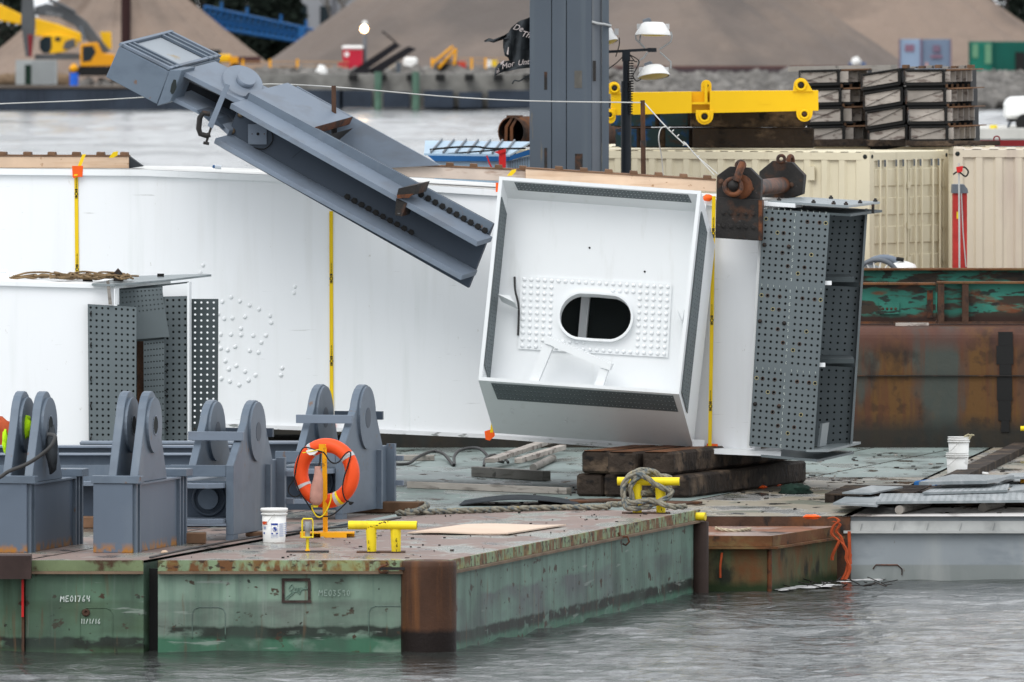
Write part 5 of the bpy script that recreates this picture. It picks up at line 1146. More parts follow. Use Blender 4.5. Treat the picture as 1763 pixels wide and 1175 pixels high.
def arcband(a, w2, m, nm):
    mb = MB(); n = 4; k = 16
    for i in range(n+1):
        t_ = a-w2+2*w2*i/n; dr = er*math.cos(t_)+V(0, 0, 1)*math.sin(t_)
        for j in range(k): b2 = 2*math.pi*j/k; mb.v.append(rc+dr*(R_+(r_+.003)*math.cos(b2))+axr*((r_+.003)*math.sin(b2)))
    for i in range(n):
        for j in range(k): mb.f.append((i*k+j, (i+1)*k+j, (i+1)*k+(j+1) % k, i*k+(j+1) % k)); mb.sm.append(True)
    mb.build(nm, m, LR)
for a, m, nm in ((2.15, SILV, 'tape_band'), (.62, SILV, 'tape_band'), (3.62, SILV, 'tape_band'), (5.24, YELB, 'yellow_band'), (5.14, SILV, 'tape_band')): arcband(a, .06 if m is SILV else .05, m, nm)
dq = dl_-.09
mb = MB(); mb.tube(smooth_path([P(u, v, dq-.03) for u, v in ((609, 866), (596, 862), (590, 846), (592, 825), (598, 805), (604, 783), (600, 778), (592, 785), (584, 795), (575, 798), (566, 792), (558, 780), (548, 777), (530, 771), (522, 772), (516, 782), (511, 800), (507, 822), (503, 830), (497, 840), (498, 850), (508, 856), (518, 851))], 4), .008, 6)
mb.tube(smooth_path([P(u, v, dq-.03) for u, v in ((507, 822), (515, 845), (528, 865), (540, 882), (556, 889), (572, 887), (588, 874), (600, 862))], 4), .008, 6)
mb.build('grab_line', BLK, LR)
mb = MB(); mb.tube(smooth_path([P(u, v, dq-.06) for u, v in ((570, 851), (569, 862), (562, 880), (553, 890), (545, 889), (538, 878), (537, 870))], 5), .008, 6); mb.tube([P(521, 780, dq-.05), P(535, 778, dq-.06), P(550, 774, dq-.07)], .006, 5); mb.build('yellow_cord', YELB, LR)
lump(P(604, 867, dq-.02), .022, (1, 1, .8), BLK, 'line_knot', parent=LR)
mb = MB().slab([(527, 776), (536, 774), (548, 777), (541, 783), (533, 784), (528, 780)], dq-.06, (0, .02, 0)); mb.build('white_tag', PLAST, LR)
FB = thing('float_bag', P(546, 870, dl_-.15), 'faded pink throw bag hanging inside the orange lifebuoy', 'bag')
mb = MB()
prof = [(775+32, 541.5, 552, .02), (815, 541, 554.5, .03), (826, 539, 556, .04), (838, 535, 556, .045), (852, 533.5, 556, .05), (862, 533, 555.5, .045), (868, 536, 553, .03), (870, 540, 549, .015)]
n = 12
for v, ua, ub, th in [(803, 542, 553, .012)]+prof:
    dz = dl_-.2; ca = P((ua+ub)/2, v, dz); hw = (X(ub, dz)-X(ua, dz))/2
    for i in range(n): a = 2*math.pi*i/n; mb.v.append(ca+V(hw*math.cos(a), th*math.sin(a), 0))
for j in range(len(prof)):
    for i in range(n): mb.f.append((j*n+i, j*n+(i+1) % n, (j+1)*n+(i+1) % n, (j+1)*n+i)); mb.sm.append(True)
mb.build('bag', PINK, FB); MB().tube([P(552, 782, dl_-.14), P(551, 795, dl_-.19), P(548, 806, dl_-.2)], .012, 6).build('strap', BLK, FB)
MB().slab([(538, 868), (549, 868), (547, 874), (540, 874)], dl_-.2, (0, .02, 0)).build('yellow_tab', YELB, FB)
# small navigation light
dn_ = 135.5
NL = thing('marker_light', V(X(530, dn_), dn_, zt), 'small grey marker light in a yellow wire cage on a short post', 'marker light')
MB().box(X(493, dn_), X(566, dn_), dn_-.12, dn_+.15, zt+.002, zt+.014).build('base_plate', RUSTK, NL)
MB().cyl(V(X(529.5, dn_), dn_, zt+.012), V(X(529.5, dn_), dn_, Z(926, dn_)), .018, n=12).build('post', YELB, NL)
MB().lathe(V(X(529.5, dn_), dn_, zt+.012), [(.03, 0), (.03, .012), (.018, .02)], 12).build('post_collar', ORY, NL)
mb = MB()
for a in (-1, 1):
    for b2 in (-1, 1):
        x = X(529.5, dn_)+a*.062*(1 if b2 < 0 else .9); y = dn_+b2*.05; mb.tube([V(x, y, Z(925, dn_)), V(x, y, Z(897, dn_)), V(x-a*.012, y, Z(893.5, dn_))], .006, 6)
x = X(529.5, dn_)
for y in (-.05, .05): mb.tube([V(x-.052, dn_+y, Z(893.5, dn_)), V(x+.052, dn_+y, Z(893.5, dn_))], .006, 6)
mb.box(x-.066, x+.066, dn_-.055, dn_+.055, Z(926, dn_), Z(924, dn_)); mb.build('cage', YELB, NL)
MB().lathe(V(x, dn_, Z(924, dn_)), [(.028, 0), (.028, .06), (.036, .065), (.036, .12), (.033, .15), (.025, .165), (0, .165)], 18).build('lamp_body', mat('grey_lamp', (.30, .31, .32), .4), NL)
# plywood
mb = MB(); a, b2, c, d_ = G(702, 921, zt), G(880, 918, zt), G(975, 907, zt), G(795, 908, zt)
n = 10
for j in range(2):
    for i in range(n+1):
        t_ = i/n; p = (a.lerp(G(875, 922, zt), t_) if j == 0 else G(800, 907, zt).lerp(G(975, 907, zt), t_)); mb.v.append(p+V(0, 0, .03+.008*math.sin(t_*6)))
for i in range(n): mb.f.append((i, i+1, n+2+i, n+1+i)); mb.sm.append(True)
o_ = len(mb.v); mb.v += [v-V(0, 0, .015) for v in mb.v[:2*(n+1)]]
for i in range(n): mb.f.append((o_+i, o_+i+1, i+1, i)); mb.sm.append(False)
mb.f.append((n, 2*n+1, o_+2*n+1, o_+n)); mb.sm.append(False)
mb.build('plywood_sheet', PLY, label='pale plywood sheet lying flat on the pontoon right of the yellow bitt', cat='plywood')
lump(G(283, 953, zt)+V(0, 0, .015), .03, (1.3, 1, .6), WOODL, 'wood_scrap', 'small pale scrap of wood at the deck edge between the pontoons', 'scrap', seed=4)
o = MB().tube(smooth_path([G(258, 962, zt)+V(0, 0, .012), G(330, 946, zt)+V(0, 0, .012), G(450, 925, zt)+V(0, 0, .012), G(530, 914, zt)+V(0, 0, .012), G(600, 908, zt)+V(0, 0, .012), G(640, 902, zt)+V(0, 0, .012), G(690, 893, zt)+V(0, 0, .012)]), .012, 5).build('deck_hose', HOSE)
tag(o, 'thin black hose running along the joint between the green pontoons', 'hose')
# ---- junk on the work deck
def beam(ua, va, ub, vb, w_, h_, m, label, name='timber', lift=0.0, z=zd, wdir=None, cat='timber', dz=(0, 0)):
    a, b2 = G(ua, va, z), G(ub, vb, z); dr = (b2-a).normalized(); side = V(-dr.y, dr.x, 0)
    if side.y < 0: side = -side
    o = MB().obox(a+V(0, 0, lift+dz[0]+.003), (b2-a)+V(0, 0, dz[1]-dz[0]), side*w_, (0, 0, h_)).build(name, m, bevel=.006); return tag(o, label, cat)
beam(811, 821, 935, 829, .12, .13, WOODG, 'short dark grey timber lying across the deck below the loose boards')
beam(852, 808, 968, 781, .14, .06, WOODW, 'long pale worn board propped from the short timber up to the right', lift=.06, dz=(.02, .12))
beam(898, 806, 975, 790, .1, .07, WOODW, 'second pale board with dark flaking paint beside the propped one', lift=.06, dz=(.0, .06))
o = MB().cyl(G(918, 812, zd)+V(0, 0, .05), G(952, 795, zd)+V(0, 0, .05), .05, n=14).build('round_log', WOODG); tag(o, 'short round log end under the pale boards', 'log')
beam(700, 841, 975, 852, .10, .085, WOODG, 'long weathered grey timber lying lengthwise on the green deck')
beam(560, 794, 748, 794, .2, .075, WOODG, 'grey timber lying behind the bracket end beside the hose')
o = MB().tube(smooth_path([G(660, 801, zd)+V(0, 0, .03), G(700, 803, zd)+V(0, 0, .03), G(720, 797, zd)+V(0, 0, .08), G(745, 790, zd)+V(0, 0, .10), G(765, 793, zd)+V(0, 0, .08), G(781, 804, zd)+V(0, 0, .02), G(782, 800, zd)+V(0, 0, .1), G(790, 798, zd)+V(0, 0, .17), G(810, 797, zd)+V(0, 0, .20), G(828, 798, zd)+V(0, 0, .19), G(845, 800, zd)+V(0, 0, .08), G(868, 800, zd)+V(0, 0, .03)]), .022, 7).build('dark_hose', HOSE)
tag(o, 'thick dark hose rising in humps over the green deck', 'hose')
o = MB().tube(smooth_path([G(833, 805, zd)+V(0, 0, .02), G(836, 803, zd)+V(0, 0, .11), G(850, 800, zd)+V(0, 0, .13), G(866, 798, zd)+V(0, 0, .08), G(875, 799, zd)+V(0, 0, .02)]), .02, 7).build('dark_hose', HOSE)
tag(o, 'short dark hose loop standing by the pale boards', 'hose')
# bent dark sheet
mb = MB(); n = 12
for j, (ua, ub, v) in enumerate(((790, 1000, 872), (800, 990, 864))):
    for i in range(n+1): t_ = i/n; p = G(ua+(ub-ua)*t_, v, zd); mb.v.append(p+V(0, 0, .02+.07*math.sin(math.pi*t_)))
for i in range(n): mb.f.append((i, i+1, n+2+i, n+1+i)); mb.sm.append(True)
o_ = len(mb.v); mb.v += [v-V(0, 0, .012) for v in mb.v[:n+1]]
for i in range(n): mb.f.append((o_+i, o_+i+1, i+1, i)); mb.sm.append(False)
o = mb.build('rubber_sheet', BLKF); tag(o, 'dark bowed sheet lying on the deck behind the long rope', 'sheet')
beam(960, 868, 1085, 865, .5, .03, RUST, 'rusty flat plate lying between the dark sheet and the wrapped bitt', name='steel_plate', cat='plate')
beam(1150, 872, 1210, 868, .6, .03, RUST, 'thin rusty plate lying right of the wrapped bitt', name='steel_plate', cat='plate')
# dark timber stack under the girder
tD = V(.313, .95, 0).normalized(); tW = V(tD.y, -tD.x, 0)
c_ = G(1192, 858, zd)+V(0, 0, .003)
names = [['lower layer, right hand timber with the long visible side', 'lower layer, middle timber of the dark stack', 'lower layer, left timber of the dark stack'], ['upper layer, right hand timber with streaked side', 'upper layer, middle dark timber', 'upper layer, leftmost timber with squared end']]
for lay in range(2):
    for k in range(4 if lay == 0 else 3):
        base = c_+V(0, 0, .295*lay)-tW*(.385*(k+1)+.03)+V(0, 0, random.uniform(-.0, .004)) - tD*(0 if lay == 0 else .0) + tD*random.uniform(-.05, .05)
        if lay: base = G(1160, 858, zd)+V(0, 0, .30)-tW*(.42*(k+1)-.0)+tD*(.0, -.15, .08)[k]
        L_ = (5.2, 5.6, 5.0, 5.3)[k] if lay == 0 else 5.2
        o = MB().obox(base, tW*(.36 if lay == 0 else (.41, .36, .40)[k]), tD*L_, (0, 0, .285)).build('timber', WOODD, bevel=.03)
        tag(o, ['dark creosoted timber in the '+names[0][min(k, 2)]+(' hidden side' if k == 3 else ''), 'dark creosoted timber in the '+names[1][min(k, 2)]][lay], 'timber', 'dark timbers stacked under the girder')
        if lay == 1: MB().obox(base+V(0, 0, .2855)+tW*.03, tW*.30, tD*L_, (0, 0, .004)).build('worn_top', WOODT, o)
for (u, sd2) in ((505, 'left'),):
    b_ = V(X(440, 158.5), 158.5, zd+.003); o = MB().obox(b_, (1.6, 0, 0), (0, 2.6, 0), (0, 0, .60)).build('timber', WOODD, bevel=.02); tag(o, 'dark timber crib under the long girder, seen between the two clevis brackets', 'timber')
# straps and orange bits, netting
for u, v, s_, l in ((1304, 841, .09, 'small orange cloth scrap on the deck left of the dark netting'), (1327, 837, .09, 'orange rag scrap on the deck closest to the dark netting'), (1398, 893, .08, 'orange strap end lying on the pale deck by the rusted pontoon')):
    lump(G(u, v, zd)+V(0, 0, .02), s_, (1.3, 1.2, .35), ORF, 'orange_scrap', l, 'rag', seed=u)
lump(G(1370, 850, zd)+V(0, 0, .03), .17, (1.25, 1.5, .55), NETG, 'netting_heap', 'heap of dark green netting on the stained deck', 'netting', seed=6)
beam(1330, 838, 1352, 828, .25, .02, WOODG, 'small grey board by the foot of the dark timber stack', name='board', cat='board')
mb = MB(); dv = 149.3
for dx, pts in ((0, [(1425, 893), (1436, 891), (1444, 897), (1436, 905), (1432, 918), (1440, 928), (1452, 938), (1458, 950), (1457, 962), (1463, 975), (1462, 985), (1456, 998)]), (4, [(1434, 898), (1446, 903), (1440, 915), (1448, 925), (1455, 945), (1464, 955), (1460, 970), (1457, 985), (1450, 998)]), (2, [(1462, 915), (1463, 950), (1464, 972)]), (-3, [(1446, 930), (1434, 955), (1433, 965)])):
    p = smooth_path([P(u, v, dv+dx*.01) for u, v in pts], 5)
    for a, b2 in zip(p, p[1:]): mb.add([a-V(.02, 0, 0), a+V(.02, .01, 0), b2+V(.02, .01, 0), b2-V(.02, 0, 0)], [(0, 1, 2, 3)])
    mb.tube(p, .008, 5)
o = mb.build('orange_strap', ORS); tag(o, 'tangled orange webbing straps hanging down between the rusted pontoon and the grey barge', 'strap')
# buckets at right
cb_ = G(1648, 821, zd)
bucket(cb_+V(-.0, 0, 0), .150, .32, 'white open bucket, lower one of the nested pair at right', lid=False)
b2_ = bucket(cb_+V(.02, 0, .17), .145, .36, 'white open bucket with cream glove in it, upper of the nested pair', lid=False)
gl = MB()
for k in range(5): gl.tube([cb_+V(.08+.02*k, -.05, .50), cb_+V(.10+.022*k, -.06, .54+.01*(k % 3)), cb_+V(.125+.024*k, -.07, .555+.012*(k % 2))], .011, 6)
gl.build('work_glove', mat('cream_glove', (.5, .45, .3), .9, var=(20, .4)), label='cream work glove hanging from the rim of the upper bucket', cat='glove')
# stacked perforated plates at right
def plate(px, z0, th, label, perf=None, m=PRIML, gap=0):
    z1 = zd+z0; pts = []
    for u, v in px:
        d = F*(H-z1-th)/(v-V0); pts.append(V((u-CX)*d/F, d, z1))
    mb = MB()
    if perf: mb.perf(pts[0]+V(0, 0, th), pts[1]+V(0, 0, th), pts[2]+V(0, 0, th), pts[3]+V(0, 0, th), perf[0], perf[1], .026, (0, 0, -th))
    else: mb.prism(pts, (0, 0, th))
    o = mb.build('steel_plate', m); tag(o, label, 'steel plate', 'grey splice plates laid out on the deck')
    return pts, o
PL2 = mat('wet_grey_plate', (.20, .225, .235), .38, var=(.8, .1), layers=[dict(c=(.33, .35, .36), s=(6, .4, 1), lo=.48, hi=.62, k=.6), dict(c=(.08, .09, .1), s=(1, 1, 1), lo=.58, hi=.7, k=.5)])
plate([(1434, 866), (1510, 870), (1530, 855), (1458, 854)], .10, .025, 'grey plate corner showing at the left end of the longest plate', m=PL2)
plate([(1508, 864), (1800, 861), (1800, 848), (1516, 850)], .13, .03, 'longest perforated grey plate, nearest the pale deck edge', m=PL2, perf=(26, 14))
plate([(1588, 848), (1734, 844), (1738, 833), (1612, 838)], .17, .03, 'mid size grey plate in front of the blue wrapper', m=PL2, perf=(14, 12))
plate([(1735, 846), (1768, 843), (1762, 835), (1745, 836)], .12, .03, 'small grey plate end right of the mid size plate', m=PL2)
plate([(1582, 830), (1700, 828), (1746, 818), (1640, 817)], .25, .04, 'uppermost grey plate just below the buckets', m=PL2, perf=(12, 12))
plate([(1620, 836), (1712, 834), (1748, 822), (1640, 824)], .16, .03, 'grey plate lying under the uppermost one', m=PL2)
plate([(1690, 838), (1790, 834), (1800, 824), (1720, 826)], .12, .03, 'low grey plate at the right edge under the others', m=PL2)
plate([(1720, 822), (1800, 820), (1800, 813), (1740, 815)], .22, .03, 'far grey plate at the right edge behind the stack', m=PL2)
plate([(1450, 848), (1500, 849), (1555, 838), (1500, 836)], .16, .02, 'grey plate lying on the low pallet', m=PL2)
plate([(1430, 860), (1480, 860), (1480, 852), (1440, 852)], .0, .01, 'small rusty plate at the corner of the pallet', m=RUSTK)
# holes drawn as small dark studs (recesses) on the longest plate are real cut bolts
o = None
PAL = thing('low_pallet', G(1480, 862, zd), 'low dark wooden pallet left of the blue wrapper', 'pallet')
pa = G(1420, 866, zd)
for k in range(3): MB().obox(pa+V(.3*k*1.6, .8*k*0, .0)+V(0, 0, .003), (.12, 0, 0), V(.35, 2.8, 0), (0, 0, .09)).build('bearer', WOODD, PAL)
for k in range(6): MB().obox(pa+V(.06*k, .48*k, .095), (1.1, -.05, 0), V(.04, .3, 0), (0, 0, .022)).build('slat', WOODD, PAL)
for u, v, l in ((1548, 886, 'left round log roller under the longest plate'), (1692, 882, 'right round log roller under the longest plate')):
    a = G(u, v, zd)+V(0, 0, .055); o = MB().cyl(a, a+V(.45, 2.2, 0), .055, n=12).build('log_roller', WOODG); tag(o, l, 'log', 'log rollers under the plates')
MB().obox(G(1510, 874, zd)+V(0, 0, .02), (2.6, 0, 0), (0, .9, 0), (0, 0, .08)).build('dark_packing', WOODD, label='dark packing layer under the longest plate', cat='timber')
BW = thing('blue_wrapper', G(1580, 850, zd), 'torn blue printed wrapper beside the grey plates', 'wrapper')
dw = G(1580, 850, zd).y
MB().slab([(1572, 829), (1585, 827), (1588, 850), (1574, 850)], dw, (.2, .5, 0)).build('bag_end', BLUE, BW, bevel=.02)
MB().slab([(1585, 829), (1620, 826), (1618, 836), (1602, 843), (1587, 848)], dw+.1, (.1, .5, 0)).build('bag_side', BLUEL, BW, bevel=.02)
for u in (1590, 1600, 1610): MB().slab([(u, 829), (u+5, 828), (u+3, 838), (u-1, 840)], dw+.09, (0, .005, 0)).build('printed_stripe', BLUE if u != 1600 else ORS, BW)
o = MB().obox(G(1757, 852, zd)+V(0, 0, .1), (.3, 0, 0), (0, .1, 0), (0, 0, .12)).build('yellow_block', ORY); tag(o, 'orange yellow block cut by the right edge above the plates', 'block')
lump(G(1690, 818, zd)+V(0, 0, .02), .05, (2, 1, .4), PLAST, 'spare_lid', 'white lid with wire handle lying right of the buckets', 'lid', seed=2)

# ---- straps, corner guards, boards and blocks on the long girder
def strap(u0, v0, u1, v1, d0_, d1_, label, w_=3.2, marks=()):
    t_ = thing('ratchet_strap', P(u1, v1, d1_), label, 'strap', 'yellow lashing straps round the long girder')
    MB().prism([P(u0-w_, v0, d0_), P(u0+w_, v0, d0_), P(u1+w_, v1, d1_), P(u1-w_, v1, d1_)], (0, .006, 0)).build('webbing', YEL, t_)
    for mv in marks:
        f_ = (mv-v0)/(v1-v0); c = P(u0+(u1-u0)*f_, mv, d0_+(d1_-d0_)*f_-.001)
        mb = MB(); mb.torus(c+V(0, -.002, 0), (1, 0, 0), (0, 0, 1), .019, .005, 14, 4)
        mb.obox(c+V(-.016, 0, .028), (.032, 0, 0), (0, -.003, 0), (0, 0, .012)); mb.obox(c+V(-.016, 0, .045), (.032, 0, 0), (0, -.003, 0), (0, 0, .02)); mb.obox(c+V(-.016, 0, -.045), (.032, 0, 0), (0, -.003, 0), (0, 0, .018)); mb.obox(c+V(-.016, 0, -.06), (.032, 0, 0), (0, -.003, 0), (0, 0, .01)); mb.build('printed_mark', BLK, t_)
        text_mesh('MADE IN USA', c+V(.008, -.004, .072), (0, 0, 1), (-1, 0, 0), .022, 'printed_text', BLK, t_, off=.0)
    return t_
def guard(px, d, label):
    t_ = thing('corner_guard', P(px[0][0], px[-1][1], d), label, 'corner guard', 'orange corner guards under the straps'); MB().slab(px, d, (0, .03, 0)).build('face', ORF, t_); return t_
s1_ = strap(131, 303, 133, 500, dG(132)-.02, dG(132)-.02, 'yellow strap nearest the left end of the girder, above the shorter girder', marks=(334, 464))
MB().prism([P(127, 303, dG(132)-.09), P(133, 303, dG(132)-.09), P(148, 266, dG(132)-.02), P(142, 266, dG(132)-.02)], (0, .006, 0)).build('upper_webbing', YEL, s1_)
guard([(124, 286), (143, 286), (142, 305), (125, 305)], dG(132)-.085, 'orange corner guard on the top left edge of the girder')
MB().slab([(124.5, 303), (130, 303), (130, 307), (126, 307)], dG(132)-.09, (0, .02, 0)).build('guard_tab', ORF, s1_)
s2_ = strap(570, 364, 571, 742, dG(570)-.02, dG(570)-.03, 'yellow strap emerging below the blue grey strut, reaching behind the lifebuoy bracket', marks=(480, 622))
guard([(563, 729), (577, 729), (579, 741), (572, 744), (562, 741)], dG(570)-.045, 'orange corner guard at the girder foot behind the clevis bracket')
s3_ = strap(1229, 338, 1222, 776, dG(1226)-.12, dG(1226)-.14, 'yellow strap just right of the open box, over the full girder height', marks=(402, 552, 700))
guard([(1217, 764), (1236, 765), (1234, 779), (1216, 778)], dG(1226)-.13, 'orange corner guard at the girder foot right of the open box')
lump(P(1219, 341, dG(1226)-.10), .06, (1.1, .5, .7), ORF, 'orange_guard_scrap', 'orange guard crumpled beside the rusty lifting bracket foot', 'corner guard', seed=9)
s4_ = strap(849, 722, 846, 745, 157.6, 157.6, 'short yellow strap piece at the lower left of the open box', w_=2.4)
guard([(834, 743), (851, 738), (852, 751), (843, 759), (836, 757)], 157.75, 'orange corner guard hanging at the lower left of the open box')
guard([(853.5, 315), (859, 315), (859, 331), (853.5, 331)], 158.0, 'narrow orange corner guard behind the top left of the open box')
def walkway(u0, v0, u1, v1, h, m, cle, label, d, wedge=False, n=6, dx=0):
    a, b2 = P(u0, v0, d), P(u1, v1, d); t_ = thing('timber_walkway', (a+b2)/2, label, 'walkway', 'cleated timber walkways on the girder')
    L_ = (b2-a); hz = h*d/F
    MB().obox(a, L_, (0, .07, 0), (0, 0, hz)).build('side_board', m, t_, bevel=.006)
    MB().obox(a+V(.0, .55, 0), L_, (0, .07, 0), (0, 0, hz)).build('rear_board', m, t_)
    MB().obox(a+V(0, -.012, hz+.001), L_, (0, .65, 0), (0, 0, .015)).build('deck_board', WOODK, t_)
    for u in cle:
        f_ = (u-u0)/(u1-u0); c = a+L_*f_+V(0, -.005, hz+.017); MB().prism([c+V(-.05, 0, 0), c+V(.055, 0, 0), c+V(.05, 0, .035), c+V(-.045, 0, .04)], (0, .6, 0)).build('cleat', WOODK, t_)
    if wedge:
        MB().slab([(u1+.5, v1-h), (u1+.5, v1), (246, 287)], d+.02, (0, .5, 0)).build('end_wedge', BLKF, t_)
    return t_
walkway(-140, 289, 222, 290, 20, WOODL, [-120, -79, -38, 3, 46, 88, 130, 172, 213], 'fresh timber walkway with brown cleats on the left end of the girder', dG(100)+.35, True)
walkway(655, 303, 905, 314, 20, WOODB, [683, 718, 732, 774, 815, 858, 900], 'pinkish timber walkway between the strut and the open box', dG(800)+.4)
walkway(905, 311, 1233, 331, 20, WOODL, [960, 1003, 1046, 1090, 1130, 1182, 1216][:0] or [962, 1005, 1048, 1091, 1134, 1177, 1218], 'timber walkway with cleats above the open box', dG(1100)+.4)
o = MB().tube([P(905, 297, 159), P(935, 297, 159), P(975, 300, 159)], .03, 8).build('grey_stick', WOODG); tag(o, 'weathered round stick on the walkway left of the slate column', 'stick')
for (u, l) in ((197, 'small folded yellow strap end lying on the left walkway'), (883, 'yellow strap end over the walkway above the open box')):
    o = MB().slab([(u-10, 272 if u < 300 else 303), (u-2, 262 if u < 300 else 293), (u+6, 261 if u < 300 else 292), (u+5, 268 if u < 300 else 296), (u-2, 272 if u < 300 else 303)], 158.9 if u < 300 else 158.2, (0, .1, 0)).build('strap_end', YEL); tag(o, l, 'strap')
BO = thing('water_bottle', P(374, 291, 159.4), 'small clear water bottle with blue cap lying on the girder', 'bottle')
MB().cyl(P(370, 287.5, 159.4), P(381, 288.5, 159.4), .028, n=12).build('bottle_body', mat('clear_plastic', (.7, .75, .8), .15), BO); MB().cyl(P(366, 287, 159.4), P(370, 287.5, 159.4), .02, n=10).build('cap', BLUE, BO)
# rusty posts with wire line
def rpost(u, v0, v1, d, label):
    t_ = thing('wire_post', P(u, v1, d), label, 'post', 'rusty posts carrying the safety wire'); MB().cyl(P(u, v1, d), P(u-1.5, v0, d), .034, .03, 10).build('pipe', RUST, t_)
    MB().cyl(P(u-.6, (v0+v1)/2+6, d), P(u-.8, (v0+v1)/2-4, d), .04, n=10).build('collar', RUSTK, t_); return t_
rpost(576, 148, 300, 158.35, 'rusty pipe post standing through the open part of the blue grey strut')
rpost(1108, 173, 320, 159.2, 'rusty pipe post standing on the girder right of the light tower')
mb = MB(); mb.tube(smooth_path([P(-60, 182, 159), P(0, 179, 159), P(245, 168, 159.2), P(430, 146, 159.3), P(574, 150, 158.4), P(760, 166, 158.7), P(912, 174, 159), P(1108, 177, 159.2)], 4), .0085, 5)
mb.tube(smooth_path([P(1110, 178, 159.2), P(1150, 222, 158.8), P(1180, 250, 158.4)], 3), .009, 5); mb.tube([P(1177, 244, 158.4), P(1230, 302, 157.8)], .007, 5); mb.tube([P(1180, 246, 158.4), P(1196, 266, 158.2), P(1236, 300, 157.8)], .007, 5)
mb.tube(smooth_path([P(1148, 218, 158.8), P(1138, 222, 158.8), P(1134, 240, 158.8), P(1139, 270, 158.9), P(1142, 305, 159)]), .008, 5)
for u, v in ((1152, 221), (1158, 226), (1167, 234), (1178, 249), (1202, 270)): mb.torus(P(u, v, 158.6), V(.7, 0, .7).normalized(), (0, 1, 0), .018, .008, 10, 5)
o = mb.build('safety_wire', WIRE); tag(o, 'thin steel safety wire strung between the rusty posts, clamped down at right', 'wire')
# rusty lifting bracket with pipe and shackles
LBk = thing('lifting_bracket', P(1272, 345, 157), 'rusty double lifting bracket with round spreader pipe and shackles, on top of the girder', 'lifting bracket')
dK = 156.9; kv = V(.63, 2.8, .0)
o8 = [(1233, 345), (1234, 303), (1256, 287), (1290, 289), (1310, 309), (1309, 352)]
MB().slab(o8, dK-.06, (.03, .09, 0)).build('front_plate', RUSTK, LBk, bevel=.006)
MB().slab([(1233, 340), (1310, 344), (1309, 415), (1231, 410)], dK-.13, (.03, .06, 0)).build('hanger_plate', RUSTK, LBk, bevel=.006)
MB().slab([(1306, 345), (1312, 345), (1311, 414), (1306, 414)], dK-.14, (.03, .2, 0)).build('plate_edge', RUSTO, LBk)
MB().slab([(1305, 348), (1307, 296), (1330, 277), (1363, 280), (1384, 302), (1381, 334), (1340, 350)], dK+2.7, (.04, .1, 0)).build('rear_plate', RUSTK, LBk, bevel=.006)
MB().cyl(P(1292, 325, dK+.05), P(1347, 319, dK+2.7), .105, n=24).build('spreader_pipe', RUSTO, LBk)
MB().lathe(P(1275, 322, dK-.08), [(.16, 0), (.16, .05), (.09, .06), (0, .05)], 20, V(-.2, -1, 0)).build('pipe_end', RUSTO, LBk)
dsk = dK-.25
mb = MB(); mb.torus(P(1262, 322, dsk), V(1, 0, 0), V(0, .3, .95).normalized(), .105, .032, 24, 8); mb.tube([P(1268, 312, dsk), P(1273, 296, dsk), P(1278, 282, dsk+.08)], .05, 8); mb.build('front_shackle', RUSTO, LBk)
mb = MB(); mb.torus(P(1275, 285, dsk+.2), (1, 0, 0), (0, 0, 1), .05, .026, 18, 8); mb.build('front_eye', RUSTO, LBk)
MB().lathe(P(1262, 320, dsk-.0), [(.07, -.03), (.07, .02), (.0, .03)], 12, (0, -1, 0)).build('shackle_bore', RUSTK, LBk)
mb = MB(); mb.torus(P(1345, 274, dK+2.6), (1, 0, 0), (0, 0, 1), .045, .022, 18, 8); mb.build('rear_eye', RUSTO, LBk)
mb = MB(); mb.torus(P(1361, 277, dK+2.9), V(.5, .86, 0), (0, 0, 1), .06, .03, 18, 8); mb.build('rear_shackle', RUSTO, LBk)
for u, v in ((1242, 313), (1293, 325), (1362, 319)): MB().dome(P(u, v, dK-.06 if u < 1300 else dK+2.69), (0, -1, 0), .038).build('stud', RUST, LBk)
for r_ in range(2):
    for k in range(5): MB().lathe(P(1245+13*k, 366+23*r_+.5*k, dK-.13), [(.034, 0), (.034, .012), (.02, .014), (.02, .03), (0, .03)], 6, (0, -1, 0), False).build('nut', RUSTK, LBk)

# ---- small clutter on the decks
def clutter(n, box, z, mats_, label, smin, smax, seed):
    r = random.Random(seed); mb = MB(); x0, x1, y0, y1 = box
    for i in range(n):
        y = r.uniform(y0, y1); off = (y-133.5)*.2237; x = r.uniform(x0, x1)+off
        if r.random() < .45:
            a = r.uniform(0, 3.14); l = r.uniform(smin*2, smax*4); mb.obox((x, y, z+.003), V(math.cos(a), math.sin(a), 0)*l, V(-math.sin(a), math.cos(a), 0)*r.uniform(.01, .03), (0, 0, r.uniform(.005, .02)))
        else:
            s_ = r.uniform(smin, smax); k = [(math.cos(t)*s_*r.uniform(.7, 1.3), math.sin(t)*s_*1.6*r.uniform(.7, 1.3)) for t in (0, 1.2, 2.5, 3.8, 5.0)]
            mb.prism([V(x+a, y+b2, z+.003) for a, b2 in k], (r.uniform(-.004, .004), 0, r.uniform(.006, .02)))
    mb.build('debris', mats_, kind='stuff', label=label)
clutter(60, (-3.7, -.9, 133.9, 146.3), zt, RUSTK, 'small dark rust flakes and chips scattered on the front pontoon deck', .004, .012, 1)
clutter(60, (-3.7, -.9, 133.9, 146.3), zt, WOODW, 'small pale wood chips scattered on the front pontoon deck', .004, .01, 2)
clutter(160, (-5, 3.2, 150.2, 171), zd, RUSTK, 'dark flakes, nails and scraps scattered over the wet work deck', .012, .035, 3)
clutter(70, (-5, 3.2, 150.2, 171), zd, WOODW, 'pale splinters scattered over the wet work deck', .012, .04, 4)
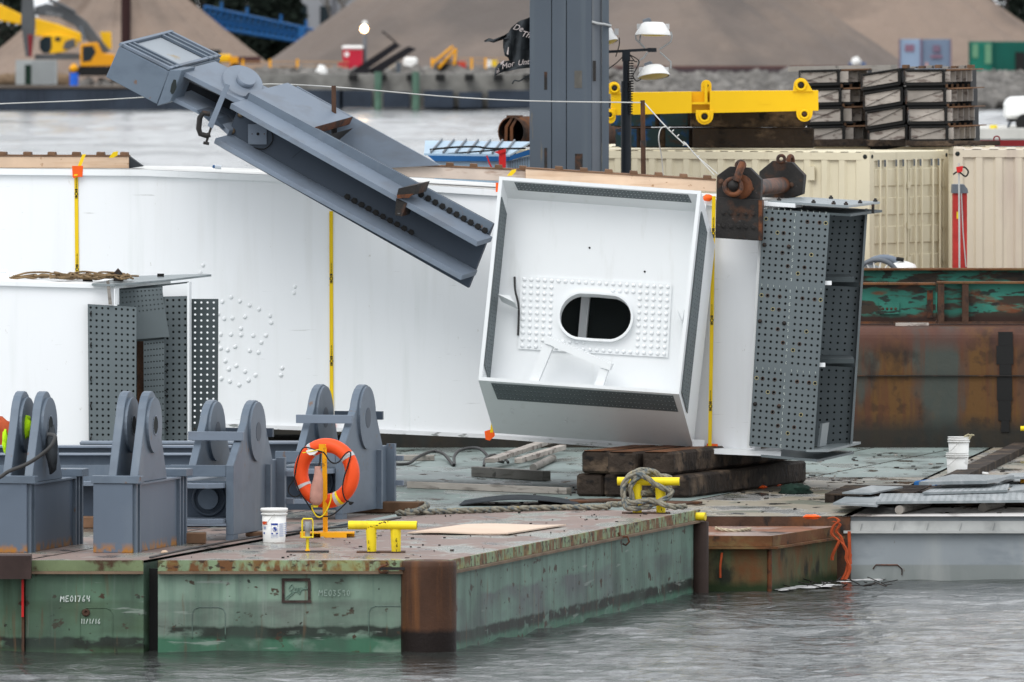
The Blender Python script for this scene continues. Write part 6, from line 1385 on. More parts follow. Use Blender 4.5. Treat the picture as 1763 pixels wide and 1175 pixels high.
# ================================================================== beyond the girder
# slate steel column
dc_ = 176.4
SC = thing('steel_column', V(X(980, dc_), dc_, ztw), 'tall slate grey steel column rising out of the frame behind the girder', 'steel column')
zt_c = 11.5
def vplate(u0, u1, d, th, m, nm, z1=zt_c): return MB().box(X(u0, dc_), X(u1, dc_), d, d+th, zd+.01, z1).build(nm, m, SC, bevel=.005)
vplate(912, 949.4, dc_, .5, STEELC, 'face_plate'); vplate(950.4, 974.6, dc_-.012, .5, STEELC, 'face_plate'); vplate(975.6, 1019, dc_, .5, STEELC, 'face_plate')
MB().prism([V(X(1019.3, dc_), dc_, zd+.01), V(X(1036, dc_), dc_+.14, zd+.01), V(X(1036, dc_), dc_+.4, zd+.01), V(X(1019.3, dc_), dc_+.4, zd+.01)], (0, 0, zt_c-zd)).build('slanted_plate', STEELL, SC)
MB().box(X(1036.5, dc_), X(1048.5, dc_), dc_+.1, dc_+.6, zd+.01, zt_c).build('side_flange', STEELC, SC)
MB().box(X(949, dc_), X(976, dc_), dc_+.03, dc_+.5, zd, zt_c-.01).build('inner_core', HOLE, SC)
for u, v0, v1 in ((989, 122, 152), (937, 124, 155), (1021, 105, 140), (937, 255, 290), (990, 265, 292)): MB().box(X(u, dc_), X(u+(13 if u > 980 and u < 1000 else 5), dc_), dc_-.004, dc_+.002, Z(v1, dc_), Z(v0, dc_)).build('worn_patch', mat('worn_brown', (.10, .095, .085), .7, var=(6, .3)) if u == 989 else RUSTK, SC)
MB().tube([P(1019, 38, dc_+.0), P(1030, 41, dc_+.0), P(1040, 42, dc_+.05), P(1052, 45, dc_+.1)], .02, 6).build('grey_pipe', mat('galvanised', (.35, .36, .36), .4), SC)
# torn flag
FL = thing('torn_flag', P(885, 120, dc_+.2), 'tattered black flag with white lettering streaming left of the slate column', 'flag')
def flagmesh(cols, d):
    mb = MB(); n = 9
    for i, (u, va, vb) in enumerate(cols):
        for j in range(n): t_ = j/(n-1); mb.v.append(P(u, va+(vb-va)*t_, d)+V(0, .13*math.sin(i*1.6+t_*3.4)+.05*math.sin(i*2.7+t_*8), 0))
    for i in range(len(cols)-1):
        for j in range(n-1): a = i*n+j; mb.f.append((a, a+n, a+n+1, a+1)); mb.sm.append(True)
    return mb
fd = dc_+.25
flagmesh([(866, 68, 82), (869, 62, 96), (875, 57, 100), (880, 48, 116), (886, 43, 118), (892, 38, 119), (898, 35, 118), (905, 33, 117), (914, 29, 117)], fd).build('cloth', BLKF, FL)
flagmesh([(834, 70, 73), (842, 66, 72), (850, 68, 74), (858, 65, 71), (868, 61, 68), (876, 56, 66)], fd).build('torn_strip', BLKF, FL)
flagmesh([(850, 137, 141), (853, 117, 130), (858, 110, 127), (868, 106, 124), (880, 104, 122), (892, 108, 119), (914, 110, 117)], fd-.05).build('lower_cloth', BLKF, FL)
MB().tube(smooth_path([P(914, 128, fd), P(904, 134, fd), P(894, 140, fd), P(886, 139, fd), P(882, 145, fd)]), .01, 5).build('frayed_cord', BLKF, FL)
WT = mat('white_lettering', (.42, .37, .36), .8)
def ft(txt, u, v, ang, h): text_mesh(txt, P(u, v, fd-.22), (math.cos(ang), 0, math.sin(ang)), (-math.sin(ang), 0, math.cos(ang)), h, 'lettering', WT, FL, shear=.35, off=0)
ft('The', 896, 62, -.25, .12); ft('De', 882, 50, -.30, .12); ft('Until', 891, 113, .12, .11); ft('Mor', 864, 120, .30, .11); ft('al', 855, 127, .55, .08)
MB().slab([(875, 81), (872, 93), (875, 95), (876, 82)], fd-.2, (0, .01, 0)).build('white_bone', WT, FL)
MB().slab([(862, 108), (868, 104), (867, 109), (862, 112)], fd-.2, (0, .01, 0)).build('white_patch', WT, FL)
# light tower
dt = 177.4
LT = thing('light_tower', V(X(1078, dt), dt, ztw), 'black telescopic light mast with round white floodlights, right of the slate column', 'light tower')
LM = mat('black_mast', (.014, .018, .024), .5)
MB().cyl(V(X(1078, dt), dt, ztw), P(1078, 140, dt), .075, n=14).build('lower_mast', LM, LT)
MB().cyl(P(1078, 141, dt), P(1078, 100, dt), .05, n=12).build('upper_mast', LM, LT)
MB().box(X(1071, dt), X(1085, dt), dt-.05, dt+.05, Z(106, dt), Z(88, dt)).build('head_bracket', LM, LT)
MB().obox(P(1046, 92, dt), P(1120, 88, dt)-P(1046, 92, dt), (0, .05, 0), (0, 0, .04)).build('cross_arm', LM, LT)
MB().obox(P(1115, 90, dt-.02), (.13, 0, 0), (0, .08, 0), (0, 0, .06)).build('arm_end', LM, LT)
mb = MB(); pp = []
for k in range(150):
    a = k*.9; v = 104+(198-104)*k/150; pp.append(P(1086+6*math.sin(a)*(.55 if v > 160 else .8), v+1.5*math.cos(a), dt-.1+.05*math.cos(a)))
mb.tube(pp, .007, 4); mb.build('coiled_cable', BLK, LT)
def flood(u0, u1, vt, vb, tilt, d=dt):
    uc = (u0+u1)/2; r = (X(u1, d)-X(u0, d))/2; c = P(uc, vb, d); ax = V(tilt, .24 if vb > 62 else .05, 1).normalized(); h = (vb-vt)*d/F
    ld = MB().lathe(c, [(r, 0), (r*1.01, .02), (r*.72, h*.78), (r*.55, h*.97), (0, h)], 28, ax).build('reflector', PLAST, LT)
    MB().lathe(c, [(r*.96, .012), (r*.5, -.012), (0, -.018)], 28, ax).build('lens', mat('yellow_lens', (.55, .42, .10), .3), ld)
    for sgn in (-1, 1): MB().box(c.x+sgn*r*.8-.03, c.x+sgn*r*.8+.03, d-.04, d+.04, c.z+h*.45, c.z+h*.85).build('ballast_clip', mat('pale_clip', (.5, .5, .5), .5), ld)
    MB().lathe(P(uc-r*F/d*.55, vt+2, d), [(.05, 0), (.05, .1), (.03, .12), (0, .12)], 10, V(.8, 0, .3)).build('socket', STEELL, ld)
    return c, r
flood(1094, 1155, 38, 61, .02); flood(1098, 1153, 113, 133, -.10); flood(1030, 1065, 45, 74, -.3)
mb = MB()
for pts in ([(1094, 60), (1095, 68), (1110, 83)], [(1155, 55), (1157, 62), (1155, 72), (1135, 86)], [(1136, 90), (1155, 107), (1155, 118)], [(1103, 60), (1101, 73), (1110, 82)], [(1115, 90), (1108, 100), (1100, 105), (1098, 115)]): mb.tube([P(u, v, dt-.03) for u, v in pts], .012, 6)
mb.build('yoke', mat('galvanised_yoke', (.3, .31, .31), .4), LT)
mb = MB()
for pts in ([(1066, 65), (1066, 78), (1060, 98)], [(1072, 98), (1062, 108), (1046, 120)], [(1085, 95), (1100, 105), (1096, 118), (1090, 130), (1096, 140), (1104, 136)], [(1085, 96), (1093, 106), (1097, 106)]): mb.tube(smooth_path([P(u, v, dt-.06) for u, v in pts]), .008, 5)
mb.build('loose_cable', BLK, LT)
MB().tube([P(1081, 270, dt), P(1086, 305, dt)], .012, 5).build('guy_wire', BLK, LT)
# containers
def container(c, dirL, dirW, L_, W_, Hh, m, label, doors=False, label2=None):
    """c: near corner (bottom) between long side (dirL) and end (dirW)"""
    dirL = Vector(dirL).normalized(); dirW = Vector(dirW).normalized(); up_ = V(0, 0, 1)
    t_ = thing('shipping_container', c+dirL*L_/2+dirW*W_/2, label, 'shipping container')
    nL, nW = -dirW, -dirL
    def corr(o, d_, ln, n_out, n, nm, z0=.14, z1=.12, depth=.036):
        pts = []; p = ln/n
        for i in range(n):
            for f_, q in ((0, 0), (.3, 0), (.42, -1), (.88, -1), (1, 0)): pts.append((i*p+f_*p, q*depth))
        mb = MB()
        for (a, qa), (b2, qb) in zip(pts, pts[1:]):
            if b2-a < 1e-6: continue
            A_ = o+d_*a+n_out*qa; B_ = o+d_*b2+n_out*qb; mb.add([A_+up_*z0, B_+up_*z0, B_+up_*(Hh-z1), A_+up_*(Hh-z1)], [(0, 1, 2, 3)])
        return mb.build(nm, m, t_)
    corr(c+dirL*.13, dirL, L_-.26, nL, 20, 'long_wall')
    mb = MB(); ro = c+up_*(Hh-.02)
    n = 24
    for i in range(n):
        for f0, f1, q0_, q1_ in ((0, .3, 0, 0), (.3, .42, 0, .02), (.42, .88, .02, .02), (.88, 1, .02, 0)):
            a, b2 = ro+dirL*(L_*(i+f0)/n)+up_*q0_, ro+dirL*(L_*(i+f1)/n)+up_*q1_; mb.add([a, b2, b2+dirW*W_, a+dirW*W_], [(0, 1, 2, 3)])
    mb.build('roof', m, t_)
    MB().obox(c+up_*(Hh-.12)-dirW*.005, dirL*L_, dirW*.08, up_*.11).build('top_rail', m, t_)
    MB().obox(c-dirW*.005, dirL*L_, dirW*.08, up_*.14).build('bottom_rail', m, t_)
    MB().obox(c+up_*(Hh-.13)-dirL*.004, dirW*W_, dirL*.08, up_*.12).build('end_header', m, t_)
    MB().obox(c-dirL*.004, dirW*W_, dirL*.08, up_*.13).build('end_sill', m, t_)
    for a, b2 in ((0, 0), (L_-.13, 0), (0, W_-.13), (L_-.13, W_-.13)):
        p = c+dirL*a+dirW*b2; po = MB().obox(p-dirL*.006-dirW*.006, dirL*.14, dirW*.14, up_*(Hh+.008)).build('corner_post', m, t_)
        if b2 == 0: MB().lathe(p+dirL*.07-dirW*.008+up_*(Hh-.07), [(.035, 0), (.035, .002), (0, .002)], 12, -dirW).build('corner_slot', HOLE, po)
        if a == 0: MB().lathe(p+dirW*.07-dirL*.008+up_*(Hh-.07), [(.03, 0), (.03, .002), (0, .002)], 12, -dirL).build('corner_slot', HOLE, po)
    MB().obox(c+dirL*(.9)-dirW*.035+up_*(Hh-.42), dirL*.12, dirW*.03, up_*.2).build('vent', m, t_)
    MB().obox(c+dirL*L_, dirW*W_, -dirL*.02, up_*Hh).build('rear_wall', m, t_)
    MB().obox(c+dirW*W_, dirL*L_, -dirW*.02, up_*Hh).build('far_wall', m, t_)
    if doors:
        for k in range(2):
            o = c+dirW*(.12+k*(W_-.24)/2); wd_ = (W_-.24)/2-.02; dr = MB().obox(o+up_*.12+dirL*.02, dirW*wd_, dirL*.03, up_*(Hh-.24)).build('door', m, t_)
            for r_ in range(5): MB().obox(o+dirW*.05+up_*(.25+r_*.42)+dirL*.0, dirW*(wd_-.1), dirL*.025, up_*.26).build('door_rib', m, dr, bevel=.012)
            for q in (.12, .30, .62, .82):
                b3 = o+dirW*wd_*q-dirL*.045; MB().cyl(b3+up_*.1, b3+up_*(Hh-.12), .017, n=8).build('lock_rod', m, dr)
                MB().obox(b3-dirW*.02+up_*(Hh-.22), dirW*.05, dirL*.03, up_*.1).build('rod_keeper', mat('keeper_grey', (.45, .43, .38), .5) if False else STEELL, dr)
            for hz in (.35, .8, 1.3, 1.9): MB().obox(o+dirW*(wd_-.05 if k == 0 else wd_-.03)-dirL*.02+up_*hz, dirW*.09, dirL*.03, up_*.09).build('hinge', m, dr)
    else:
        corr(c+dirW*.13, dirW, W_-.26, nW, 9, 'end_wall')
    return t_
hc_ = 2.44
k1_ = P(1497, 262, 178.0); zc = k1_.z-hc_; k1_.z = zc
container(k1_, (-.858, .50, 0), (.50, .866, 0), 6.06, 2.44, hc_, CREAM, 'cream shipping container turned corner on, its barred doors facing right', True)
k2_ = V(X(1641, 179.6), 179.6, Z(257, 179.6)-hc_)
container(V(k2_.x+6.06, k2_.y-.25, k2_.z), (-1, .04, 0), (.04, 1, 0), 6.06, 2.44, hc_, CREAM2, 'pinkish cream shipping container at the right edge, seen from the side')
MB().obox(V(k2_.x+.02, k2_.y, k2_.z+hc_-.04), (.12, 0, 0), (0, .1, 0), (0, 0, .04)).build('corner_casting', CREAM, label='small cream corner casting between the two front containers', cat='casting')
k3_ = V(X(1700, 184)+1.2, 184, zc)
container(V(7.3, 184.6, zc), (-1, .0, 0), (.0, 1, 0), 6.06, 2.44, hc_+.005, CREAM, 'cream shipping container in the second row, carrying the stacked crates')
# red cabinet with pole
RCb = thing('red_cabinet', P(1653, 462, 175.9), 'narrow red cabinet with grey lid and a hose pole, between the containers', 'cabinet')
dq_ = 176.6
MB().box(X(1641, dq_), X(1665, dq_), dq_, dq_+.4, ztw, Z(331, dq_)).build('body', mat('worn_red', (.42, .035, .03), .5, var=(3, .25)), RCb)
MB().slab([(1639, 333), (1667, 333), (1666, 326), (1660, 318), (1640, 318)], dq_-.03, (0, .5, 0)).build('lid', STEELL, RCb)
MB().cyl(V(X(1652, dq_), dq_-.1, ztw), P(1651, 281, dq_-.1), .014, n=8).build('pole', WIRE, RCb)
MB().tube(smooth_path([P(1652, 292, dq_-.12), P(1660, 288, dq_-.12), P(1667, 296, dq_-.12), P(1662, 304, dq_-.12), P(1650, 296, dq_-.12), P(1641, 301, dq_-.12)]), .012, 6).build('hose_loop', BLK, RCb)
MB().slab([(1646, 288), (1658, 286), (1657, 296), (1648, 298)], dq_-.14, (0, .05, 0)).build('red_valve', RED, RCb)
MB().tube([P(1655, 330, dq_-.02), P(1658, 400, dq_-.02), P(1663, 460, dq_-.02)], .01, 5).build('hose', WIRE, RCb)
MB().slab([(1647, 365), (1650, 365), (1650, 377), (1647, 377)], dq_-.004, (0, .003, 0)).build('yellow_label', YELB, RCb)
# reel behind the beams
RL = thing('cable_reel', P(1515, 470, 176.6), 'grey and white spoked cable reel peeking over the teal beams', 'cable reel')
dr_ = 176.8
mb = MB(); mb.torus(P(1510, 487, dr_), V(1, 0, 0), (0, 0, 1), .33, .035, 40, 6); mb.build('flange_ring', STEELL, RL)
mb = MB(); mb.torus(P(1522, 487, dr_+.3), (1, 0, 0), (0, 0, 1), .36, .05, 40, 6); mb.build('rear_ring', GREYL, RL)
for k in range(18): a = math.pi*k/9; c = P(1510, 487, dr_); MB().cyl(c, c+V(math.cos(a), 0, math.sin(a))*.33, .012, n=5).build('spoke', PLAST, RL)
MB().cyl(P(1500, 487, dr_+.05), P(1500, 487, dr_+.3), .26, n=28).build('drum', mat('pale_drum', (.5, .53, .55), .5), RL)
o = MB().lathe(P(1555, 461, 177), [(.2, 0), (.17, .05), (.06, .09), (0, .1)], 16).build('white_dome', PLAST); tag(o, 'white rounded cover right of the cable reel', 'cover')
o = MB().cyl(P(1543, 446, 176.9), P(1556, 448, 176.9), .03).build('round_bollard', BLK); tag(o, 'black knob on top beside the cable reel', 'knob')
# timbers and spreader beam on the container roof
dT = 181.0; zr_ = zc+hc_+.02
tl_ = ['blue ended timber at far left of the upper row, beneath the yellow beam', 'blue ended timber second in the upper row', 'blue ended timber third in the upper row']
lw = [(1050, 1083), (1085, 1132), (1134, 1188)]; lw2 = [(1058, 1100), (1102, 1140), (1144, 1190)]
for r_, rowp in enumerate((lw2, lw)):
    z0 = zr_+.31*r_
    for k, (ua, ub) in enumerate(rowp):
        t_ = thing('timber', V(X((ua+ub)/2, dT), dT, z0), ('blue painted timber end, %s in the %s row under the yellow beam' % (['leftmost', 'middle', 'rightmost'][k], ['lower', 'upper'][r_])), 'timber', 'timbers stacked on the cream container')
        wx = X(ub, dT)-X(ua, dT)-.02
        MB().obox(V(X(ua, dT), dT, z0+.002), (wx, 0, 0), V(1.6, 1.2, 0) if k < 2 else V(1.86, 1.2, 0), (0, 0, .295)).build('log', WOODD, t_, bevel=.03)
        MB().obox(V(X(ua, dT)+.015, dT-.008, z0+.017), (wx-.03, 0, 0), (0, .006, 0), (0, 0, .265)).build('painted_end', BLUEP, t_, bevel=.003)
t_ = MB().obox(V(X(1192, dT), dT-.3, zr_+.002), (1.80, .0, 0), (0, .35, 0), (0, 0, .30)).build('timber', WOODD, bevel=.02); tag(t_, 'long dark split timber in the lower row under the yellow beam', 'timber', 'timbers stacked on the cream container')
t_ = MB().obox(V(X(1188, dT), dT-.3, zr_+.312), (1.72, 0, 0), (0, .35, 0), (0, 0, .30)).build('timber', WOODD, bevel=.02); tag(t_, 'long dark timber in the upper row directly under the yellow beam', 'timber', 'timbers stacked on the cream container')
dY = 180.2
YB = thing('spreader_beam', P(1230, 200, dY), 'yellow steel spreader beam with lifting lugs resting on dark timbers', 'spreader beam')
YM = mat('safety_yellow', (.82, .50, .008), .38, var=(1, .05))
MB().slab([(1052, 160), (1191, 158), (1191, 195), (1052, 199)], dY, (0, .35, 0)).build('beam_body', YM, YB, bevel=.004)
MB().slab([(1222, 157), (1409, 156), (1409, 191), (1222, 195)], dY, (0, .35, 0)).build('beam_body', YM, YB, bevel=.004)
MB().slab([(1191, 158), (1222, 158), (1222, 195), (1191, 195)], dY+.25, (0, .1, 0)).build('recessed_web', YM, YB)
MB().slab([(1191, 176), (1222, 176), (1222, 180), (1191, 180)], dY+.01, (0, .25, 0)).build('middle_shelf', YM, YB)
MB().slab([(1213, 140), (1218, 140), (1218, 178), (1213, 178)], dY+.0, (0, .3, 0)).build('centre_web', YM, YB)
def lug(c, r, px, d, nm='lug'):
    l = MB().slab(px, d, (0, .05, 0)).build(nm, YM, YB, bevel=.004); mb = MB(); mb.torus(c+V(0, -.01, 0), (1, 0, 0), (0, 0, 1), r, r*.32, 20, 6); mb.build('lug_collar', YM, l)
    MB().lathe(c+V(0, -.012, 0), [(r*.68, 0), (r*.68, .002), (0, .002)], 16, (0, -1, 0)).build('lug_hole', RUSTK, l)
def arcp(uc, vc, r, a0, a1, n=8): return [(uc+r*math.cos(a0+(a1-a0)*i/n), vc-r*math.sin(a0+(a1-a0)*i/n)) for i in range(n+1)]
lug(P(1213, 201, dY-.03), .07, [(1198, 190)]+arcp(1213, 200, 15, math.pi, 2*math.pi)+[(1229, 190)], dY-.03)
lug(P(1379, 147, dY-.03), .07, [(1365, 158)]+arcp(1379, 147, 12.5, math.pi, .5)+[(1400, 158)], dY-.03)
lug(P(1385, 197, dY-.03), .06, [(1371, 188)]+arcp(1385, 196, 14, math.pi, 2*math.pi)+[(1400, 188)], dY-.03)
lug(P(1058, 152, dY-.03), .06, [(1046, 162)]+arcp(1057, 152, 11, math.pi, .3)+[(1068, 162)], dY-.03)
lug(P(1050, 198, dY-.03), .05, [(1040, 188)]+arcp(1051, 204, 9, math.pi, 2*math.pi)+[(1060, 188)], dY-.03)
lug(P(1217, 148, dY+.05), .035, [(1207, 158)]+arcp(1216, 147, 9, math.pi, 0)+[(1225, 158)], dY+.05)
MB().slab([(1306, 170), (1327, 170), (1327, 180), (1306, 180)], dY-.006, (0, .005, 0)).build('raised_tag', YM, YB)
# stacked crates (slatted mats) on the second row container
def crate(u0, v0, u1, v1, tilt, d, side, label, ns=5):
    """front board u0..u1, v0..v1, slatted side of px width `side` to the right"""
    t_ = thing('slatted_crate', P((u0+u1)/2, v1, d), label, 'crate', 'slatted timber crates stacked on the containers')
    dv = tilt*(u1-u0); v0 -= 1.5; v1 += 2
    MB().slab([(u0, v0+dv), (u1, v0), (u1, v1), (u0, v1+dv)], d, (0, .05, 0)).build('front_board', WOODW, t_, bevel=.004)
    MB().slab([(u0-2, v0-4+dv), (u1+4, v0-4), (u1+4, v0-1.2), (u0-2, v0-1.2+dv)], d-.03, (.25, 1.0, 0)).build('top_frame', BLK, t_)
    MB().slab([(u0-2, v1+1+dv), (u1+4, v1+1), (u1+4, v1+5), (u0-2, v1+5+dv)], d-.03, (.25, 1.0, 0)).build('bottom_frame', BLK, t_)
    MB().slab([(u1+.5, v0-2), (u1+4.5, v0-2), (u1+4.5, v1+3), (u1+.5, v1+3)], d-.035, (0, .06, 0)).build('corner_post', BLK, t_)
    MB().slab([(u0-3, v0-3+dv), (u0-.5, v0-3+dv), (u0-.5, v1+3+dv), (u0-3, v1+3+dv)], d-.035, (0, .06, 0)).build('corner_post', RUSTK, t_)
    if (u0+v0) % 2: MB().cyl(P(u0, v1+dv-1, d-.01), P(u1, v0+1, d-.01), .004, n=4).build('brace_rod', RUSTK, t_)
    MB().slab([(u0+1, v0-3+dv), (u1+2+side, v0-3), (u1+2+side, v1+12), (u0+1, v1+12+dv)], d+.055+(.9 if side else 0), (.1, .3 if side else .9, 0)).build('gap_shade_core', BLK, t_)  # black box added as the shade in the gaps between layers
    if not side or True: MB().slab([(u0+1, v1+2+dv), (u1+2, v1+2), (u1+2, v1+13), (u0+1, v1+13+dv)], d+.06, (.1, .8, 0)).build('gap_shade_base', BLK, t_)  # black slab added as shade under the front board
    if side:
        for k in range(ns):
            ua, ub = u1+5+side*k/ns, u1+5+side*(k+.9)/ns; ds = d+.05+.22*k
            MB().slab([(ua, v0-.35*k), (ub, v0-.35*(k+1)), (ub, v1-.35*(k+1)), (ua, v1-.35*k)], ds, (.02, .2, 0)).build('side_slat', WOODW, t_)
            MB().slab([(ua+1, v1+3), (ua+5, v1+3), (ua+5, v1+9), (ua+1, v1+9)], ds, (0, .1, 0)).build('foot_block', WOODK, t_)
        MB().slab([(u1+5, v0-4), (u1+5+side, v0-5), (u1+5+side, v0-3), (u1+5, v0-1)], d+.1, (.2, .9, 0)).build('side_rail', WOODK, t_)
    return t_
dCr = 184.5
ordn = ['topmost', 'second from top', 'third from top', 'bottom']
for i, (v0, v1) in enumerate(((125, 140), (157, 174), (189, 207), (222, 238))):
    crate(1378+5*i, v0, 1441+3*i, v1, .03, dCr+.6, 48, 'slatted timber crate, %s in the left stack, behind the yellow beam' % ordn[i], 3)
    crate(1485+4*i, v0-2, 1546+4*i, v1-1, .17, dCr, 0, 'tilted timber crate, %s in the middle stack' % ordn[i])
    crate(1559+3*i, v0, 1622+2*i, v1, .01, dCr-.1, 47, 'slatted timber crate, %s in the right stack' % ordn[i])
o = MB().slab([(1357, 115), (1534, 112), (1534, 121), (1357, 124)], dCr+1.0, (.1, .2, 0)).build('top_plank', WOODG); tag(o, 'long grey plank laid over the left and middle crate stacks', 'plank')
for i in range(9):
    u = 1553+i*14; o = MB().slab([(u, 112+(i*7 % 4)), (u+9, 112+(i*7 % 4)), (u+9, 118), (u, 118)], dCr+.2, (.05, .3, 0)).build('loose_block', WOODG if i % 2 else WOODK); tag(o, 'small wooden block on top of the right crate stack, %s' % ['at its left end', 'second from left', 'third from left', 'fourth from left', 'in the middle', 'right of the middle', 'third from right', 'second from right', 'at its right end'][i], 'block', 'wooden blocks on the crate stack')
MB().slab([(1400, 241), (1640, 241), (1640, 252), (1400, 252)], dCr-.05, (0, 1.2, 0)).build('bearer_timber', WOODD, label='dark bearer timber under all the crate stacks', cat='timber')
# dark red frame and pale deck at right behind
o = MB().slab([(1560, 243), (1722, 243), (1722, 251), (1560, 251)], 183.2, (0, .2, 0)).build('dark_timber', WOODD); tag(o, 'dark timber end sticking out right of the crates', 'timber')
RF = thing('low_loader', P(1730, 250, 188), 'dark red steel frame with a lifting ring behind the right container', 'steel frame')
MB().slab([(1668, 242), (1800, 242), (1800, 252), (1668, 252)], 188, (0, .2, 0)).build('frame_bar', REDD, RF)
mb = MB(); mb.torus(P(1716, 240, 188), (1, 0, 0), (0, 0, 1), .045, .012, 16, 5); mb.build('lifting_ring', REDD, RF)
# far pale barge with white truck body (right)
dF = 330.0
zF = Z(222, dF)
PB = thing('pale_barge', V(X(1760, dF), dF, 0), 'pale flat barge at the right, far behind the containers', 'barge', kind='structure')
MB().box(X(1655, dF), X(2000, dF), dF, dF+9, -.5, Z(240, dF)).build('hull', mat('dark_hull_line', (.2, .2, .2), .7), PB)
MB().box(X(1655, dF), X(2000, dF), dF-.05, dF+9, Z(240, dF)+.002, zF).build('deck_edge', mat('pale_concrete', (.55, .54, .5), .8), PB)
WTk = thing('white_tank_trailer', V(X(1760, dF), dF+2, zF), 'white trailer body with black wheel, cut by the right edge', 'trailer')
MB().slab([(1733, 205), (1733, 180), (1740, 168), (1850, 164), (1850, 205)], dF+2, (0, 2.2, 0)).build('body', PLAST, WTk, bevel=.08)
MB().slab([(1738, 202), (1850, 202), (1850, 212), (1738, 210)], dF+2.1, (0, 2, 0)).build('chassis', BLK, WTk)
MB().cyl(P(1765, 213, dF+1.9), P(1765, 213, dF+2.3), .26, n=24).build('wheel', BLK, WTk)
MB().cyl(P(1741, 205, dF+2.2), V(X(1741, dF), dF+2.2, zF), .04, n=8).build('stand_leg', STEELC, WTk)
o = MB().slab([(1705, 216), (1717, 216), (1717, 222), (1705, 222)], dF+.5, (0, .4, 0)).build('yellow_box', YELB); tag(o, 'small yellow box on the far pale barge', 'box')
# pipe with rings, blue roofed shed
dp_ = 190.0
PP = thing('large_pipe', P(890, 252, dp_), 'rusty large diameter pipe end with internal plates, left of the slate column', 'pipe')
pc = P(880, 227.5, dp_); rr = 26.5*dp_/F; pdir = V(.50, .86, .0).normalized()
MB().lathe(pc, [(rr*.93, 0), (rr, 0), (rr, 4), (rr*.93, 4)], 40, pdir).build('shell', RUST, PP)
MB().lathe(pc, [(rr*.93, 0), (rr*.93, 3.9), (0, 3.9)], 40, pdir).build('bore', RUSTK, PP)
MB().slab([(881, 201), (885, 201), (874, 220), (873, 252), (868, 250), (869, 218)], dp_-.02, (.02, .2, 0)).build('end_plate', RUST, PP)
MB().slab([(889, 201), (893, 201), (883, 220), (883, 254), (878, 254), (878, 219)], dp_-.02, (.02, .2, 0)).build('end_plate', RUST, PP)
MB().slab([(872, 199), (889, 199), (889, 203), (872, 203)], dp_-.03, (.1, .3, 0)).build('top_tab', RUST, PP)
dh = 178.5
SH = thing('site_shed', P(830, 300, dh), 'low shed with light blue roof and blue fascia left of the slate column', 'shed')
zs0, zs1 = Z(276, dh), Z(262, dh)
MB().slab([(748, 277), (874, 277), (874, 330), (748, 330)], dh, (0, 2.2, 0)).build('wall', BLUEL, SH)
MB().slab([(736, 268), (874, 270), (874, 278), (748, 278)], dh-.06, (0, .05, 0)).build('fascia', BLUE, SH)
MB().slab([(874, 270), (914, 257), (914, 266), (874, 278)], dh-.04, (0, .05, 0)).build('end_fascia', BLUE, SH)
MB().slab([(874, 278), (914, 268), (914, 330), (874, 330)], dh+.02, (0, .05, 0)).build('end_wall', BLUEL, SH)
for k in range(9): MB().slab([(878+4.2*k, 278-k), (878.8+4.2*k, 278-k), (878.8+4.2*k, 320), (878+4.2*k, 320)], dh+.0, (0, .02, 0)).build('wall_rib', STEELL, SH)
ra = P(730, 268, dh-.05); rb_ = P(878, 270, dh-.05)
MB().prism([ra, rb_, rb_+V(.3, 2.4, .16), ra+V(.0, 2.4, .16)], (0, 0, .03)).build('roof', BLUEL, SH)
for k in range(7): p = ra.lerp(rb_, (k+.5)/7)+V(0, 0, .034); MB().obox(p, (.02, 0, 0), V(.15, 2.4, .16), (0, 0, .03)).build('roof_rib', STEELL, SH)
mb = MB(); mb.tube(smooth_path([P(740, 258, dh+.3), P(780, 254, dh+.3), P(820, 253, dh+.3), P(845, 256, dh+.3), P(905, 256, dh+.2)]), .015, 5); mb.tube(smooth_path([P(760, 266, dh), P(800, 263, dh), P(850, 259, dh), P(870, 257, dh)]), .012, 5); o = mb.build('loose_cable', BLK); tag(o, 'black cables lying over the light blue shed roof', 'cable')
RD = thing('red_flag_marker', P(863, 300, dh-.3), 'red marker board with a slanted top, before the blue roofed shed', 'marker')
MB().slab([(859, 262), (871, 256), (871, 300), (859, 300)], dh-.4, (0, .05, 0)).build('board', RED, RD); MB().slab([(851, 262), (871, 256), (871, 262), (859, 266)], dh-.42, (0, .03, 0)).build('arm', RED, RD)
MB().tube([P(838, 268, dh-.4), P(842, 280, dh-.4), P(850, 297, dh-.4)], .012, 5).build('red_cord', RED, RD)

# ================================================================== far shore
DS = 760.0
def fb(u0, v0, u1, v1, d, th): return MB().box(X(u0, d), X(u1, d), d, d+th, Z(v1, d), Z(v0, d))
# dock barge (left)
DK = thing('dock_barge', V(X(150, DS-3), DS-3, 0), 'long navy dock barge under the excavators at the far shore', 'barge', kind='structure')
fb(-220, 152, 430, 194, DS-3, 8).build('hull', DOCK, DK)
for k in range(22): fb(-200+30*k, 158, -198+30*k, 190, DS-3.06, .05).build('hull_rib', mat('navy_rib', (.045, .055, .08), .6) if k == 0 else bpy.data.materials['navy_rib'], DK)
fb(-220, 149, 430, 152.3, DS-3.1, 8).build('deck_edge', mat('brown_deck_edge', (.11, .09, .075), .9), DK)
fb(430, 155, 590, 188, DS-1, 6).build('hull_extension', DOCK, DK)
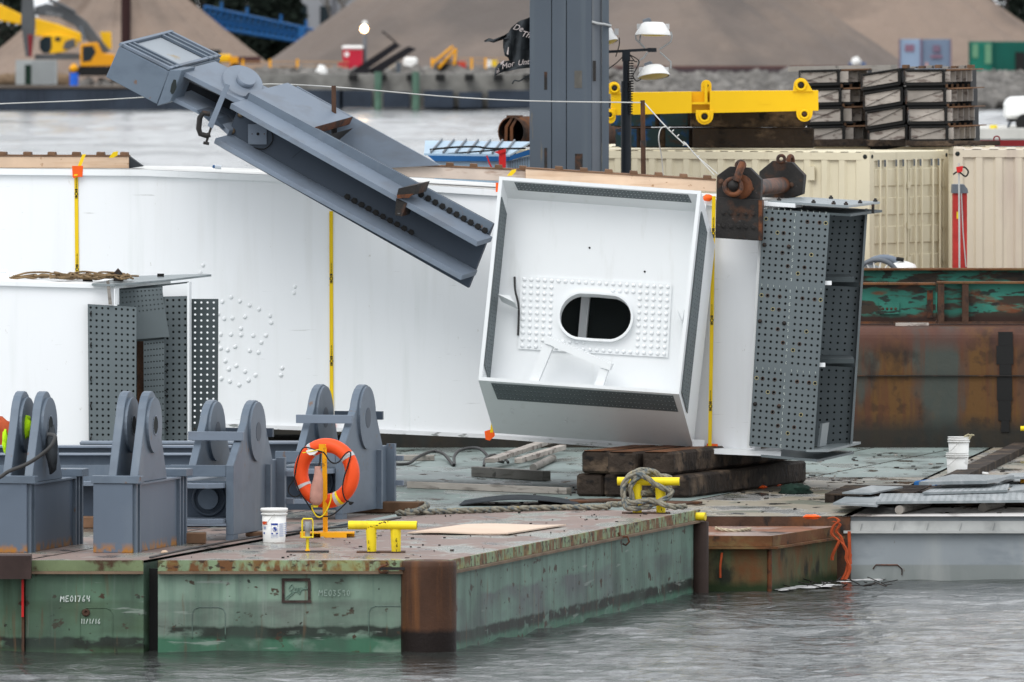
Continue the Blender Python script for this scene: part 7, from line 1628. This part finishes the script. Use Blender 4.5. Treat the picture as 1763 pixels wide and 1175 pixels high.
# black bulkhead segments, rubble
QW = thing('quay_wall', V(X(740, DS), DS, 0), 'dark segmented quay wall with pale gaps, between the dock barge and the slate column', 'quay', kind='structure')
for i, (a, b2) in enumerate(((585, 640), (660, 705), (730, 780), (790, 830), (840, 918), (925, 1010))): fb(a, 156+(i % 2)*3, b2, 186, DS-1, 1.5).build('bulkhead_panel', DOCK, QW)
fb(430, 128, 1045, 185, DS+.6, 4).build('concrete_face', DOCKG, QW)
for i in range(9): u = 600+50*i; fb(u, 128, u+16, 140, DS-.6, 1).build('dark_recess', BLK, QW)
for u, l in ((651, 'pale green timber pile at the quay, left one'), (716, 'pale green timber pile at the quay, right one')):
    t_ = MB().cyl(V(X(u, DS-4), DS-4, -.5), P(u, 124, DS-4), .23, n=14).build('mooring_pile', PILEG); tag(t_, l, 'pile', 'green piles at the quay')
def rocks(name, u0, u1, v0, v1, d0_, d1_, n, label, s0_=.35, s1_=1.1, seed=3):
    r = random.Random(seed); mb = MB()
    ico = [(0, 0, 1), (.89, 0, .45), (.28, .85, .45), (-.72, .53, .45), (-.72, -.53, .45), (.28, -.85, .45), (.72, .53, -.45), (-.28, .85, -.45), (-.89, 0, -.45), (-.28, -.85, -.45), (.72, -.53, -.45), (0, 0, -1)]
    fc = [(0, 1, 2), (0, 2, 3), (0, 3, 4), (0, 4, 5), (0, 5, 1), (1, 6, 2), (2, 7, 3), (3, 8, 4), (4, 9, 5), (5, 10, 1), (6, 7, 2), (7, 8, 3), (8, 9, 4), (9, 10, 5), (10, 6, 1), (6, 11, 7), (7, 11, 8), (8, 11, 9), (9, 11, 10), (10, 11, 6)]
    for i in range(n):
        f_ = r.random(); d = d0_+(d1_-d0_)*f_; v = v1+(v0-v1)*f_; c = P(r.uniform(u0, u1), v, d); s_ = r.uniform(s0_, s1_)
        mb.add([c+V(a*s_*r.uniform(.6, 1.3), b2*s_*r.uniform(.6, 1.3), e*s_*.7*r.uniform(.6, 1.3)) for a, b2, e in ico], fc)
    return mb.build(name, ROCK, kind='stuff', label=label)
rocks('rock_shore', 1040, 1850, 134, 182, 762, 800, 900, 'grey riprap boulders along the far shore right of the light tower')
rocks('rubble', 430, 1050, 120, 138, 765, 790, 260, 'grey rubble along the top of the quay', .25, .7, 5)
rocks('rubble', -60, 430, 138, 150, 772, 776, 120, 'grey brown rubble behind the dock barge', .2, .5, 8)
fb(1045, 118, 1420, 127, 802, .4).build('dark_rail_wall', mat('dark_maroon_steel', (.06, .045, .05), .7, var=(.3, .3)), label='long low dark wall above the rock shore', cat='wall')
fb(1045, 114, 1480, 118, 803, .4).build('red_brown_rail', mat('red_brown', (.10, .045, .04), .8), label='red brown rail topping the low dark wall', cat='rail')
# shore containers
ds = 900.0
def sc_box(u0, u1, us, vt, vb, m1, label, deco):
    t_ = thing('shipping_container', V(X((u0+u1)/2, ds), ds, 1.5), label, 'shipping container')
    fb(u0, vt, us-1, vb, ds, 2.4).build('end_panel', m1[0], t_); fb(us+1, vt, u1, vb, ds+.1, 2.4).build('side_panel', m1[1], t_)  # both panels face forward, lit end and shaded side come from colour
    fb(us-1.6, vt-.5, us+1.6, vb, ds-.1, .5).build('corner_post', m1[2], t_); fb(u0-2, vt-.5, u0, vb, ds-.1, .5).build('corner_post', m1[2], t_); fb(u1, vt-.5, u1+2, vb, ds-.1, .5).build('corner_post', m1[2], t_)
    for (a, b2, c, e, m) in deco: fb(a, b2, c, e, ds-.06, .03).build('faded_marking', m, t_)
    return t_
fr = mat('faded_red_marking', (.22, .12, .17), .7); fr2 = mat('faded_purple_frame', (.16, .11, .16), .7)
B1m = mat('blue_container_lit_end', (.24, .32, .44), .7, var=(.3, .1)); B2m = mat('blue_container_shaded_side', (.15, .20, .28), .7, var=(.3, .1))  # one blue in a lit and a shaded copy
sc_box(1550, 1636, 1586, 68, 123, (B1m, B2m, fr2), 'blue grey shipping container at the foot of the sand pile', [(1558, 77, 1574, 89, fr), (1606, 78, 1619, 90, fr2), (1602, 95, 1622, 100, fr), (1593, 108, 1598, 116, mat('pale_pink', (.5, .3, .28), .8))])
G1m = mat('green_container_lit_end', (.01, .15, .105), .6, var=(.4, .2)); G2m = mat('green_container_shaded_side', (.004, .085, .065), .6, var=(.4, .15))  # same green twice, lit for the end and shaded for the side
gm = mat('green_marking', (.12, .26, .16), .7)
sc_box(1670, 1800, 1709, 72, 122, (G1m, G2m, G2m), 'dark green shipping container at the right edge of the far shore', [(1674, 76, 1684, 100, gm), (1696, 76, 1707, 110, gm), (1748, 90, 1765, 122, BLK)])
fb(1462, 108, 1490, 112, 900, 1).build('blue_object', BLUE, label='small dark blue object low before the large sand pile', cat='boat')
lump(P(1474, 107, 900), .35, (1, 1, 1), PLAST, 'white_object', 'small white round object above the low dark wall', 'buoy', seed=1)
# portable toilet, tank, lamp
dP_ = 790
PT = thing('portable_toilet', V(X(603, dP_), dP_, .9), 'red portable toilet with white roof at the far shore', 'portable toilet')
fb(590, 86, 624, 123, dP_, 1.2).build('cabin', mat('toilet_red', (.48, .02, .045), .6, var=(1, .1)), PT); fb(588, 79, 626, 86, dP_-.1, 1.4).build('roof', PLAST, PT, bevel=.12)
fb(582, 108, 598, 128, dP_-1, .8).build('side_box', mat('side_red', (.42, .03, .05), .6), PT); MB().lathe(P(597, 94, dP_-.02), [(.16, 0), (0, .01)], 12, (0, -1, 0)).build('white_emblem', PLAST, PT)
LP = thing('yard_lamp', V(X(628, dP_), dP_+1, .9), 'lit warm round lamp on a pole behind the portable toilet', 'lamp')
MB().cyl(V(X(628, dP_), dP_+1, .7), P(628, 58, dP_+1), .12, n=8).build('pole', STEELL, LP)
MB().lathe(P(627, 50, dP_+.9), [(.0, -.24), (.17, -.17), (.24, 0), (.17, .17), (0, .24)], 16).build('lit_globe', mat('lit_lamp', (1, .7, .4), .5, emit=((1.0, .62, .30), 14)), LP)
MB().cyl(P(628, 42, dP_+1), P(628, 36, dP_+1), .2, .1, 10).build('cap', PLAST, LP)
fb(694, 99, 719, 127, dP_, 1.3).build('white_tank', PLAST, label='white square tank standing left of the quay machinery', cat='tank', bevel=.15)
fb(665, 104, 688, 124, dP_+2, 1).build('pale_box', mat('cream_box', (.45, .4, .33), .8), label='cream box between the portable toilet and the white tank', cat='box')
fb(682, 107, 690, 140, dP_-8, .3).build('grey_post', STEELC, label='grey blue post before the white tank', cat='post')
# black conveyor ramps
def ramp(pts, d, label):
    t_ = thing('black_beam', P(pts[0][0], pts[0][1], d), label, 'steel beam'); MB().slab(pts, d, (0, 1.5, 0)).build('beam', mat('black_steel', (.012, .011, .014), .7) if 'black_steel' not in bpy.data.materials else bpy.data.materials['black_steel'], t_)
ramp([(583, 137), (600, 143), (690, 79), (680, 73)], 770, 'upper black beam slanting up to the right over the portable toilet')
ramp([(590, 146), (640, 135), (717, 85), (703, 80)], 768, 'lower black beam slanting up to the right')
ramp([(583, 128), (583, 146), (625, 146), (640, 118)], 767, 'black lump at the foot of the slanting beams')
o = MB().cyl(P(658, 54, 770), P(682, 74, 770), .06).build('thin_rod', RUSTK); tag(o, 'thin rod sticking up from the slanting beams', 'rod')
# railings
RA = thing('orange_railing', P(560, 125, 785), 'orange yellow railing along the far shore left of the portable toilet', 'railing')
for u in (418, 465, 512): fb(u-2, 102, u+2, 130, 785, .12).build('post', ORY, RA)
for v in (106, 114): fb(418, v, 600, v+1.6, 785.1, .08).build('rail', mat('faded_orange', (.42, .25, .12), .8) if 'faded_orange' not in bpy.data.materials else bpy.data.materials['faded_orange'], RA)
RA2 = thing('orange_railing', P(800, 125, 785), 'orange railing with sloping frame, left of the torn flag', 'railing')
for u in (744, 812, 836, 880): fb(u-2, 100, u+2, 124, 785, .12).build('post', ORY, RA2)
for v in (100, 108): fb(740, v, 912, v+1.4, 785.1, .08).build('rail', bpy.data.materials['faded_orange'], RA2)
for (a, b2, c, e) in ((744, 110, 780, 80), (755, 118, 785, 84), (785, 84, 782, 112)): MB().cyl(P(a, b2, 785), P(c, e, 785), .09, n=6).build('sloping_bar', ORY, RA2)
fb(789, 106, 802, 126, 788, .8).build('red_drum', RED, label='red drum on the far quay', cat='drum'); fb(785, 106, 790, 126, 788.2, .8).build('orange_drum', ORF, label='orange drum half hidden left of the red drum', cat='drum')
fb(834, 104, 846, 120, 788, .6).build('white_box', PLAST, label='small white box by the railing left of the flag', cat='box'); fb(846, 104, 856, 120, 788, .6).build('yellow_bin', YEL, label='yellow bin next to the small white box', cat='bin')
MC = thing('dark_machine', P(775, 128, 786), 'dark jumbled machinery under the sloping orange frame', 'machine')
for k, (a, b2, c, e) in enumerate(((752, 112, 786, 130), (762, 102, 775, 114), (776, 106, 788, 130))): fb(a, b2, c, e, 786+k*.3, 1).build('housing', RUSTK, MC)
MB().cyl(P(760, 122, 785.7), P(760, 122, 786), .5, n=14).build('wheel', BLK, MC)
lump(P(554, 127, 780), .4, (1, 1, 1.3), PLAST, 'white_bag', 'white bag on the far shore left of the portable toilet', 'bag', seed=12)
# excavators
YX = mat('machine_yellow', (.75, .42, .01), .5, var=(.8, .08)); GX = mat('machine_grey', (.085, .09, .095), .6, var=(.6, .15)); OX = mat('machine_orange', (.70, .30, .01), .5, var=(.8, .08))
def curved(pts, d, th): return MB().slab(pts, d, (0, th, 0))
dE = 775
E1 = thing('excavator', V(X(170, dE), dE, 1.3), 'excavator with orange cab and dark grey boom bent over the dock barge', 'excavator')
curved([(60, 12), (80, 6), (118, 14), (150, 38), (168, 62), (190, 88), (178, 93), (152, 72), (128, 44), (100, 30), (60, 26)], dE, .5).build('boom', GX, E1, bevel=.05)
curved([(38, -8), (57, -8), (61, 40), (54, 98), (44, 98), (36, 40)], dE-.3, .5).build('stick', GX, E1, bevel=.04)
MB().tube([P(84, 0, dE-.4), P(108, 10, dE-.4), P(130, 22, dE-.4)], .12, 8).build('hydraulic_ram', GX, E1)
MB().tube([P(138, 46, dE-.4), P(146, 70, dE-.4)], .1, 8).build('ram_rod', STEELL, E1)
cabx = curved([(138, 76), (168, 73), (176, 92), (197, 94), (196, 114), (138, 115)], dE-.5, 1.6).build('cab', OX, E1, bevel=.05)
curved([(142, 80), (160, 79), (165, 90), (156, 105), (142, 107)], dE-.53, .03).build('cab_window', GLASSD, cabx)
curved([(172, 55), (191, 55), (192, 84), (180, 86)], dE+.6, .8).build('counterweight', YX, E1)
curved([(118, 118), (122, 115), (205, 115), (210, 122), (205, 131), (122, 131)], dE-.4, .6).build('track', BLK, E1, bevel=.05)
fb(60, 94, 140, 103, dE+.5, 1.5).build('lower_deck', GX, E1)
MB().slab([(48, 60), (56, 60), (55, 98), (50, 98)], dE-.35, (0, .1, 0)).build('red_hose', REDD, E1)
text_mesh('VOLVO', P(78, 26, dE-.02), V(1, 0, -.16), V(.16, 0, 1), .32, 'boom_lettering', mat('pale_lettering', (.4, .4, .4), .6), E1, off=.01)
E2 = thing('yellow_crane', V(X(90, dE+12), dE+12, .9), 'yellow crane with long boom and dark round cab window behind the excavator', 'crane')
d2_ = dE+12
curved([(-40, -8), (0, 8), (36, 25), (100, 42), (140, 58), (140, 74), (100, 66), (60, 62), (62, 48), (32, 42), (0, 36), (-40, 18)], d2_, .6).build('boom', YX, E2, bevel=.05)
cb2 = curved([(70, 66), (82, 60), (104, 60), (132, 66), (132, 80), (110, 90), (90, 93), (78, 92)], d2_-.3, 1.5).build('cab', YX, E2, bevel=.05)
curved([(68, 70), (76, 63), (88, 63), (89, 82), (84, 92), (74, 92), (68, 84)], d2_-.34, .04).build('cab_window', GLASSD, cb2)
curved([(95, 64), (104, 64), (104, 71), (95, 71)], d2_-.34, .04).build('side_window', GLASSD, cb2); curved([(112, 72), (128, 66), (130, 80), (118, 86), (108, 84)], d2_-.35, .04).build('dark_opening', GX, cb2)
fb(95, 92, 135, 96, d2_, 1).build('turntable', GX, E2)
GB_ = thing('grey_cabinet', V(X(62, 768), 768, 1.3), 'pale grey steel cabinet with one dark door on the dock barge', 'cabinet')
fb(27, 104, 97, 146, 764, 1.5).build('body', mat('pale_cabinet', (.30, .32, .32), .7, var=(.8, .1)), GB_); fb(43, 112, 54, 146, 763.96, .03).build('dark_door', NETG, GB_)
for k in range(7): fb(58+5.5*k, 105, 58.8+5.5*k, 146, 763.97, .02).build('wall_rib', STEELL, GB_)
BD = thing('drum_stand', P(128, 148, 763), 'blue drum with an orange round lid in front of the excavator track', 'drum')
MB().cyl(P(127.5, 150, 763), P(127.5, 126, 763), .27, n=14).build('drum', mat('bright_blue', (.02, .12, .6), .5), BD); lump(P(127, 118, 763), .26, (1, 1, 1), ORY, 'round_lid', parent=BD)
o = MB().cyl(V(X(217, 800), 800, .7), P(217, -20, 800), .33, n=16).build('dark_pole', mat('dark_maroon_pole', (.03, .012, .012), .7)); tag(o, 'dark maroon pole rising behind the strut head', 'pole')
E3 = thing('small_loader', V(X(380, 800), 800, .9), 'small yellow loader with dark cab behind the neck of the strut', 'loader')
fb(357, 86, 380, 98, 800, 1.4).build('cab', GLASSD, E3); fb(372, 94, 398, 108, 799.8, 1.5).build('body', YX, E3, bevel=.1); fb(396, 98, 410, 116, 799.6, 1).build('bucket_arm', OX, E3)
MB().cyl(P(405, 118, 799.5), P(405, 118, 800), .35, n=14).build('wheel', BLK, E3); MB().cyl(P(372, 118, 799.5), P(372, 118, 800), .4, n=14).build('wheel', BLK, E3)
fb(410, 98, 448, 110, 805, 1.5).build('rusty_box', mat('dark_red_brown', (.07, .03, .03), .8), label='dark red brown box right of the small loader', cat='box')
for i, (u, h_) in enumerate(((20, 118), (8, 126), (108, 132), (240, 128), (300, 126))):
    lump(P(u, 140, 770), .5, (1.6, 1, .9), DIRTY, 'debris_heap', 'brown debris heap on the dock barge, %s' % ['beside the grey cabinet', 'at the left edge', 'right of the grey cabinet', 'under the strut head', 'under the neck of the strut'][i], 'debris', seed=u)
